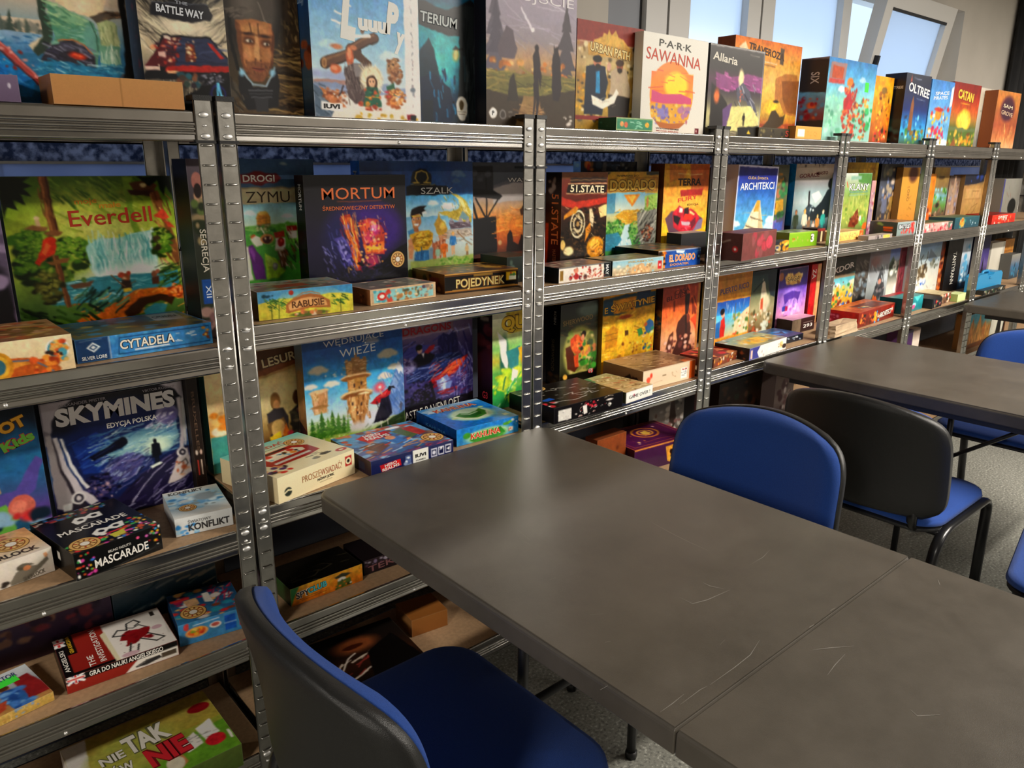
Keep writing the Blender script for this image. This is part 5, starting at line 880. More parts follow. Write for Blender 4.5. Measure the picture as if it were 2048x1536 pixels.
A('szalk', 'blue game box with a black omega crest and a smiling man with helmet', '1a4a9a', mat=GLOSS, F="""g 1c4884 225296 2a60a4 3f84bc 74b0d4 a4cce0 c0d0d0 b4bfae 8ca464 7a9a50;c .86 .10 .05 5a7ea8;c .84 .16 .03 4a70a0;
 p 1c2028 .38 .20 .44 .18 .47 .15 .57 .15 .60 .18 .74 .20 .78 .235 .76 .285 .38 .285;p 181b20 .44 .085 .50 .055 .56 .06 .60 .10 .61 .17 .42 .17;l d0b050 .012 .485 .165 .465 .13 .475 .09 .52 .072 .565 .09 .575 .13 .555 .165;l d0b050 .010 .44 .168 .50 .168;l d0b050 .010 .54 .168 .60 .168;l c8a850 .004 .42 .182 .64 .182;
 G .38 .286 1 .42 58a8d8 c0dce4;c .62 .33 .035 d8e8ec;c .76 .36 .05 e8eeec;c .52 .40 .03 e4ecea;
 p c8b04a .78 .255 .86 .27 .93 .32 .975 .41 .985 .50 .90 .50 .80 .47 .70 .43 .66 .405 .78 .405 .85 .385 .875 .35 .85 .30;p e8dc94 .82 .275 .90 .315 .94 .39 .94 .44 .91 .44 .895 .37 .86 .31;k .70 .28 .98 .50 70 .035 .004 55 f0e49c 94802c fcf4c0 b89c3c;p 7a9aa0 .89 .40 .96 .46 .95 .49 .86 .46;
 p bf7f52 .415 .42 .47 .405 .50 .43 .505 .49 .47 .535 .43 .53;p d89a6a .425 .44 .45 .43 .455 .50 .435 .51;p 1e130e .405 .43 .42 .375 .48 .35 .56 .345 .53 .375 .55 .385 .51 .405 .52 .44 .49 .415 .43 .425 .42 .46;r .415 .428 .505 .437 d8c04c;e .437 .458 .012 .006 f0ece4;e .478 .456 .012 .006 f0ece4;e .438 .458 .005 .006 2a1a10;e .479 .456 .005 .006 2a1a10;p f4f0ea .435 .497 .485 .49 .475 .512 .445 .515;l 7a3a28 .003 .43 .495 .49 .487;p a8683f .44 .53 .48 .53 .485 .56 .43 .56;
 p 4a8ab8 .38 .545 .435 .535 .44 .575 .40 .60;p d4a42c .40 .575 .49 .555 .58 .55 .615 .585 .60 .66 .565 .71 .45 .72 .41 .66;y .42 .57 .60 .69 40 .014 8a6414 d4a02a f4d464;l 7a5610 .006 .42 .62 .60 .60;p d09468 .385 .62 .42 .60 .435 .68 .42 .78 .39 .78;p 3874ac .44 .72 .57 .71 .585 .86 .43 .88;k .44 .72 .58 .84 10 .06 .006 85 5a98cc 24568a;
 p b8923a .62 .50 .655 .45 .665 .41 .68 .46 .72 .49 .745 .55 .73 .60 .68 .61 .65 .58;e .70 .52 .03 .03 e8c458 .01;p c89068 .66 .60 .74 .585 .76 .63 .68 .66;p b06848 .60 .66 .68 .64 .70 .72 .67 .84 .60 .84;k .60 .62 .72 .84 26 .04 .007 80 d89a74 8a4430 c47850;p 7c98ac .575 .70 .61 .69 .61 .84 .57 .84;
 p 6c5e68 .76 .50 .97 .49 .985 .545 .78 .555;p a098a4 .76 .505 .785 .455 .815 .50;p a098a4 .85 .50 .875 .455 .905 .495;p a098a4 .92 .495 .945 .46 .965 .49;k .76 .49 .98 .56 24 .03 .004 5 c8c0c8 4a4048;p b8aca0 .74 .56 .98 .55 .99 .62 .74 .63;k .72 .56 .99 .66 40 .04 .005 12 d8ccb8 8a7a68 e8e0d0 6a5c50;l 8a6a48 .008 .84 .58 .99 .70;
 f .715 .83 .19 d8a078 e07428 e07428 7a3018;f .80 .77 .19 e0b080 3a84c4 e0b080 e0b83c;f .655 .83 .14 d8b088 9ac0a8 c8d0c0 6a4a30;f .94 .80 .12 d8b088 c8a878 8a6a48 5a3a20;p 9cac5c .4 .80 1 .78 1 1 .4 1;y .62 .78 1 .92 30 .016 5a8a34 84ac4a b4c870;t SZALK .66 .232 .050 eef0ee .30 0 - 0""", L="g 2a78e0 2468c8 1f5ab0;t M .5 .1 .4 d0e0f0 .05 90", T="g 5a98e8 4f88d8")  # blue daylight on the top is put into its colour
A('waste', 'game box with a black watchtower over an orange desert', vs=0.8, base='2a221c', F="""g 3a3a40 55555c 6a6a70 a09088 c89a6a d8883a d0742a a8502a 5a3424;p 50545c 0 0 1 0 1 .18 .5 .2 0 .3;p b0a8a4 .30 .28 .6 .22 1 .22 1 .40 .3 .44;r 0 .04 .30 .34 2a2a2e;p 1c1a1c 0 .28 .30 .30 .44 .36 .40 .40 0 .36;l 1a1818 .02 .20 .10 .20 .60;l 1a1818 .02 .04 .38 .18 .58;l 1a1818 .02 .38 .38 .22 .58;p 17161a 0 .60 .34 .58 .36 .98 0 1;l 1a1818 .03 0 .44 .06 .60;s .0 .06 .26 .2 8 .03 4a4a50 3a3a40;
 k .36 .5 1 .85 50 .16 .006 2 e8a04a c8702a f0b85a b05a24;p 4a3020 .72 .52 .82 .46 .92 .44 1 .5 1 .58 .74 .58;s .76 .44 1 .56 10 .02 3a2a20 6a4028;p 2a1c18 .50 .98 .52 .80 .56 .74 .60 .78 .62 .88 .70 .92 .74 .80 .80 .84 .84 .94 1 .96 1 1 .5 1;e .40 .88 .03 .03 c89a6a;
 t WASTE .74 .19 .045 d8d4cc .44 0 2a2a2c .01""")
A('dark1', 'dark flat box tucked beside the shelf post behind the black and gold game', '1c201c', F="g 24302a 1a201c;s .1 .2 .6 .8 6 .1 4a5a50", T="g 3a4038 2a2e2a")
A('rabusie', 'flat game box with a yellow desert front and a wooden arch sign', '3a2c24', mat=GLOSS, F="""g 4f90b8 7ab0b8 c8c048 d0c84e c8be44;p cfc44a 0 .40 .25 .30 .5 .35 .75 .25 1 .35 1 1 0 1;p 5a9ac0 0 0 .28 0 .2 .28 0 .42;p 4a8cb8 .76 .02 1 0 1 .36 .86 .22;s .05 .05 .16 .2 4 .05 2a4a58;
 k .08 .3 .28 .7 26 .16 .03 40 3f6a34 5a8a3a 2f5028;k .10 .3 .26 .6 16 .16 .03 -30 3f6a34 6a9a44;l 4a5a2a .03 .13 .55 .13 1;l 4a5a2a .03 .21 .5 .20 1;k .78 .35 .94 .7 24 .16 .03 30 3f6a34 5a8a3a 2f5028;l 4a5a2a .03 .86 .5 .86 .98;e .34 .12 .025 .09 a03a2c;
 p a86a3c .28 .52 .34 .36 .46 .22 .54 .20 .64 .28 .70 .42 .74 .50 .75 .78 .52 .72 .30 .84 .27 .80;p d8a26a .30 .55 .36 .42 .48 .34 .54 .33 .62 .38 .70 .50 .715 .70 .52 .64 .31 .76;l b0743f .03 .36 .32 .46 .16 .55 .14 .64 .24;e .52 .92 .2 .09 5a6a34;s .36 .84 .70 1 14 .06 d8c0a0 4a5a2c 8a6a40 c87a4a;
 t RABUSIE .51 .54 .24 5a3418 .34 -1 - .01""", L="g 5a3a24 4a3020", T="g 7a8a80 8a8470 7a6a58 6a5a4c;s 0 0 1 1 70 .06 9a9478 5a6a58 a87a5a 8a5a4a 6a8a98 4a4438;p 8a4a3a .26 .45 .6 .4 .62 .7 .28 .75;w .015 c8c0b0")
A('beige2', 'small cream-framed flat game with a palm and parrot print', 'b8946a', mat=GLOSS, F="g c8b090 b89a78;r .05 .12 .96 .88 8ac0c0;s .05 .12 .3 .85 14 .12 c04a3a e8e0d0 4a98a8;e .17 .5 .07 .26 c83a34;e .17 .5 .035 .12 ece4d8;s .3 .12 .75 .88 34 .12 c0a878 8a7a58 d8c8a0 5a5a44 a87a4a;s .75 .12 .96 .88 16 .1 5a4a5a 8a7a70 b8a080;w .08 d0b288", L="g 9a6a44 8a5a38;s .2 .2 .8 .8 8 .1 c07a50 6a4a34", T="g 6a6a64 5a5c58;s 0 0 1 1 40 .06 8a8878 4a4c4a b05a48 c8c0b0 3a3a3a;w .03 d8a890")
A('pojed', 'black and gold flat duel card game with a Polish title front', '1c1610', mat=GLOSS, F="z;g 14120e 16130f;r 0 0 1 .07 d8a050;r 0 .10 1 .13 8a5a24;r 0 .86 1 .93 b8803a;r 0 .93 1 1 2a1c10;r .38 .10 .64 .24 8a6a30;r .83 .16 .97 .60 e8b82c;r .87 .38 .97 .58 f0e4c8;s .84 .18 .96 .4 4 .08 4a8a5a c83a28;t POJEDYNEK .475 .52 .42 d8c880 .66 0 8a5a20 .01;k .2 .3 .75 .75 0 .1 .02 0 fff;l c8a050 .012 .1 .84 .95 .84", L="z;g 5a3c1c 4a3016 3a2410;r .55 .25 .85 .75 4a2018;s .1 .2 .9 .8 8 .12 7a5428 2a1a0c", T="z;g 3a3018 6a4a20 7a5424 4a3018;s 0 0 1 1 70 .06 c8903a 8a5a24 2a3a2c e0b04a 5a2a18 3a2a14;w .02 b88a40")
A('state51', 'brown game box with a gold gear wheel and its dark lettered spine', '2a1712', mat=GLOSS, F="""g 6a3822 7a2c20 582a1c 35241a 2e2218 281e16 241a12;r 0 0 1 .06 7a4a24;p c43c28 0 .24 .3 .29 1 .25 1 .31 .3 .36 0 .32;r .18 .05 .98 .10 2a1a12;l d0a878 .006 .18 .075 .98 .075;l e4c090 .010 .14 .112 .98 .112;l e4c090 .010 .10 .205 .98 .21;p 241610 .14 .12 .98 .12 .98 .20 .10 .20;
 y 0 .34 1 .96 110 .022 150f0a 33261a 5c4228 8c6836;e .36 .51 .165 .140 e8dcb8;e .36 .51 .140 .118 241a12;e .36 .51 .105 .090 d8c8a0;e .36 .51 .070 .060 2c2018;k .22 .40 .50 .62 30 .035 .008 30 c8ac78 3a2818 f0e4c4;e .36 .51 .03 .028 b89458;
 p ecd8ac .60 .36 .66 .36 .72 .48 .70 .56 .63 .52;p d88c2a .06 .42 .30 .33 .36 .35 .30 .40 .05 .46;p f4d890 .80 .36 1 .32 1 .44 .86 .46;p d8882a .54 .56 .64 .50 .66 .58 .52 .70;e .76 .76 .19 .115 d48c20 .01;e .74 .73 .10 .055 f4bc4a .02;k .6 .66 .95 .86 26 .05 .008 -30 8a4c14 f8cc60;e .17 .78 .10 .045 f0e0a8 .01;e .05 .71 .055 .05 e4c070;k 0 .34 1 .9 60 .05 .005 25 c49a54 1a120c 7a5830 f0dcae;
 t 51.STATE .55 .163 .070 f4e2b8 .74 2 2a1810 .02""", L="g 241a18 2e1c18 3a1c16 4a2018 241814;p a83a20 .0 .5 .22 .5 .10 1 0 1;t 51.STATE .62 .46 .42 c86a34 .50 90;t MASTER_SET .6 .86 .2 8a4a2c .2 90;s .2 .05 .9 .2 6 .03 8a7a70")
A('dorado', 'golden-titled game box with a river running through a jungle valley', '6a5a20', F="""g b08a2c b8902c 88b0b8 9cc8d4 d8d494 94bc60 5a9c50 4c9450 4a8a4c;r 0 0 1 .06 34342a;p c8962a 0 .055 .1 .0 .75 0 .76 .04 1 .035 1 .245 .62 .235 .5 .285 .40 .235 0 .22;p 8a5a18 .06 .075 .98 .06 .98 .225 .06 .215;p c8922a .075 .085 .965 .07 .965 .213 .075 .205;k .05 .06 1 .24 20 .12 .005 -2 e8c058 a87420;
 G 0 .26 .24 .42 3f88a8 70a8b8;G .22 .25 .72 .40 7cb4cc d0dccc;p d8a028 .20 .48 .34 .42 .62 .42 .72 .47 .60 .58 .30 .58;k .2 .42 .7 .58 50 .08 .006 2 f4cc50 c08420 ecd88c d89c2c;p e08a28 .34 .25 .66 .25 .57 .33 .50 .385 .43 .33;p f4c050 .42 .27 .58 .27 .50 .35;
 p a4c85c .74 .27 1 .24 1 .46 .76 .45;y .74 .28 1 .46 24 .014 6a9a3c 98c458 c8dc84;e .80 .34 .025 .06 d08850;e .95 .44 .02 .03 6a4028;y 0 .53 .42 .72 50 .020 245a26 4c9a3a 84c854 b8e084;p c4e0e8 .38 .59 .50 .57 .45 .66 .54 .82 .24 .84 .34 .68;k .28 .6 .52 .82 24 .05 .006 70 ecf6f8 8cbccc;p 3888a4 0 .68 .26 .66 .34 .75 .2 .86 0 .86;k 0 .68 .3 .86 16 .06 .006 5 68b4c8 206884;y .46 .54 .68 .84 34 .018 2c6a30 58a848 a4d468;
 p 8a8a80 .60 .46 1 .42 1 .84 .70 .82 .62 .6;k .60 .44 1 .80 90 .09 .008 -45 e4e0d0 4a4a44 b4b4a4 2c2c28;y .70 .60 .96 .80 26 .016 3a1c12 b04a2a e0a878;
 t DORADO .52 .145 .105 e8bc48 .88 0 5a3808 .03;t WYPRAWA_DO .4 .045 .022 4a3a18 .4""")
A('bluebehind', 'dark blue game box standing behind the golden and brown boxes', '2a5a9a', F="g 1c2438 24304a 24304a 222c40;s .1 .02 .35 .10 6 .03 c87a3a a83a28 8a5a30;r .42 .03 .75 .045 6a7a98;s .3 .02 .95 .12 14 .03 3a4a60 6a6a70 1a2030;s .7 .01 .95 .1 8 .03 8a8a88 4a4a4a", L="g 3f88e0 3a7ad0 2a68b8;s .3 .02 .8 .1 6 .05 b0d0f0 8ab8e8", T="g 6aa8f0 5a98e0")  # top colour lightened to sky blue in place of light from the windows
A('terra', 'yellow game box with a red armoured truck on a rock', '6a3a1c', F="""g d09a22 d89a24 dc9a30 e8b048 f0b83c f0b828 e8b020 e0a81c;p c87a2a .10 0 .5 .06 .42 .16 .12 .2;p b8602a .55 0 1 0 1 .3 .6 .3;p 6a4a58 .06 .60 .20 .52 .40 .50 .70 .54 .90 .62 .88 .72 .66 .78 .46 .84 .34 1 .28 .98 .16 .76;p 8a7a98 .70 .66 .92 .62 .90 .74 .70 .76;p c8283c .22 .54 .36 .46 .50 .52 .62 .50 .74 .54 .84 .62 .72 .74 .48 .82 .36 .74 .26 .70;p 2a1c24 .24 .56 .40 .60 .36 .68 .26 .64;p 3a2428 .48 .50 .58 .48 .58 .56 .48 .60;p e83a2a .50 .56 .68 .56 .64 .64 .46 .62;p ece4dc .36 .48 .44 .50 .44 .54 .36 .54;p f0d890 .60 .52 .72 .56 .70 .58 .60 .55;p c8b0b8 .42 .64 .64 .66 .60 .70 .44 .68;k .4 .7 .66 .84 14 .12 .010 12 f06a78 a81c34 d83a50;p 7a2a3a .62 .66 .74 .60 .76 .68 .66 .74;
 t TERRA .56 .20 .075 2c1c14 .52 0 - .03;l f0e0a0 .006 .30 .11 .84 .12;p a82a24 .36 .29 .88 .28 .86 .35 .38 .36;t FURY .54 .385 .045 d84a2c .44 -6 - .02;t EDYCJA .66 .455 .02 6a3a1c .26 0""")
A('greybox', 'small dark grey box lying behind the blue flat game', '2a2a2a', F="g 3a3a3c 2a2a2c;s .4 .5 .7 .9 4 .1 5a2a2c 3a2a2c", T="g b0a8a0 a09890")
A('redfig', 'black-ended flat game with a red-haired figure on its white front', '15181c', mat=GLOSS, F="g e4dcd0 d8d0c4;r .86 0 1 1 1c2428;t MAY .93 .5 .06 e0e4e4 .7 90;r .02 .2 .08 .85 8a6a2c;s .20 .15 .40 .8 20 .12 a82a2c 5a2a3a d08a70 c83a38;s .40 .1 .86 .9 50 .10 8a4a40 d8b8a0 b03a34 5a3a38 e8dcc8;k .55 .3 .86 .9 12 .5 .04 -20 a83a30 c86a50;r 0 0 .86 .06 3a3a3c", L="g 1a2024 14181c;e .4 .4 .2 .15 3a4448", T="g 8a7068 7a6058;s 0 0 1 1 60 .06 c8a890 a84a40 5a4a48 d8c8b0 8a5a50 3a3434;w .02 3a4448")
A('sky', 'flat game box with pale sky and sand castle print on its front', '28302c', mat=GLOSS, F="g 8ab8c8 a8c8cc c8b898 b89a78;c .12 .4 .12 e0dcc8;p d0a878 .38 .55 .56 .3 .74 .6 .72 1 .36 1;s .25 .4 .8 1 40 .08 d8b888 b08a60 e4d0a8 98b8bc;s 0 .5 .3 1 14 .12 e0d0b0 b8a888;r .89 .28 .97 .85 c83034;r .915 .5 .95 .65 e8c8c0;r 0 0 1 .05 e0dcd0;t PIRAMIDA .55 .18 .12 c8a868 .5", L="g 2a3430 20282a", T="g 7a7a60 8a7a58 7a6a50;s 0 0 1 1 60 .06 9a8a60 5a6a5c b08a50 6a4a34 a8a088;w .02 3f5850")
A('doradof', 'blue flat game with orange lettering and a gold figure at its left end', '141a1c', mat=GLOSS, F="g 2a58a8 2450a0 2a5cb0;r 0 0 .16 1 e08a2c;s .0 .05 .16 .95 16 .1 f0b048 6a3a1c c8642a 2a1c14;s .3 .1 .9 .9 16 .12 3a78c0 4a90d0 1f4a90;p d8e4e8 .4 .05 .62 .1 .58 .25 .42 .2;s .9 .05 1 .9 8 .1 1c2430 8ab8d0;r 0 0 1 .05 d8d0c0;t EL_DORADO .56 .48 .36 e8742c .62 0 f4d8a8 .0;t DODATEK .5 .84 .12 e8a040 .45", L="g 0e1214 101418", T="g 6a6050 5a5848 4a5048;s 0 0 1 1 70 .06 8a7a50 3a4a48 b08848 5a6a6a a85a34 2a3434;w .02 a87a40")
A('brownsl', 'brown box edge beside the shelf post left of the pyramid box', '6a5038', F="g 7a6248 6a5440 74583c 6a4c34;r .3 .2 .8 .4 2a2438;s .1 .5 .9 .95 10 .04 8a6a48 5a3c28")
A('archi', 'white-edged blue game box with a pale stepped pyramid', 'd0ccd0', mat=GLOSS, roll=1.6, F="""g 2a2468 2c3890 3060b0 4a88c8 5aa0d4 5ab0d8 d8b048 e0b84a;p 5aa8d0 .0 .72 1 .70 1 .8 0 .8;c .06 .70 .06 d8ecf0;c .92 .66 .08 e0ecf0;c .88 .74 .08 c8e4ec;p 2a78c0 .1 .80 .95 .80 .95 .86 .1 .88;p e8dcb8 .52 .42 .60 .42 .78 .86 .16 .88;p d8a040 .52 .42 .60 .42 .63 .56 .46 .56;p c8b890 .58 .44 .78 .86 .62 .86;l 4a3a28 .012 .40 .62 .72 .68;l 4a3a28 .012 .30 .73 .72 .81 .90 .83;k .3 .5 .7 .85 10 .2 .004 8 c8b890;p e8b83c .10 .88 .95 .84 .95 1 .06 1;s .1 .88 .95 1 20 .024 f0c858 c8942a a87a24 5a6a34;s .62 .92 .95 1 10 .024 8a9a50 c85a34 e8dcc0;w .022 dcd8e0;t ARCHITEKCI .5 .245 .085 e8ecf8 .84 -2 - .01;t CUDA_ŚWIATA .5 .15 .03 c8a860 .5""")
A('person', 'green and yellow game box with a singing man next to the pyramid box', '3a3a30', F="g 5a5a48 6a6a54 7a7a58 6a7a4a 5a5a6a 7a6a98 6a6ab0;s .2 .05 .9 .3 12 .04 8a7a50 c88a3a 4a4a3c;e .5 .36 .14 .06 c07858;p d0a030 .2 .46 .8 .44 .85 .62 .2 .64;p 7a3a2a .2 .5 .4 .48 .4 .56 .2 .58;s .1 .6 .9 .7 14 .03 3f7a4a 5a9a5a 2f5a38;p 8a7ac0 .1 .72 .5 .7 .5 1 .1 1;p 5a6ac0 .4 .74 .9 .72 .8 1 .5 1;s .5 .95 .9 1 4 .03 c83a38;s .6 .2 .95 .4 8 .04 4a9a5a 3f8a50")
A('gorace', 'game box with a crowd of people before a dark whale, blue spine', '1a4a78', mat=GLOSS, F="""g a89888 a89888 8a8a8c 9ab0b4 b8c8c8 98b0b4 6a8084 3a4a50 2a2c2c;p 2a3238 1 .28 .84 .36 .72 .50 .58 .58 .44 .56 .34 .64 .40 .74 .58 .76 1 .72;p 3a4a54 .28 .62 .40 .52 .52 .56 .44 .68;p d8dcd8 .44 .40 .62 .36 .72 .44 .56 .52;p 2a2a2e .36 .36 .40 .36 .42 .56 .38 .56;e .92 .26 .07 .07 1c1c20;s .44 .56 .52 .62 4 .016 e0ecec;
 f .10 .98 .38 c88a60 3a4a34 2a3428 6a3a20;f .32 .98 .38 e8a868 e0d4b8 4a3a34 d8a040;f .44 .98 .28 d8b898 8a6a50 3a4a60 d8c8a0;f .66 .98 .30 e8c898 c88848 c03030 e0c060;f .80 .98 .36 e0d8d0 3fa8a0 3a8a8a ecd8a0;f .56 .98 .22 d8a888 d8c0b8 a83a44 5a3a28;s .05 .9 .95 1 24 .024 3a4434 8a3a30 c8b8a8 5a4a40;t GORĄCE_ .34 .15 .05 6a2028 .50 -2 - .02;t MIASTO .66 .12 .04 5a2028 .3 -2 - .02;s .05 0 .8 .03 8 .016 3a2a2a""", L="g 2a78b0 2470a8 1f5f90 24405a;r 0 .8 1 1 1c2c3c", T="g 6ab0f0 5aa0e0")  # pale blue top: daylight from behind painted into the face
A('leather', 'maroon leather-look box lying askew on its lid with a red mark', '4a2a26', F="g 7a4844 74423f;s .3 .1 .95 .9 14 .16 b04a54 8a5050 a03f4a;e .8 .45 .1 .25 c04858;e .62 .55 .06 .18 b84450", L="g 5a342e 4f2c28;l 8a7468 .06 .05 .15 .2 .35 .5 .25;o .72 .58 .12 b02a2a;o .72 .58 .05 e8d8d0", T="g 7a4a44 6f423e;k 0 0 1 1 20 .3 .03 30 8a5a50 5f3834 9a6a60")
A('greenflat', 'lime green flat box with a large white number three', '3a4a20', mat=GLOSS, F="z;g 8ab834 7fae2c;r 0 0 1 .07 a8c858;s .12 .35 .7 .6 8 .07 c8a858 a8b058;t 3 .82 .45 .5 f0f0e4 .12 0 4a3a20 .05;s .1 .4 .2 .5 2 .06 c84a28", L="z;g 4a5a28 3a4820", T="z;g 8a9a68 7a8a58;s 0 0 1 1 40 .07 a8b088 6a7a48 c8c8b0 4a5a34")
A('smally', 'tiny black and yellow game piece box in front of the lime green box', '2a2a2c', F="g 3a3a3c 2c2c2e;s .5 .1 1 1 16 .2 e0a82c c8881c 4a3a18 f0c858;s .05 .4 .5 1 12 .18 c8a868 3a4a70 e8d8b0;p 2a2c34 0 0 .5 0 .4 .4 0 .4")
A('dark2', 'narrow brown striped box right of the lime green box', '3a2a1c', F="g 4a3020 3a2418;r .5 .2 .7 1 c8b890;r 0 0 1 .2 8a2a28;s .1 .3 .5 .9 6 .1 5a3a28 2a1a14")
A('yellowb', 'mustard yellow game box behind the green clans box', '8a6a1c', F="g b8902a b0882a a87a2a c09a30 c8a030;k 0 .05 1 .6 24 .14 .02 20 c8a03a 98702a;r .92 0 1 1 e0b83a;s .3 .2 .9 .6 8 .05 8a5a24")
A('klany', 'green game box with misty trees and a brown rider, white lettering', vs=0.9, base='5a7040', mat=GLOSS, F="g c8d0c8 a8b89a 88a868 98ac5a a8b45a 98a850 8a9a50 6a7a44;p 5a8a4a .45 0 1 0 1 .2 .5 .16;r .2 .05 .6 .11 8ab09a;s 0 .3 1 .9 60 .034 8aa84a b0b85a 6a8a3a c0c068 7a9a48;k .1 .4 1 .8 16 .2 .012 88 c8c47a 6a7a3a;p 7a3a24 .30 .86 .48 .70 .58 .62 .64 .72 .66 .88 .50 .96 .28 .94;s .3 .72 .7 .94 18 .026 8a4428 5a2a1c a05a38;e .72 .80 .04 .05 e4e0d8;p d8642c .84 .9 1 .88 1 1 .84 1;s .75 .8 .9 1 6 .03 7ac85a 5aa84a;l c84a34 .02 .06 .15 .12 .24;t KLANY .54 .24 .11 f0f0ea .74 0 3a4a38 .01;r .2 .32 .9 .34 5a8a8a;l 8ab0b0 .01 .2 .38 .9 .385")
A('pinksl', 'narrow pink and grey box spine beside the green clans box', '8a6a70', F="g c89a98 b88a90 a8909c 9a8aa0 b07a90;s .1 .2 .9 .95 14 .03 d8b0a8 8a7a98 a85a70 d8c8c8")
A('darkfig', 'dark game box with robed figures behind the grey flat game', '22242a', F="g 34343a 3a3c44 5a6070 6a6a74 5a5450 4a443c 3a3630;s .1 .25 .95 .6 40 .04 8a9ac0 6a78a0 b8a890 4a4c58 d8c8b8;s .1 .55 .95 1 50 .04 6a5a40 8a7454 4a4030 5a4a3a a88a60;f .3 .95 .5 c8a890 7a8098 4a4a5a 3a2a24;f .65 .95 .55 d8b898 a8844a 7a5a3a 5a3a20;s .05 .02 .6 .2 10 .05 6a6a5a 8a7a60 4a4c50", L="g 17181c 1c1e24")
A('tan', 'plain tan orange game box with a scorched rounded corner', '8a6230', F="z;g c8943f cc9640 c89040 c08038;e .62 .10 .26 .14 5a3424 .06;k .2 .3 .7 .9 10 .1 .02 2 a87430 b88438;p 2a1c18 0 .82 .14 1 0 1;t OKO .45 .45 .12 9a6a30 .2 90")  # lower left corner and a patch near the top painted dark brown
A('beigeor', 'small cream box with an orange end under the green clans box', 'b8844a', F="g f0c878 e0b060;k .05 .2 .8 .8 14 .14 .06 4 b06a58 c88a68 8a4a48;r .84 0 1 1 e0622a;s .86 .2 .98 .8 3 .1 f0b878", T="g d8b080 c8a070")
A('battleg', 'grey flat battle game with white lettering and red robot art', '3a3c3a', mat=GLOSS, F="z;g 9aa8a8 8a9a98 7a8a88;r .05 .18 .62 .52 3a3a3a;p c83a3a .66 .12 .74 .08 .80 .3 .86 .75 .78 .9 .70 .6;s .62 .1 .85 .9 16 .08 c83a3a 8a2a2c d86a5a;s .2 .55 .5 .85 8 .1 c84a44 a83a38;r .88 .1 .99 .9 b8c4c0;t BATTLE .34 .34 .26 f4f4f0 .5 0 2a2a2a .02", L="z;g 4a4c4a 3e403e;r .5 .35 .85 .5 d8622a;r .52 .55 .82 .68 c84a24;s .2 .1 .5 .3 4 .1 8a9a58", T="z;g 9a7a6a 8a6a5a;s 0 0 1 1 40 .06 c8a080 6a4a40 b0604a 5a5a58")
A('sorange', 'bright orange box edge right of the far shelf post', '8a5a20', F="g c87a24 e08a2a e8822a e0702a b05a34;s .2 .7 .9 1 6 .04 c8b090 8a4a3a")
A('tancat', 'tan game box with a small green landscape on the far shelf', '7a6038', F="g a8884a 9a7c44 8a7048 7ab0b8 6a9a4a 6a5a4a 4a3c34;s .1 .35 .9 .6 16 .04 3f7a3a 7ab04a 98c8d0;s .2 .6 .9 1 24 .04 6a5a48 3a3028 d8c0a8 8a6a50;e .5 .18 .2 .03 5a4424")
A('pinktan', 'dusty pink game box leaning on the far shelf between tan boxes', '8a7060', F="g 4a3a34 9a8470 b0988a a88a78 b09078 a08068;s .1 .1 .9 .9 40 .04 c8b0a0 8a7a88 b89880 7a6050 9a9ab0;r .45 0 .6 1 b89a80")
A('tanbig', 'large tan box with embossed brown ornament on the far shelf', '8a6a40', F="g 2a2c38 a88450 b08c58 a88450 a07a48;p 242838 0 0 1 0 1 .14 .5 .20 0 .22;s .3 .02 .9 .14 6 .04 2a3f80 3a58a0;r .12 .30 .85 .50 b89460;l 8a6840 .012 .12 .52 .85 .52;l 7a5a34 .014 .3 .9 .5 .7 .75 .62 .6 .8 .4 .9;l 7a5a34 .012 .45 .35 .75 .35;r .92 0 1 1 c89a58")
A('greycirc', 'grey box with a black round mark at the far right edge', '6a6862', F="g 8a8880 84827a 7a7870;e .62 .68 .22 .2 121412;k .2 .2 .5 .6 6 .1 .012 60 8a5a50 6a5a54;r 0 0 .06 1 3a3a7a")
# ================================================================ third row
A('kids', 'dark blue children game box with colourful letters at the left edge', '14202c', F="g 101c28 1c3048 24507a 2a6a9a 3a5a88 5a4a90 6a4a8a 4a5a50;e .7 .3 .4 .16 2a6a9a .1;p 5a4f9a .0 .6 .5 .58 .9 .36 1 .4 .8 .6 .4 .72 0 .74;p d8a868 .0 .46 .25 .44 .25 .58 0 .6;p 6aa84a 0 .7 .3 .66 .5 .8 .4 1 0 1;e .55 .70 .22 .08 c86a5a;e .5 .70 .12 .05 d8806a;p 2a5a78 .4 .8 .7 .78 .9 .9 .7 1 .4 1;s .0 .75 1 1 26 .04 3a6a8a 6aa04a c83a3a 1a2c3c 8ab0c8;t OT .62 .12 .07 e8a830 .45 -18 5a3a10 .05;t Kids .66 .24 .06 7ac84a .55 -18 c83a4a .05;q .8 .93 .98 .97 e8e4dc -12 sticker")
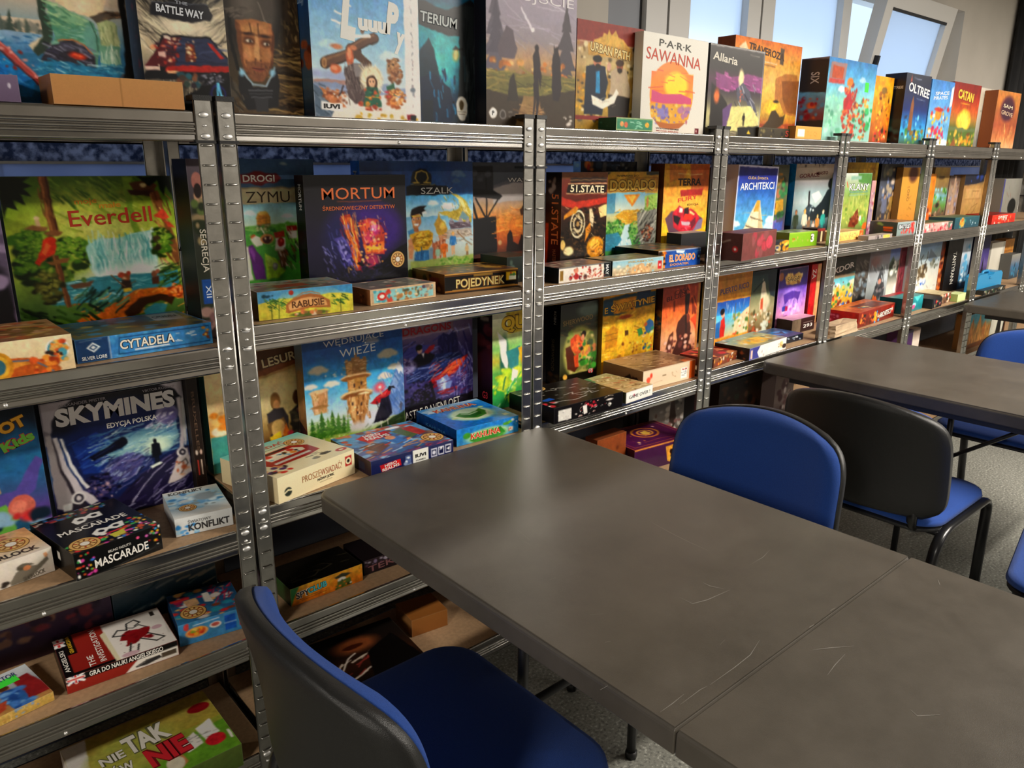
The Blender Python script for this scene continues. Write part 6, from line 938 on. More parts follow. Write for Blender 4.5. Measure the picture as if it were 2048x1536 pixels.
A('skymines', 'dark space game box with a lone astronaut inside a round white frame', '24222c', mat=GLOSS, F="""g 26242c 201f28 1c2036 22386c 3a5c90 466a94 3a4a80 322f58 272338 201c28;
 p b4acb4 0 0 .22 0 .12 .06 .065 .14 .045 .24 0 .22;p c4bcc4 .82 0 1 0 1 .26 .985 .14 .93 .05;p 8c848c 0 .2 .045 .24 .05 .32 0 .32;
 e .54 .46 .42 .40 1c2a5a .08;p 203c86 .17 .36 .34 .28 .44 .40 .36 .62 .22 .60;k .16 .3 .44 .62 30 .10 .006 -20 2c54a8 16245c 4a74bc;
 p 6c98ac .34 .44 .52 .36 .72 .32 .92 .30 .93 .46 .84 .56 .60 .56 .44 .52;e .70 .47 .17 .07 a4c4b8 .05;k .32 .30 .95 .56 150 .13 .0045 -13 b8d8d0 4e7ea0 86b0bc 2f5588 d4e6da 6494ac;e .76 .50 .09 .06 d4e6cc .04;
 e .86 .25 .085 .085 8882aa .015;e .875 .265 .065 .07 645e8c .02;k .70 .24 .90 .36 60 .04 .005 -28 d0ccdc 54526f eae8f0 8a88a4;
 p 10142a .27 .475 .40 .425 .47 .385 .52 .375 .545 .42 .50 .455 .40 .48 .30 .51;e .51 .405 .036 .036 161a2c;e .51 .405 .036 .036 0e1224 .01;l 2a3a68 .005 .31 .485 .46 .42;
 p 4c4c84 .34 .60 .46 .515 .58 .505 .66 .56 .60 .68 .42 .72;k .34 .50 .68 .72 110 .06 .0045 -28 98a8d4 34345f c8d8ea 20203f 6a72b0;p 272240 .46 .83 .62 .70 .84 .60 1 .54 1 1 .28 1;k .44 .56 .98 .98 90 .11 .005 -32 6c6290 19162a 8e84b0 443c66 b4b0cc;l d4d0e4 .006 .52 .92 .66 .76 .80 .66;
 y .16 .62 .46 .88 60 .016 15142a 2c2c58 4c4680 8a7088;s .22 .70 .42 .84 18 .012 8a6a78 5a4f80 c0a0a8;
 f .745 .64 .20 161824 161824 161824 161824;p 161824 .715 .50 .775 .50 .785 .585 .705 .585;p e4eedc .68 .655 .765 .635 .785 .65 .70 .675;
 p 3a343e .015 .28 .06 .28 .085 .52 .16 .72 .22 .86 .06 .90;p d8d0d4 .055 .27 .085 .27 .115 .50 .20 .71 .29 .84 .24 .86 .14 .72 .08 .52;p f2eeee .100 .285 .118 .285 .155 .50 .245 .71 .225 .72 .135 .52;p b4aaac .01 .25 .045 .25 .065 .54 .13 .78 .09 .86 .01 .82;
 p d8d0d4 .945 .13 .975 .13 .985 .36 .955 .56 .92 .60 .95 .36;p f2eeee .978 .14 .993 .14 1 .40 .975 .54 .965 .54;p c8bcb8 .90 .64 .985 .56 1 .78 .86 .84 .80 .84;l 2c2828 .007 .91 .78 .975 .70 .96 .66 .90 .69;
 o .16 .775 .052 e8e2e0;o .16 .775 .034 262230;o .16 .775 .020 dcd4d4;r .05 .80 .11 .86 e8e2e0;o .94 .60 .042 dcd4d4;o .94 .60 .026 262230;o .94 .60 .013 d4cccc;s .88 .66 .98 .80 10 .014 a65636 cc9c7a;
 t SKYMINES .51 .125 .125 dedada .84 0 - .05;t EDYCJA_POLSKA .60 .255 .038 e6e2de .36 0 - .02;t ALEXANDER_PFISTER .28 .035 .022 98929a .32 0;t VIKTOR_KOBILKE .82 .030 .020 98929a .24 0""", L="g 1c1a22 14141a")
A('spine3', 'tall dark brown upright box spine right of the space game', '1c1612', F="g 241c18 2c201a 281c16 2a1c16;t BRUXELLES .5 .40 .26 5a4434 .46 90;e .3 .64 .12 .02 c8b8a8;e .7 .64 .12 .02 c8a898;r .28 .70 .4 .82 b03a30;r .6 .70 .72 .82 c8b0a0")
A('sliver3', 'cream and orange box edge with a teal base behind the shelf post', '4a8a80', F="g e8d0a0 e8cc98 e0c088 e0a04a d8a860 d8c090;r 0 .64 1 1 4a9a90;s .2 .4 .9 .62 10 .04 e88a2c c8a070 f0e0c0")
A('rlock', 'white detective game box reading RLOCK cut by the left photo edge', 'c8c0b0', mat=GLOSS, F="g e0d8cc d8d0c4 d0c8bc;p 7a7468 .20 .85 .32 .55 .50 .42 .70 .52 .82 .40 .90 .30 .92 .45 .76 .68 .60 .85 .5 1 .2 1;e .46 .42 .12 .12 5a5448;p 6a6458 .34 .36 .46 .28 .60 .36 .66 .44 .5 .46;e .52 .50 .07 .10 c8845a;p d8a078 .84 .16 .90 .12 .92 .28 .86 .34;s .02 .8 .2 .98 4 .07 3a3430 5a524a;t SHERLOCK .62 .86 .16 6a6458 .4 -6", T="g c89a6a d8b888 e0d4c4;p b0643a .1 .1 .5 .0 .6 .3 .2 .45;s 0 0 .7 .5 20 .06 c87a44 a85a34 d8a070;t RLOCK .48 .84 .14 3a322c .72 0 - .03;b .52 .48 .24")
A('mascarade', 'black flat card game with white masks and colourful confetti', '121212', mat=GLOSS, F="""z;g 1a1a1a 161616;s .02 .1 .22 .95 26 .05 d83a3a 3a7ad0 e0b030 d04a9a 4ab05a e8e4dc c8562a;s .80 .05 .98 .75 18 .045 3a9ad0 e0a830 d83a4a 4ab06a e8e8e0 d06ab0;t MASCARADE .52 .62 .30 e8e4dc .62 0 - .02;t BRUNO_FAIDUTTI .50 .34 .09 d0ccc4 .26;e .72 .22 .02 .05 e05a8a""",
  T="""z;g 1c1c1c 181818 151515;s 0 .0 .85 .14 60 .022 a83a3a 3a6a98 b8883a 6a3a5a 3a8a6a 8a4a3a b0a8a0;s .0 .78 1 1 90 .022 d83a3a 3a7ad0 e0b030 d04a9a 4ab05a e8e4dc c8562a 8a6a40;s .6 .62 1 .8 26 .02 d83a3a 3a7ad0 e0b030 4ab05a e8e4dc;
  p ece8e0 .34 .28 .42 .20 .52 .24 .60 .20 .70 .22 .68 .34 .58 .34 .52 .30 .46 .36 .36 .38;e .44 .29 .035 .028 1c1c1c;e .61 .27 .035 .028 1c1c1c;p ece8e0 .36 .70 .46 .62 .56 .66 .64 .62 .76 .62 .72 .74 .62 .75 .55 .71 .48 .77 .38 .78;e .47 .70 .035 .028 1c1c1c;e .65 .68 .035 .028 1c1c1c;r .50 .78 .72 .81 c83a3a;p c8c04a .48 .84 .66 .82 .64 .92 .5 .94;t MASCARADE .48 .50 .095 e8e4dc .78 0 - .02;l b8b4ac .008 .42 .42 .6 .415;b .20 .86 .14""", L="z;g 161616 101010;r .62 .3 .68 .6 c8c4bc")
A('konflikt', 'small white and icy-blue flat game between the black box and the post', 'c8ccd0', mat=GLOSS, F="z;g dce0e0 d0d4d4;s 0 .3 .4 1 16 .1 6aa8d8 a8d0e8 3a88c8;t KONFLIKT .58 .62 .36 3a3a3c .72 0 - .03;t ŚWIATOWY .42 .30 .16 7a7a7c .4", T="z;g dcd8d0 a8c8d8 88b8d8 c0d0d8 e0e0dc;s .05 .15 .95 .75 50 .05 6aa0c8 98c4dc c8dce4 4a88b8 b8c4c8 8a9aa0;e .68 .38 .2 .14 8a98a0 .05;t KONFLIKT .40 .10 .10 4a4a48 .62 0 - .02;b .30 .70 .12", L="z;g d0d4d4 c4c8c8")
A('lesur', 'sepia game box with men around a table and a carved dark title board', '5a4024', F="""g 6a4828 7a5a34 d8c088 e4d4a0 dcc890 a88850 6a4a28 4a2c18;p 5a3c22 0 0 1 0 1 .16 0 .24;p 7a4a28 0 .20 1 .14 1 .18 0 .26;p a88450 0 .26 1 .19 1 .21 0 .28;e .34 .50 .12 .08 8a6434;e .36 .54 .08 .05 c89058;p 3a3438 .12 .60 .30 .56 .50 .58 .62 .66 .60 .80 .16 .82;p 7a5a34 .10 .70 .5 .66 .56 .76 .14 .80;e .36 .76 .16 .09 c8a060;p e0b82c .14 .82 .40 .78 .46 .92 .16 .94;p d8782a .46 .80 .56 .72 .64 .84 .52 .92;e .84 .50 .08 .07 5a3a24;p 34302c .66 .62 .88 .56 1 .62 1 .92 .7 .9;s .64 .6 1 .95 30 .024 2c2a24 4a4434 6a5a44 c83a4a;k 0 .88 1 1 20 .14 .02 -4 7a4428 4a2414 8a5a38;t LESUR .5 .125 .075 c8b488 .8 -7 3a2414 .02""")
A('wieze', 'bright blue game box with sandstone towers, a red-cloaked mage and pines', '4a3a30', mat=GLOSS, F="""g 1c4a84 225696 2a68a8 3a94d4 48a8e4 6cbce8 9cd0ec c4dcdc b4bc84 8ca83c 94a83c;c .14 .285 .06 c4bca4;c .84 .24 .07 bcb49c;c .68 .10 .05 8a90a0;c .26 .42 .05 eae6d4;c .90 .37 .045 ece4cc;c .80 .44 .05 e8dcc8;c .06 .41 .04 e4e0d4;s .2 .32 .36 .36 8 .007 f4f4f4;
 p 6084c0 .78 .66 .86 .50 .90 .44 .94 .34 1 .28 1 .82 .66 .84;p 86a4d4 .86 .54 .92 .42 .95 .50 .9 .62;p e4e8f2 .915 .385 .94 .33 .97 .36 1 .40 1 .46 .97 .42 .95 .45;k .76 .42 1 .80 50 .08 .006 62 9cb4dc 4c6cac c8d8ec 7494c8;e .58 .80 .26 .09 d4dae4 .07;
 p a87a46 .40 .27 .40 .235 .43 .235 .43 .25 .46 .25 .46 .225 .49 .225 .49 .195 .505 .18 .52 .195 .52 .225 .55 .225 .55 .25 .58 .245 .58 .23 .61 .23 .61 .27 .605 .385 .40 .385;p d0a062 .41 .27 .47 .27 .46 .38 .41 .38;k .38 .25 .63 .38 50 .03 .005 2 e4bc80 94642e f0d09c b88a50;e .50 .395 .155 .030 ecc48a;e .50 .408 .15 .026 8c5a28;
 p b8803f .41 .415 .605 .41 .60 .53 .42 .54;p d8a868 .43 .42 .48 .415 .48 .54 .43 .54;k .41 .42 .60 .54 40 .03 .005 3 e4bc80 94642e c89858;r .47 .46 .485 .49 3a2a2c;r .545 .45 .56 .48 3a2a2c;r .52 .49 .53 .51 3a2a2c;e .50 .55 .165 .034 ecc48a;e .50 .567 .155 .030 8c5628;e .58 .56 .06 .012 f4d8a4;
 p c0884c .39 .575 .63 .57 .605 .70 .555 .83 .465 .84 .41 .72;p e0b478 .42 .58 .48 .575 .48 .80 .44 .74;k .39 .58 .63 .82 60 .05 .006 86 e8c08a 94622e 6a4020 d0a068;r .44 .62 .455 .65 3a2a2c;r .53 .64 .545 .67 3a2a2c;r .49 .71 .505 .74 3a2a2c;s .42 .60 .60 .76 5 .006 fce4b0;e .50 .85 .09 .04 d0c8c4 .04;
 p cc9a66 .055 .47 .215 .465 .20 .66 .075 .665;e .135 .465 .092 .020 ecc896;p e4bc8a .075 .48 .12 .478 .12 .66 .085 .66;k .06 .48 .21 .66 40 .035 .005 88 f0cc9c a4763e c89460;e .13 .60 .085 .014 a87a44;
 d .05 .90 .20 34601f;d .10 .90 .16 487826;d .145 .90 .24 3c6a22;d .20 .90 .18 548430;d .245 .89 .22 406e26;d .30 .89 .19 4c7c2c;d .35 .89 .16 3c6824;d .39 .885 .13 5c8c38;k .02 .72 .42 .89 110 .022 .004 -10 78a440 2c4c18 94bc54 4a7a2a;s .02 .89 .42 .92 26 .009 f4f0e4 d8d0b8 c8c0a8;p 9cb43c 0 .91 .42 .90 .60 .97 .6 1 0 1;y 0 .92 .46 1 24 .016 7c8c24 d8b020 f4d03c;p 34442a .56 .97 .66 .91 .80 .86 1 .80 1 1 .56 1;k .58 .84 1 1 24 .05 .006 -25 4c5c38 222e1a;
 e .735 .535 .055 .045 ec4a5c .035;e .735 .535 .030 .026 ff8c94 .012;e .735 .535 .014 .012 fff0ec;p b8222c .63 .66 .70 .615 .77 .585 .83 .555 .865 .57 .85 .62 .79 .66 .70 .69;p e04a48 .68 .635 .76 .60 .82 .575 .79 .62;l d8a888 .012 .755 .60 .735 .565;p 221f30 .755 .64 .835 .63 .86 .80 .79 .85 .655 .855 .70 .76;k .68 .66 .85 .85 16 .06 .005 70 3c3850 12101c;e .845 .565 .024 .024 1c161c;p 1c161c .85 .55 .89 .545 .91 .575 .88 .565;l dcd4cc .007 .735 .85 .74 .905;l dcd4cc .007 .80 .845 .81 .895;f .955 .80 .09 5a5a6a 5a5a6a 5a5a6a 5a5a6a;
 t WĘDRUJĄCE .50 .062 .050 d4d8d8 .60 -2 - .0;t WIEŻE .53 .165 .070 dce4e2 .36 -2 - .0""", L="g 7a8a98 6a6a68 8a6a48 a07a50 6a4a34 3a3434;e .5 .32 .4 .05 8a6a44;e .5 .56 .4 .05 a87a4a;p 9a7048 .25 .3 .75 .3 .7 .7 .3 .7;p 2a2628 0 .72 1 .8 1 1 0 1")
A('raven', 'purple game box with a flying vampire in a red-lined cape', '3a3440', mat=GLOSS, F="""g 8a7488 84708a 5a4c78 463e70 504680 504688 463e74 363050 262034;r 0 .07 .72 .155 94707a;l d8b0b0 .005 0 .165 .75 .16;r .72 .0 1 .17 7c6888;k .6 .16 1 .6 50 .12 .012 70 6a60a0 857cb0 3c3468 9c94c4;p 302a5c .50 .22 .58 .17 .66 .20 .72 .16 .78 .24 .80 .40 .52 .38;k .5 .18 .8 .38 20 .06 .008 85 4a4480 221e44;l d0d0e0 .006 .72 .178 .96 .16;
 p 50509c 0 .30 .2 .24 .46 .28 .4 .40 0 .44;k 0 .2 .5 .5 40 .10 .008 -18 6a6ab4 38387c 8c8ccc 2c2a60;
 p 2a3468 .06 .52 .20 .42 .42 .37 .62 .37 .80 .40 .90 .43 .70 .51 .46 .58 .24 .61 .06 .60;k .08 .38 .86 .60 110 .13 .006 -14 5c6cb0 1a2048 94a0d4 2c3874 3c4c90;p c42a28 .34 .625 .52 .56 .66 .49 .80 .445 .93 .415 .86 .50 .74 .57 .58 .63 .42 .66;p ec6638 .50 .585 .66 .51 .82 .45 .89 .43 .80 .51 .66 .575;k .38 .43 .92 .65 40 .09 .005 -26 f48c58 901820 d84030;p 84182a .32 .65 .46 .62 .68 .60 .60 .66 .42 .69;
 p 221c2c .12 .40 .22 .335 .36 .335 .46 .37 .38 .44 .20 .46;e .25 .30 .034 .036 dcaa98;e .24 .272 .046 .026 120e12;p 120e12 .20 .28 .225 .27 .215 .315;e .245 .298 .006 .004 2a1010;p b82630 .30 .33 .38 .28 .46 .27 .44 .31 .36 .35;p e8dcd8 .27 .335 .31 .33 .30 .38;l d8a898 .014 .14 .42 .04 .36;e .10 .44 .09 .055 b0a8d4 .035;y 0 .36 .18 .54 20 .014 4a3868 8878b4 bcb4dc;
 p 8494cc .47 .62 .62 .58 .70 .66 .62 .76 .50 .74;e .555 .66 .045 .045 d0e0f8 .02;p d8e4f8 .54 .60 .57 .60 .60 .73 .56 .73;p 94242f .46 .735 .78 .71 .74 .765 .54 .775;k .46 .56 1 .82 90 .08 .005 -12 8888c4 342e60 b8b8e4 8c3450 504a8c;p 241c26 .16 .68 .40 .61 .48 .86 .06 .88;y .02 .58 .44 .86 44 .018 1e1828 40386c 6c6098;k .72 .46 1 .86 40 .09 .008 88 7068ac 322c60 948cc4;p 26222a 0 .82 .3 .78 .6 .84 1 .80 1 1 0 1;y 0 .8 1 .98 30 .018 18141c 322c3c 48405c;
 t DRAGONS .36 .112 .066 b02c36 .66 0 - .03;t CASTLE_RAVENLOFT .38 .885 .085 f0ece0 .84 -4 1c1820 -.005""", L="g 1c1a20 24222a", R="g 1c1c1e 2a2a2c")
A('que', 'bright green jungle game box with a yellow title, dark red-marked side', '24181c', mat=GLOSS, F="""g e8e4c8 d8d8b0 c8d090 8ac870 d8c850 6ab858 4ab04a 3a9a50 2f8a50;p d8b828 .30 .02 1 0 1 .22 .34 .24;e .26 .50 .10 .24 2f6a58 .02;p ece8dc .10 .2 .3 .3 .34 .6 .52 .78 .40 .70 .2 .5;p 3f8a8a .3 .42 .6 .38 .56 .6 .4 .66;p e8b030 .56 .40 .9 .38 .9 .7 .7 .66;p c8d838 .05 .66 .4 .62 .6 .7 .4 .86 .1 .80;s .0 .6 .9 .95 50 .04 8ac83a b8d83a 3f9a4a d8e048 6ab050;p f0e8d8 .44 .6 .56 .64 .52 .76 .4 .72;k 0 .7 .9 1 24 .14 .016 -60 3fa858 c8e0a0 2f7a4a;t QUE .56 .13 .13 e8b820 .74 0 6a4a10 .04""", L="g 3a342c 2a2020 3a1c22 3a1a20 241418 1c1416;t G3 .5 .86 .07 c8303a .34;r .2 .06 .75 .10 8a8070;s .2 .1 .8 .4 8 .05 5a2a2a 6a3434")
A('prosze', 'cream flat game box with a red tram on its lid', 'd8caa8', mat=GLOSS, F="z;g ecdcb6 e6d6ae;r .87 .18 .96 .58 b02a2a;o .915 .38 .14 ecdcb6;o .915 .38 .07 2a2020;o .12 .66 .17 3a4038;l e4d8b0 .06 .05 .72 .12 .6 .19 .66;t PROSZĘ .42 .42 .26 a86a3c .24 0 - -.01;t WSIADAĆ! .68 .42 .26 a84a30 .28 0 - -.01;t NOWY_JORK .60 .66 .10 3a3430 .22 0 - .02;l 8a7a5a .015 .52 .8 .68 .8", T="""z;g 7ac4b8 dccfa8 e6d8b0 e8dab4;p 6abfb4 0 .0 .55 0 .35 .14 0 .34;p a82a24 .14 .46 .30 .32 .66 .30 .80 .44 .80 .66 .62 .72 .18 .74 .12 .62;p e8dcc0 .22 .48 .32 .40 .64 .38 .72 .46 .70 .54 .24 .58;s .26 .42 .68 .54 14 .03 e08a3a 3a6a88 c83a30 2a2a2a 8ab8c0;p d8ccc0 .22 .64 .70 .60 .70 .65 .22 .69;p 3a1c1a .30 .34 .58 .31 .6 .35 .32 .38;s .0 .72 .26 .92 26 .026 c83a34 5a3a6a 3a2a34 d89a6a 8a4a5a;e .74 .82 .06 .035 4a4a40;e .60 .86 .05 .03 8a8470;e .92 .88 .07 .045 b83a30;e .92 .88 .03 .02 ecdcb6;k .58 .72 .78 .84 8 .1 .012 0 8a8060 3a3a34;t WSIADAĆ .44 .16 .075 c84a34 .5 0;l 6a6a58 .012 .36 .25 .74 .22;b .76 .26 .12""", L="z;g e0d0a8 d8c8a0;r .3 .15 .75 .5 b02a2a;o .52 .32 .1 ecdcb6;o .5 .78 .16 3a4038")
A('hero', 'navy flat card game with heroes on the lid and a white publisher patch', '1c2444', mat=GLOSS, F="g 28305c 242a54;p c82a30 .10 .40 .34 .30 .35 .72 .12 .86;r .40 .22 .47 .92 5a6a98;s .4 .22 .47 .9 6 .08 d8e0ec 8a98b8;r .49 .0 .68 .86 ece8dc;t IUVI .585 .40 .22 1c1c1c .13 0 - .03;t GAMES .585 .70 .10 6a6a68 .12;r .715 .22 .79 .78 d8d8e4;r .725 .30 .78 .70 24284c;o .752 .5 .13 d8d8e4;r .805 .20 .88 .76 d8d8e4;r .815 .28 .87 .68 24284c;s .82 .3 .87 .66 4 .07 e8e8f0;r .895 .18 .97 .74 d8d8e4;r .905 .26 .96 .66 24284c;p e8e8f0 .91 .46 .955 .34 .95 .6;t HERO .225 .46 .18 f0e8e0 .14 -6 - .02;t REALMS .225 .68 .18 f0e8e0 .2 -6 - .02",
  T="""g 4a90c0 5a98c4 6a90b8 5a70a0 4a4a7a;s 0 0 1 1 90 .055 5aa0d0 8a6a58 3a6a9a c8805a 8ab8d8 6a4a48 b04a3a;p 6a4a3a .1 .50 .3 .46 .40 .66 .2 .8;p 3a70b0 .44 .40 .60 .36 .66 .70 .5 .86;e .52 .42 .06 .07 d89a70;p 5a6a34 .62 .24 .78 .18 .86 .5 .70 .6;p b03a2a .76 .22 .90 .18 .94 .5 .82 .56;e .70 .12 .09 .04 e8ecf0;k 0 .5 1 1 40 .2 .02 -20 8a5a3a d8a060 3a4a7a c84a3a a8c8e0;p b82030 .20 .20 .34 .14 .50 .16 .60 .14 .58 .34 .44 .36 .26 .42;p c82a38 .24 .22 .56 .17 .55 .32 .28 .38;k 0 .86 1 1 20 .2 .02 -10 b04a6a 5a3a6a;t HERO .40 .20 .085 f4e8e4 .20 0 - .03;t REALMS .42 .30 .085 f4e8e4 .28 0 - .03;b .88 .74 .15""", L="g 4a3a38 3a2c30 2a2238;s .1 .2 .6 .9 8 .12 8a5a40 6a4a3a;r .7 .3 .85 .8 3a3a4a")
A('kahuna', 'bright blue flat game with a green island and red lettering', '1c5a9a', mat=GLOSS, F="g 2a84d0 2f88d0 3a90c8;e .5 .7 .36 .4 a8d0a0 .1;e .5 .8 .28 .4 4a9a3a .05;p 3a8a34 .2 .8 .4 .5 .7 .4 .78 .8 .6 1 .3 1;e .16 .5 .06 .18 4a9a3a .04;e .80 .32 .06 .1 5aa03c;e .86 .25 .04 .08 6ab048;s .9 .1 .98 .6 6 .07 4aa8e0 d8e8ec;r .84 .58 .91 .82 e0d0c0;s .84 .6 .91 .8 4 .04 c85a3a;t KAHUNA .46 .60 .32 d83a24 .48 0 f4e0b0 .02", T="""g 4a98d8 2a84d0 2078c8 1c70c0 1f74c4;p a8c8dc 0 .12 .12 .04 .3 .0 1 0 1 .06 .5 .14 .1 .24;k 0 .0 1 .2 16 .3 .02 -8 c8dce8 6aa8d8;e .54 .56 .33 .26 c8e4c0 .06;p 4a8a34 .30 .52 .42 .44 .50 .52 .66 .48 .76 .40 .78 .54 .70 .68 .52 .74 .38 .68;p 2f6a2a .34 .56 .5 .60 .70 .52 .66 .64 .5 .70;l e8ecc0 .02 .28 .54 .36 .66 .52 .76 .70 .70 .80 .54;l d8e8d0 .02 .42 .48 .5 .56 .66 .52;e .24 .60 .05 .03 c8dca0;e .82 .36 .05 .03 b8d8a0;r .86 .80 .94 .88 d8d4cc;t KAHUNA .50 .19 .12 c8402a .66 0 f0dca8 .02;t KOSMOS .12 .2 .03 f0f0f0 .1""", L="g 1a4a84 143c70;t KAHUNA .5 .5 .2 3a78b0 .5")
A('robin', 'dark forest game box with a group of fighters in a round frame', vs=0.95, base='14140f', mat=GLOSS, F="""g 1c1f18 2a3024 3a4030 4a4c34 5a5c3a 4a4c2c 3a3c24 1c1c14;e .75 .10 .3 .1 5a6a60 .05;k 0 .2 1 .4 30 .1 .014 4 4a3c28 6a5434 2c2a1c;e .52 .64 .44 .34 8a8a4a .03;e .52 .64 .40 .31 a8a05a .02;s .16 .36 .95 .9 60 .03 b8b068 7a7a40 8a9a4a c8b878 5a6a34;p d0502a .26 .46 .40 .40 .54 .44 .62 .56 .54 .66 .40 .66 .28 .56;s .26 .42 .6 .66 20 .026 e06a34 c84424 e88a4a;p 5a2c1c .14 .56 .26 .54 .36 .64 .50 .84 .4 .9 .2 .84;e .62 .42 .07 .05 2a1c18;e .60 .46 .05 .045 d8906a;p d8a838 .56 .60 .72 .52 .80 .6 .72 .72 .58 .74;s .5 .5 .95 .8 34 .026 d8b048 4a5a3a 2a2c24 c8784a 3a7a34;s .6 .7 .95 .88 16 .03 4a9a3a 6ab84a 3a7a2c;p c8502a .36 .68 .48 .66 .5 .84 .4 .84;r 0 .92 1 1 1a1812;e .14 .94 .06 .04 d8a84a;t G3 .84 .93 .05 d83a38 .14 0 f0ece0 .03;t SHERWOOD .46 .22 .06 8a7444 .8 -4""", L="g 121210 1a1a16 141410;t ROBIN .62 .16 .16 c8c4b8 .16 90;t SHERWOOD .5 .62 .2 5a5038 .4 90;s .2 .85 .9 .98 8 .04 3a3020 6a4a28")
A('swiat', 'yellow game box with golden temples and dark blue title band', vs=0.86, base='7a5a18', F="""g c89020 b88420 c89828 dcae2a e8bc30 e4b42c d8a424 c89020;p 24485a .0 .06 .4 .02 1 .04 1 .22 .6 .24 .3 .30 0 .28;p 1c3a5a .62 0 .9 0 .88 .12 .66 .14;p c88a20 .18 .08 .62 .07 .6 .26 .2 .28;k 0 .3 1 1 60 .12 .008 2 f0cc48 b8841c d89a20 f4dc70 a87018;p c88a1c .06 .50 .2 .44 .3 .5 .28 .74 .06 .76;p e8b830 .34 .40 .44 .36 .56 .40 .60 .80 .32 .84;r .42 .54 .49 .62 5a3a14;l 8a5a18 .010 .05 .56 .28 .55;l 8a5a18 .010 .05 .64 .28 .63;l 8a5a18 .010 .6 .5 .8 .58;l 8a5a18 .010 .6 .58 .8 .66;p 3a6a9a .80 .50 .90 .44 .98 .48 1 .60 .9 .66 .84 .62;s .78 .5 1 .9 30 .024 e8d048 3a8a6a 2a4a8a f0e090 d86a28;p 3f8a4a .66 .56 .74 .54 .78 .64 .7 .66;s .3 .72 .7 .98 26 .02 b8781c f0d058 8a5014;e .42 .34 .12 .03 b0501c;t ŚWIĄTYNIE .56 .175 .085 e8b030 .84 -3 5a3410 .02;t E .06 .21 .08 e8b030 .06 -3""")
A('casblu', 'orange game box with a musician playing upright bass', '6a3a1c', F="g 8a3a24 a8442a c85a2c d8743a dc8a58 d8a078 c88a68 8a5a40;k 0 .05 1 .35 20 .2 .03 70 a0402a c85a30 7a301c;p 3a2420 .62 .14 .72 .14 .70 .42 .62 .42;p 4a2820 .44 .50 .60 .42 .72 .46 .80 .62 .78 .80 .90 .96 .3 .98 .44 .76 .40 .62;e .70 .48 .06 .06 7a3a28;p 5a3424 .22 .66 .32 .62 .34 .8 .2 .96 .1 .96;l 2a1814 .03 .60 .10 .70 .9;s .1 .7 .95 1 30 .03 6a3a34 d8b0a0 8a4a3c 3a2024 c89078;p c84a28 .76 .5 .9 .6 1 .9 1 .4;t CASA .5 .09 .06 5a1c14 .4 -6;t BLUES .36 .155 .06 5a1c14 .52 -6;r .94 0 1 1 a8703a", L="g 3a2a24 4a2c20 6a3a20 4a2818;t BLUES .5 .6 .4 2a1a14 .2 90;s .2 .3 .9 .6 8 .04 8a5a2c 2a3a44")
A('doodle', 'black flat game with white doodles and splashes on every side', '161416', mat=GLOSS, F="g 1e1b1d 191618;r .06 .22 .24 .9 d8d4cc;s .06 .24 .24 .88 10 .08 b0aca4 c8c4bc e8e4dc;k .3 .1 .75 .9 22 .16 .03 -30 e4e0d8 d8a8a0 c83a44 b8b4b0;s .45 .15 .62 .5 8 .07 c02a3a e04a58;p e8e0d8 .40 .3 .46 .25 .47 .8 .42 .85;s .30 .6 .4 .95 5 .05 e0b0a8 d8d0c8;o .80 .62 .13 d8d4cc;o .80 .62 .09 1e1b1d;e .81 .6 .02 .06 e8e4dc;l d8c8b0 .03 .72 .12 .78 .05 .85 .08;e .8 .3 .05 .06 d8d0c8", T="""g 2a2523 241f1e 1f1b1b;l e8e4dc .012 .34 .28 .46 .32 .50 .26 .62 .3;l e8e4dc .012 .4 .6 .55 .56 .5 .64 .7 .66;l e8e4dc .012 .62 .72 .74 .66 .70 .76 .82 .74;l d8d4cc .012 .74 .48 .8 .54 .76 .60 .86 .62;l e0dcd4 .014 .1 .75 .4 .86 .6 .8;k .2 .2 .95 .9 20 .12 .010 10 e8e4dc b0aca4 d8c8c0;k 0 .05 .25 .3 12 .14 .010 30 d8d4cc a8a49c;p c02a3a .02 .46 .18 .42 .16 .48 .04 .52;p 2a5ab0 .05 .62 .2 .58 .22 .68 .1 .7;s 0 .75 .14 .95 8 .03 c83a44 e8e0d8;b .34 .12 .11""", L="g 181518 141214;p c8c4bc .5 .3 .6 .5 .5 .7 .4 .5")
A('gameover', 'flat game box with a ruled white end label and tangled beige lid', 'b8aa8a', F="g ece8e0 e4e0d8;w .05 b8b4ac;t GAME_OVER_! .5 .52 .30 4a4a48 .78 0 - .0;s .2 .35 .34 .65 3 .08 c85a70", T="g a8a878 b09a68 b89a6a c0a478;p 5a8a5a 0 0 .3 0 .2 .25 0 .3;k 0 .1 1 1 80 .14 .014 20 d8c490 8a6a40 c8a870 6a4a2c b8503a e0d0a0;k .3 .1 1 1 30 .1 .014 -40 e4d4a8 7a5a38", L="g 6a6a50 5a5a44")
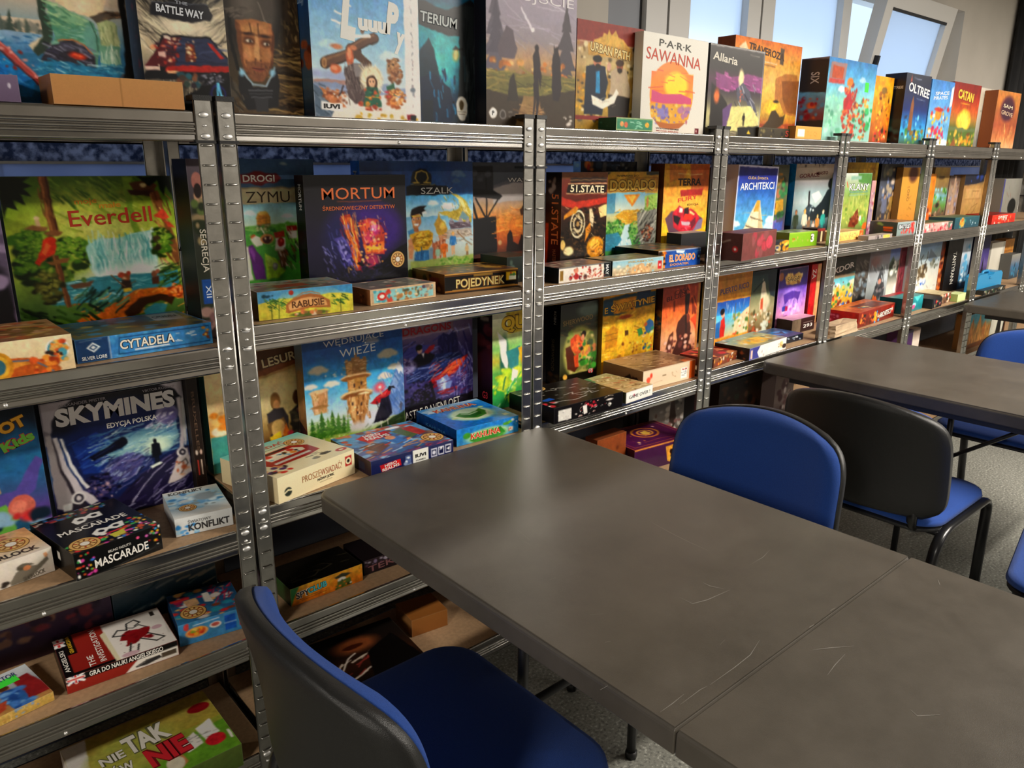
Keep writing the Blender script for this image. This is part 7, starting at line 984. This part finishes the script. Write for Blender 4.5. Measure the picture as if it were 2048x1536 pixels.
A('brownb', 'big cream flat box with a brown sketched lid and orange end', '8a6a4a', mat=GLOSS, F="z;g e0ccb0 dac4a8 d8c2a6;r .885 0 1 1 c85a24;r .0 0 1 .03 b09070;s .08 .30 .18 .62 5 .10 d84a34 e05a40;r .72 .30 .84 .88 ece8e0;k .73 .5 .83 .8 8 .1 .03 0 5a6a6a 8a8a88;t ALBI .78 .38 .10 c83a34 .1;r .36 .42 .43 .50 9a8468;k .54 .4 .64 .75 8 .1 .03 20 b89a78;l b89a7a .02 .2 .75 .36 .72", T="z;g 9a7a58 a08060 8a6a4a 7a5a40;k 0 0 1 1 110 .16 .016 25 c8a880 6a4a30 b09068 5a3a24 d8bc94;k .2 .1 .9 .9 30 .1 .014 -30 4a3020 c0a078;p c86a3a .8 .85 1 .8 1 1 .78 1;w .012 c8a888", L="z;g 7a5c40 6a4c34;p 2a1a14 .55 .55 .68 .3 .72 .5 .85 .4 .95 .7 .9 1 .6 .95;s .6 .5 .95 .95 6 .1 5a2a1c 3a2018")
A('puerto', 'orange and blue game box with a woman in red by palm trees', 'a8702c', F="""g a8743a b07a3c b87c34 d88a34 e09038 4a88c8 3f80c0 7ab0d0 d8a04a;r 0 0 1 .38 b8803c;r 0 .30 1 .42 e09a3a;G .02 .42 .98 .62 2a58a8 4aa0d8;G .02 .62 .98 .9 58b8e0 d8c088;k .1 .44 .95 .62 10 .16 .012 90 8a9ac0 b8c8d8 5a7ab8;l 6a5a40 .012 .56 .44 .58 .84;p c83028 .16 .66 .26 .60 .30 .74 .28 .9 .14 .92;e .21 .57 .05 .05 d8a080;e .19 .53 .06 .045 1c1418;p 2f68a8 .0 .7 .14 .66 .16 .95 0 .98;p d8c8a0 .55 .72 .8 .58 .98 .52 .98 .9 .55 .92;s .5 .6 .98 .92 30 .024 c8b888 8a9a50 d85a3a e8dcc0 5a7a3a;r 0 .91 1 1 d89438;w .02 d88c34;t PUERTO_RICO .5 .22 .08 4a4a78 .82 -4 - .01""")
A('tower', 'dark green game box with a pale tower and crowd, between orange and purple', '2a3430', F="g 2c4048 3a5050 4a5a4c 8a8a68 b0a880 a89a70 8a7450 6a4a30;p d8ccb0 .44 .12 .55 .20 .66 .4 .70 .6 .4 .6 .40 .3;p 2a3c44 .62 .05 1 .05 1 .45 .80 .4 .72 .3;e .6 .5 .2 .12 e0d4b0 .04;p c85a3a .42 .44 .52 .42 .54 .66 .44 .68;s .1 .6 .95 .95 50 .03 d8c8a0 8a6a40 b89a68 c86a48 5a5a3a e0d8c0;s .5 .8 .9 1 14 .04 d8dccc c8ccb8;s 0 .8 .4 1 12 .034 b05a38 6a3a24;l 1c2c30 .02 .1 .3 .5 .15")
A('santa', 'pink and purple fantasy game box with a glittering gold title', '2a1c3a', mat=GLOSS, F="g 2a1c4a 34246a 4a34a0 7a58c0 a070c8 c888c8 d898c0 c87aa8 8a4a78;e .5 .55 .36 .2 b890e0 .1;k .05 .4 .95 .7 30 .1 .012 80 8a60d0 c0a0ec 6a48b0;p 5a3aa0 .2 .42 .5 .38 .8 .42 .72 .56 .6 .5 .4 .52 .28 .6;s .15 .62 .8 .85 40 .034 d890d0 e8b0d8 b070c0 f0c8e0;p 3a4aa8 .20 .62 .32 .60 .32 .70 .2 .7;p a82a58 .3 .62 .38 .62 .38 .70 .3 .70;s 0 .8 1 1 24 .04 c86a9a 8a3a6a e8a8c8 5a2a58;p 3a2048 .4 .86 .9 .84 1 1 .4 1;p d8b060 .2 .14 .36 .08 .5 .12 .66 .08 .8 .14 .74 .26 .5 .28 .26 .26;s .22 .1 .78 .26 26 .02 e8c878 8a5a30 f4e0a0 b08040;t SAGA .5 .18 .075 5a3418 .42 0 f0d890 .0;e .08 .12 .08 .07 a86a48;w .012 d89ac0", L="g 1c1424 241a30")
A('red', 'bright red game box edge with a white vertical title by the post', '8a1418', F="g a8141c b81820 c01c22 b81a20;r .62 0 1 1 c89a6a;s .1 .1 .5 .9 6 .03 d83a3a;t ZA .30 .16 .36 e8e0d8 .16 90;l 8a6a48 .01 .62 0 .62 1")
A('redsmall', 'small dark red flat card box on the shelf left of the white and yellow one', '5a1c18', F="g 8a5a3c 6a3a28;s 0 0 1 1 30 .16 c88a4a 3a2a20 e0c080 8a3a28 d8d0c0;s .1 .6 .3 1 4 .2 e88a2c", T="g a83a2c 8a3426 7a4a34;s 0 0 1 1 40 .08 c83a38 5a2a20 d08a5a 8a4a30")
A('whitey', 'flat game with yellow oval lid and white front by the second table', '22242c', mat=GLOSS, F="g e0dcd4 d8d4cc;p 3a3f8a 0 0 .28 0 .2 .5 .26 1 0 1;r .03 .2 .08 .9 d8b8a8;s .3 .2 .6 .9 10 .14 c8d4d8 b8a8a0;o .86 .5 .3 e0c890;e .95 .7 .06 .2 3a2a24;s .7 .3 .95 .9 6 .1 d8a858 8a6a40", T="g 8a9888 9aa080 b0a070 8a8a78;e .5 .6 .34 .26 d8b04a .08;e .5 .6 .24 .16 e0a838 .05;s 0 0 1 1 40 .06 7a98a0 c8c0a0 a87a4a 5a6a68 d8d8d0", L="g 1c2024 16181c;s .3 .3 .9 .9 5 .12 8a4a2c")
A('bluef', 'thin blue-black flat card game with a glowing blue lid', '18202e', mat=GLOSS, F="g 1c2434 18202c;k .1 .2 .9 .9 10 .4 .14 -8 e8ecf0 b8c4d4", T="g 3a5a7a 2a5078 1f4a78 1c3450;e .55 .5 .26 .2 3a98d8 .1;p 1c2c44 .3 .4 .6 .5 .8 .4 .6 .7;k 0 .0 1 1 24 .12 .02 10 5a88b0 8ab0d0 1c2c40")
A('dark293', 'dark maroon box with white number print, behind the thin blue game', '2c1a18', F="g 3a2220 34201e;p 7a6a58 0 0 .38 .0 .38 1 0 1;k .06 .1 .34 .9 8 .2 .03 80 8a7a64 5a4a3c;t 293 .70 .60 .24 e8e0d8 .4 0;l b8a8a0 .02 .5 .34 .9 .34", T="g d8a8b8 c898a8")
A('kdor', 'game box lettered KDOR with a bright beach party scene', '4a4a3c', F="g 3a3834 5a5448 4a9aa8 7ac0c8 c8b850 d8a838 d88a34 b05a28;p 34342f 0 0 1 0 1 .26 0 .32;r 0 .28 1 .33 8a7a60;c .3 .45 .06 c8e4ec;s .1 .4 .95 1 90 .034 e0a838 c84a34 3a6ab0 e8d8b0 3a8a4a 8a3a2a f0b848 5a3a28 d8c8c0;p d8782a .5 .9 1 .8 1 1 .5 1;t KDOR .5 .17 .09 d0ccc4 .84 -6 2a2824 .02")
A('sketch', 'dark grey smoky game box beside the beach party box', '3a3834', F="g 4a4640 504a48 5a544e 4a4844 3a3a38 22221f;k 0 .1 1 .9 40 .16 .03 30 6a645c 3a3834 7a746c 545048;e .6 .8 .3 .1 15171a .05;e .3 .85 .2 .08 1a1c20 .04;s .3 .3 1 .7 12 .06 8a98a0 6a7a84")
A('figure', 'grey game box with a seated hooded figure and orange glow', '4a4a4a', F="g 6a6468 8a8088 9a9ca0 b0b8bc a8b0b0 8a8c8c 6a6a68;e .3 .2 .25 .1 8a6a68 .08;p 4a4c50 .60 .34 .70 .3 .78 .5 .9 .7 .86 1 .2 1 .4 .7;s .4 .5 .85 .95 30 .04 5a5a5c 7a7478 3a3c40 9a8a88;e .62 .56 .08 .05 c89080;p d8602a .36 .88 .5 .80 .62 .9 .5 1 .34 1;s .3 .82 .7 1 10 .03 e07a34 c84a28;k .0 .2 1 .6 20 .14 .03 60 c0c8cc 7a7c80;p 3a8a88 0 .98 .5 .94 1 1 0 1")
A('whitemt', 'blue and white snowy mountain game box right of the seated figure', 'a8a49c', F="g 4a5a9a 7a8ab0 a8a89c 6a6a60 c8c4b8 dcd8cc d8d4c8;p 5a6a5c 0 .3 .3 .16 .6 .3 1 .2 1 .4 .3 .46;s .1 .25 .9 .45 16 .05 3a4034 8a8a80 d8d8d0;s .5 .5 1 1 8 .05 e8e4dc c0bcb0;r .9 0 1 1 8a3a3c")
A('redsp', 'dark red box spine standing against the far shelf post', '5a1c24', F="g 5a2430 6a2834 742c38 7a3038;k .1 .1 .9 .9 12 .1 .03 90 8a3c44 501820")
A('redor', 'long red and orange flat game box with white lettering', '6a1c14', mat=GLOSS, F="""g 8a2a1c 7a2418 6a1c14;s .05 .2 .5 .95 30 .10 2a1614 d8702a a8421c e08a34 4a1c14;s .40 .2 .56 1 16 .10 f0a838 3a98d0 e86a28 e8d8b0;p e8a02c .42 .3 .48 .25 .5 .8 .44 .85;r .9 .15 .97 .62 c83a2c;o .935 .38 .12 e8d0c0;t ARCHITECT .74 .52 .34 ece8dc .34 -3 2a1410 .02""", T="g b05a24 c8682a b8521f a84a1f;p 6a2c14 .3 .3 .9 .35 .95 .9 .4 .85;k 0 .0 1 1 40 .2 .02 4 e0883a 8a3a18 d8a050 6a2814;s .2 .5 .5 .8 6 .05 4ab0c0 d8c890;w .02 c8401f", L="g a82a20 981f1a;r .1 .2 .4 .8 8a2a3a;s .1 .2 .4 .8 5 .08 c87a8a")
A('wolf', 'snowy white game box with a horned beast, between red and brown boxes', 'a8a8a8', mat=GLOSS, F="g 5a78a0 8aa4bc a8b4b8 c8c8c0 d8d4c8 dcd8cc d8d4c8;p 6a7a8a .55 .1 .9 .3 .7 .4 .5 .3;l 2a2820 .02 .28 .36 .22 .28 .3 .2;l 2a2820 .02 .40 .34 .48 .26 .46 .16;p 5a4a34 .2 .40 .44 .36 .46 .56 .36 .72 .24 .70 .18 .5;s .16 .38 .5 .74 40 .034 6a5a40 3a3024 8a7858 e4e0d8 b8b0a0;s .1 .66 .46 .8 14 .04 3a6ac0 5a8ad0 e8ecf0;s .6 .3 .95 .45 20 .03 6a6a58 4a4c40 8a8c80;k .1 .78 .9 1 10 .1 .02 2 b8b4a8 e8e8e4")
A('brownred', 'brown and red game box with lava picture next to the snowy box', '4a2a1c', F="g 3a2c28 6a3420 a8501f b0602c 8a4a2c 5a3424;s .1 .2 .95 .95 40 .05 c8682a 8a3a1c d88a4a 4a2018 a87a58")
A('blackt', 'black game box with white vertical lettering on the far shelf', '141210', F="g 1c1815 1a1512 181310;t TANTYRANN .52 .56 .22 dcd8cc .60 88 - .0;s .1 .05 .9 .2 6 .04 2c2420 3a2a24")
A('bluegrey', 'blue-grey game box by the post near the turquoise case', '4a5a68', F="g 6a7078 a8b0b8 b0b8c0 6a8498 3a6a88 2a4a60;s .1 .2 .9 .9 26 .05 8aa0b0 c8d0d4 3a5a74 5a98b8;e .3 .85 .15 .04 d0dce0")
A('tealf', 'turquoise flat box with a pink flower on its front', '1c5a60', mat=GLOSS, F="g 3aa0a8 2f8a94 247880;p 1f6a78 0 0 .5 .3 .3 1 0 1;e .55 .58 .1 .14 a8d8e0;e .52 .7 .09 .14 c85a8a;p 58c0c0 .5 0 .9 0 .7 .4", T="g 8a3a40 4a9a9a 3a8a90;r 0 0 1 .3 a82a34")
A('purple6', 'dark purple night-sky game box by the turquoise case', '1a1830', F="g 1c1a34 2a2450 4a3f78 6a5a90 3a3458 1a1a28;d .3 1 .4 14141f;d .6 1 .5 17162a")
A('white6', 'plain white game box standing behind the turquoise case', 'c8c4b8', F="z;g d4d0c4 ccc8bc c8c4b8;r .86 0 1 1 b8b4a8")
A('orange6', 'plain orange cardboard game box on the far right shelf', '8a5a20', F="g a87434 b07c38 a87030;r .0 .3 1 .34 8a5a28")
A('bluepic', 'narrow grey and blue picture box at the far right edge', '5a5a58', F="g 8a8880 7a7c80 4a6a88 3a5a70 2a3a44;s .2 .4 .9 .9 12 .06 3a7a9a 2a3a48 5a6a78")
# ================================================================ fourth row and bottom
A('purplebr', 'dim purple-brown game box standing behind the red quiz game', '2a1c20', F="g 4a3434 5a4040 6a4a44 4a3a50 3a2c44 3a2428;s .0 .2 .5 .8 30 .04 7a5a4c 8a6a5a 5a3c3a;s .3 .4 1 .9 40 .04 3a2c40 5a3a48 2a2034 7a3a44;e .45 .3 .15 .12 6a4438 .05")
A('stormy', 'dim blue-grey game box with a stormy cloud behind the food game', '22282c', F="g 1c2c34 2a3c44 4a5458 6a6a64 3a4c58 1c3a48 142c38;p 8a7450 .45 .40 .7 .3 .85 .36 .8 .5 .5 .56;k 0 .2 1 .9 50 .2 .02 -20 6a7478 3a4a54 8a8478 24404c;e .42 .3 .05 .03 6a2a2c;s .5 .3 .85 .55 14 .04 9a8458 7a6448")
A('greenst', 'flat game with a bright green sticker over a person in blue', 'a8854a', F="g c8a860 b89850;k 0 .2 .5 1 8 .3 .06 80 d8bc7a;s .3 0 .7 .8 10 .14 6a8ab0 8aa0b8", T="g c8d0d4 b8bcc0 8a9098 8a5a48 b88a50;p 8a2a2c .6 .3 .9 .25 1 .6 1 .9 .6 .9;p 3a68a8 .24 .56 .48 .46 .66 .66 .60 .95 .3 1;e .40 .46 .09 .08 a86a50;e .38 .40 .11 .06 5a3a24;s .2 .5 .7 1 24 .06 4a78b8 2a5090 6a98c8;p a84a34 0 .75 .3 .7 .2 .9 0 .95;t INSPEKTOR .4 .15 .12 2a3a68 .7;q .24 .18 .72 .36 44e844 -4 green_sticker")
A('invest', 'red and white quiz game with a chalk body outline and union flags', '8a2a22', mat=GLOSS, F="z;g 98342a 8c2c24;r .0 0 1 .40 1c1a1a;p e0dcd4 .62 .4 1 .36 1 1 .5 1;p 3a3a3c .60 .85 .72 .6 .82 .55 .84 .75 .7 .9;l 2a2a2a .05 .6 .8 .7 .6 .8 .62;r .84 .5 .98 .8 5a5044;t GRA_DO_NAUKI_ANGIELSKIEGO .53 .20 .28 f0ece4 .66 0 - .02;r .02 0 .15 .45 2a3470;l f0ece4 .14 .02 .0 .15 .45;l f0ece4 .14 .02 .45 .15 0;l f0ece4 .18 .085 0 .085 .45;l c02a2c .09 .085 0 .085 .45;l f0ece4 .18 .02 .22 .15 .22;l c02a2c .09 .02 .22 .15 .22",
  T="""z;g 9a342a 92302a 8a2c26;r .44 0 1 1 e4dfd8;r 0 0 .085 1 1c1a1c;r .085 .0 .17 .5 1f1c1a;p d8d0b0 .40 .25 .45 .2 .48 1 .44 1;t THE .25 .80 .055 f0e8e0 .26 -90 - .01;t INVESTIGATION .345 .48 .055 f0e8e0 .84 -90 - .01;t GRA_KARCIANA .128 .25 .035 e8b82c .44 -90;t ANGIELSKI .043 .62 .04 e8e4dc .55 -90;r .01 .05 .08 .22 2a3470;l f0ece4 .05 .01 .05 .08 .22;l f0ece4 .05 .01 .22 .08 .05;l f0ece4 .06 .045 .05 .045 .22;l c02a2c .03 .045 .05 .045 .22;l f0ece4 .06 .01 .135 .08 .135;l c02a2c .03 .01 .135 .08 .135;
  p 8a1f24 .58 .42 .66 .36 .72 .42 .80 .40 .84 .48 .80 .60 .72 .66 .66 .74 .58 .72 .60 .60 .54 .56;s .56 .4 .84 .74 16 .03 7a1a20 981f28;l 2c2c2c .022 .60 .46 .50 .40 .56 .28 .64 .34 .66 .18 .74 .14 .78 .24 .72 .30;l 2c2c2c .022 .62 .70 .58 .90 .64 .96 .68 .78;l 2c2c2c .022 .72 .66 .84 .84 .92 .80 .80 .58;l 2c2c2c .016 .66 .30 .70 .34 .76 .30 .82 .42;e .90 .50 .05 .05 c8a8b0;e .58 .94 .08 .05 c8a8b0;r .90 .06 .94 .18 3a3430;s .5 .2 .95 .9 14 .008 5a2a2c 8a8a88;r .08 .94 .44 1 1c1a1c""", L="z;g 1c1818 141212")
A('food', 'blue flat food game with red plates on its front', '2a5a88', F="g 4a8ab8 4484b4;e .26 .52 .17 .24 d8a060;e .26 .50 .13 .17 d8602c;s .16 .36 .36 .64 12 .07 e8a030 c83a28 e8c868 7a9a3a;e .54 .42 .09 .14 e0d8d0;e .54 .40 .06 .09 b85a50;r .68 .15 .85 .85 1f5ab0;l d8e4ec .03 .68 .5 .85 .5;r .90 .10 .99 .80 c02f34;s .91 .2 .98 .7 4 .06 f0d8c8;s .05 .1 .2 .3 4 .07 d84a4a;l c8d8e4 .04 .22 .2 .6 .14", T="g 24405a 2a5478 3a6a90 3a78a8;s 0 0 1 1 70 .05 c83a3a 3a98b0 e0b070 8a4a34 d8d0c8 a82a50 2a4a68;p c8a078 .2 .3 .4 .28 .42 .5 .25 .6;p d8d4cc .5 .2 .6 .2 .62 .55 .5 .5;k .6 .1 .95 .6 20 .12 .02 -60 c83a5a 8a2a40;r .02 .2 .3 .28 c83a3c;b .28 .72 .2", L="g 1c3a58 16304c")
A('spy', 'yellow-orange flat spy game with a fox in a hat under the near table', '3a3020', mat=GLOSS, F="g e0a028 d88a28 d07424;p 3a8a4a 0 0 .12 0 .04 .6 0 1;s .05 .4 .5 .9 10 .05 e8b848 c87a24;p 3a3a28 .60 .25 .70 .12 .78 .2 .84 .3 .76 .38 .62 .36;e .70 .48 .06 .14 d8d4c8;p 5a6a30 .64 .55 .82 .5 .84 .95 .62 .98;s .6 .5 .84 .95 12 .08 4a5a2c e8e0d0 2a2a1c d87a2c;t SPY .16 .48 .34 2a2c30 .18 -4 f0e8d8 .02;t CLUB .36 .40 .30 4ac0c8 .26 -4 1c3038 .03;l 6a3a18 .02 .12 .75 .48 .68;l 6a3a18 .02 .14 .85 .48 .78", T="g 2a2620 24221c 1c1a16;l 6a6450 .02 .1 .7 .3 .6 .5 .65 .4 .8 .2 .8;l 5a5444 .02 .3 .5 .6 .45 .7 .6 .5 .7;k 0 .3 1 1 14 .2 .02 10 4a463a 6a6450 34302a", L="g 3a5a34 2c4428")
A('teki', 'dim small box with pale lettering right of the spy game', '1c1418', F="g 3a2a30 2a2024;s 0 0 1 .5 14 .1 8a7a98 6a4a60 b0a8b8;t TEKI .5 .6 .4 8a5a5c .8 -4")
A('violetgold', 'violet flat game with a gold emblem and a keyhole lock', '3a1a3c', mat=GLOSS, F="g 4a1c48 401840;r 0 0 1 .06 e0943a;p e0a03a .52 .2 .72 .16 .72 .85 .64 .95 .56 .85;e .62 .45 .03 .1 2a1010;r .61 .45 .63 .7 2a1010", T="""g 4a1c3c 541f46 5a2250 54204a;w .02 b0502c;l c86a34 .010 .06 .08 .94 .08 .94 .92 .06 .92 .06 .08;e .55 .42 .20 .24 d8843a;e .55 .42 .17 .20 5a2250;e .55 .42 .12 .14 e09a48;e .55 .42 .09 .105 6a2a50;p f0b858 .50 .36 .60 .34 .62 .46 .55 .54 .49 .48;s .2 .2 .9 .85 10 .014 d8a8b0 c87a44;o .80 .25 .03 d8a0a8;o .24 .74 .03 e0b080;l b85a3c .010 .3 .8 .6 .78 .8 .86""", L="g 3a1830 2c1226")
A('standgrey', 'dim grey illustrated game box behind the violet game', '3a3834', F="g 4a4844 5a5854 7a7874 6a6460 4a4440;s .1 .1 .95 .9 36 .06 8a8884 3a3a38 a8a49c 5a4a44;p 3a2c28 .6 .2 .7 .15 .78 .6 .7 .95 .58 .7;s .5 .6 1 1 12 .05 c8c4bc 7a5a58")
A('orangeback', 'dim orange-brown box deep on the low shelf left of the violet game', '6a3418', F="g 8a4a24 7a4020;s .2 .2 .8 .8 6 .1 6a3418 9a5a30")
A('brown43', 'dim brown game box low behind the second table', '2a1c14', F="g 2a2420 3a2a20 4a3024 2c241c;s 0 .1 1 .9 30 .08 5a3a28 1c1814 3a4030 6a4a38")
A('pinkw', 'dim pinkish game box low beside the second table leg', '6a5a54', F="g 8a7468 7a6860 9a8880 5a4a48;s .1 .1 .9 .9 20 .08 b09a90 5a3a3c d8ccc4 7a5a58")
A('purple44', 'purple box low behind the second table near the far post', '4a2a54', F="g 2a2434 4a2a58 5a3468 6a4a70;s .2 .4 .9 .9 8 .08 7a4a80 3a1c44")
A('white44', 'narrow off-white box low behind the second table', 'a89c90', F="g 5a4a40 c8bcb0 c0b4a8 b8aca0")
A('castle', 'orange castle puzzle box on the low far shelf', '8a5a28', F="g 4a98b0 58a0b0 b07a3a c08a40 8a5424;p c8843a .1 .95 .14 .4 .22 .1 .30 .4 .32 .95;p d8984a .38 .95 .42 .35 .50 .05 .58 .35 .6 .95;p c07c38 .64 .95 .66 .5 .74 .3 .82 .5 .86 .95;k .1 .3 .9 .95 24 .2 .03 88 e8b868 8a5020 d8984a;e .85 .12 .14 .08 d88a3a;r 0 .86 1 1 7a4a24")
A('whitelet', 'box with white block letters on black at the low far right', '121212', F="g 14120f 1a1814;p d0ccbc .04 0 .5 0 .36 1 .0 1;p d0ccbc .66 .0 .92 0 .8 1 .72 1;r .92 0 1 1 6a3a1c")
A('niemow', 'big green party game box on the bottom shelf at the lower left', '6a6a34', F="g 5a6a34 4a5a2c;s .1 .2 .9 .9 10 .1 8a8a48 c8b848", T="""h c8c0a8 98a048 a8a84a b0a048 b89040;G 0 0 1 .5 b09a50 a89a44;G 0 .5 1 1 98a044 5a8a34;p d8d4cc 0 0 .16 0 .12 .4 .16 1 0 1;p 6a9a34 .5 .6 1 .55 1 1 .4 1;e .40 .45 .3 .3 a8a850 .1;p e4e0d8 .66 .62 .78 .56 .80 .76 .68 .80;p ece8e0 .80 .52 .92 .46 .93 .70 .82 .74;k .68 .58 .92 .72 16 .06 .008 0 8a8a88;e .90 .24 .08 .07 8a1c24;e .88 .78 .07 .08 c02a34;p ece8dc .97 .72 .99 .72 .99 .86 .97 .86;p c88a5a .56 .66 .62 .6 .66 .9 .56 1;e .58 .86 .06 .1 d8d0b8;e .07 .75 .06 .08 c83a34;t NIE .26 .42 .11 ece8dc .16 -4 5a5a34 .03;t MÓW .26 .62 .11 ece8dc .2 -4 5a5a34 .03;t TAK .50 .34 .24 f0ece0 .30 -4 6a6a48 .04;t NIE .40 .86 .09 d83a3a .13 -4;t NIE .58 .64 .24 d82a34 .28 -4 7a1c20 .04""", L="g c8c4bc b8b4ac")
A('portrait', 'dark game box with a dim face and round letters on the bottom shelf', '121010', F="g 1c1814 161210", T="g 1c1814 241c18 3a2418 1c1410;e .55 .3 .2 .14 8a5030 .08;e .52 .32 .1 .04 4a2414;k .2 .5 .7 .9 16 .2 .02 -35 c8b8a8 3a3430 8a3a34;p 14100e .6 .5 .9 .3 1 1 .5 1;t OO .14 .30 .20 5a5248 .2 -8;t SPECIAL .18 .6 .05 8a8278 .2 -8;l d8ccc0 .02 .3 .7 .42 .5 .5 .45")
A('kraftlow', 'plain brown cardboard box glimpsed on the bottom shelf under the table', '9a6a3a', cat='cardboard box', name='cardboard_box', group=None, F="z;g 8a5c30 84562c", T="z;g 8f6034 84562c")
A('fl_redwhite', 'red and white flat game right of the grey battle game', '8a4a44', F="g c8a8a0 b89088;s 0 0 1 1 40 .16 c8384a e8d8d0 a82a38 d88a88 8a5a5a;r .84 0 1 1 5a6a5c;s .84 0 1 1 6 .2 d8c8c0 b04a50", T="g 2a5a48 245040 c89a80")
A('fl_teal', 'dark teal flat game with an orange figure beside the far post', '24444c', F="g 2f5c64 284c58;e .3 .45 .1 .4 e0a040;s .2 .1 .42 .9 10 .14 e8b868 c8702c 3a8a80;k .55 .3 .95 .8 8 .2 .08 0 c8d4d8 7a98a8", T="g 8a7450 3a6a60")
A('fl_red6', 'bright red flat game at the far right of the middle shelf', 'a02018', F="g d03a28 b82c20;s .1 .3 .9 1 26 .14 e8d8c8 2a1814 f08a50 c83a28 f4ece0;t SWEET .45 .3 .3 f4ece0 .4", T="g 8a2a24 7a2420")
A('fl_dark5', 'small dark flat card game beside the turquoise flower box', '1a1a1c', F="g 24242a 1c1c20;s .1 .2 .9 .9 12 .14 d8d4cc c83a44 4a4a54 c8a868")
A('fl_cream5', 'cream-topped brown flat game below the snowy horned beast box', '6a5844', F="g 7a5c48 6a4c3c;s 0 0 1 1 20 .16 e8e0d4 c83a38 3a2c28 d8b890", T="g c8b894 b8a884;k 0 0 1 1 12 .3 .03 10 d8ccac 8a7a5c")
A('fl_green5', 'tiny pale green box near the far end of the lowest visible shelf edge', '98a860', F="z;g c8d49c b8c88c", T="g c8d09c b8c488")
A('fl_small6', 'low dark box with tiny pictures in front of the turquoise carry case', '24241f', F="g 2c2c28 242420;s 0 .1 1 .9 30 .2 e88a5c 4a6a4c c8c0a8 8a7a50 e8e4dc 3a3a34")
A('fl_grey4', 'thin grey and yellow card box at the shelf edge below the grey battle game', '8a8078', F="g a89c98 988c88;s .3 .1 .6 .9 8 .3 2a2a2a 6a5a5a;r .62 0 .9 1 e0b858", T="g a89c98 988c84")
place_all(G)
# ---------------------------------------------------------------- odd things on the shelves
def paper_bag():
    rng = random.Random(5); g = G['bag']; x, y, w, yaw, z, h, d = g[1:]
    v = []; n = 14; m = 6; f = []
    for j in range(m+1):
        t = j/m; tap = 1-.10*t
        for i in range(n):
            a = i/n*4; k = int(a); q = a-k; cs = [(-1, -1), (1, -1), (1, 1), (-1, 1), (-1, -1)]
            px = cs[k][0]+(cs[k+1][0]-cs[k][0])*q; py = cs[k][1]+(cs[k+1][1]-cs[k][1])*q
            jit = .10 if 0 < j else 0
            v.append((w/2+px*w/2*(tap-jit*rng.random()*.6), d/2+py*d/2*(tap-jit*rng.random()), t*h*(1+(.14*rng.random()-.05 if j == m else 0))))
    for j in range(m):
        for i in range(n): f.append((j*n+i, j*n+(i+1) % n, (j+1)*n+(i+1) % n, (j+1)*n+i))
    f.append(tuple(range(n-1, -1, -1))); v.append((w/2, d/2, h*.86)); f += [(m*n+i, m*n+(i+1) % n, len(v)-1) for i in range(n)]
    o = link('paper_bag', mesh('paper_bag', v, f), PAPER); o.location = (x, y, z); o.rotation_euler = (0, 0, math.radians(yaw))
    tag(o, 'crumpled brown paper bag lying flat in front of the red and orange game', 'paper bag')
paper_bag()
TURQ = mk('turquoise_plastic', (.03, .28, .55), .35)
def toy_case():
    g = G['turq']; x, w, y, z, h, d = g[1:7]
    t = tag(empty('carry_case', (x, y, z)), 'turquoise plastic carry case standing on the far right shelf', 'case')
    pts = [(0, 0), (w, 0), (w, h*.86), (w*.93, h), (w*.66, h), (w*.62, h*.88), (w*.40, h*.88), (w*.36, h), (w*.07, h), (0, h*.86)]
    v = [(a, 0, b) for a, b in pts]+[(a, d, b) for a, b in pts]; n = len(pts)
    f = [tuple(range(n)), tuple(range(2*n-1, n-1, -1))]+[(i, n+i, n+(i+1) % n, (i+1) % n) for i in range(n)]
    link('case_shell', mesh('case_shell', v, f), TURQ, t)
    vv, ff = tube([(w*.37, d/2, h*.9)]+arc((w*.37, d/2, h*.9), (w*.40, d/2, h*1.08), (w*.5, d/2, h*1.08), .02)+arc((w*.5, d/2, h*1.08), (w*.62, d/2, h*1.08), (w*.65, d/2, h*.9), .02)+[(w*.65, d/2, h*.9)], .008, 8)
    link('handle', mesh('handle', vv, ff, True), TURQ, t)
    link('latch', boxes('latch', [(w*.45, -.006, h*.70, w*.57, .001, h*.84)]), TURQ, t)
toy_case()
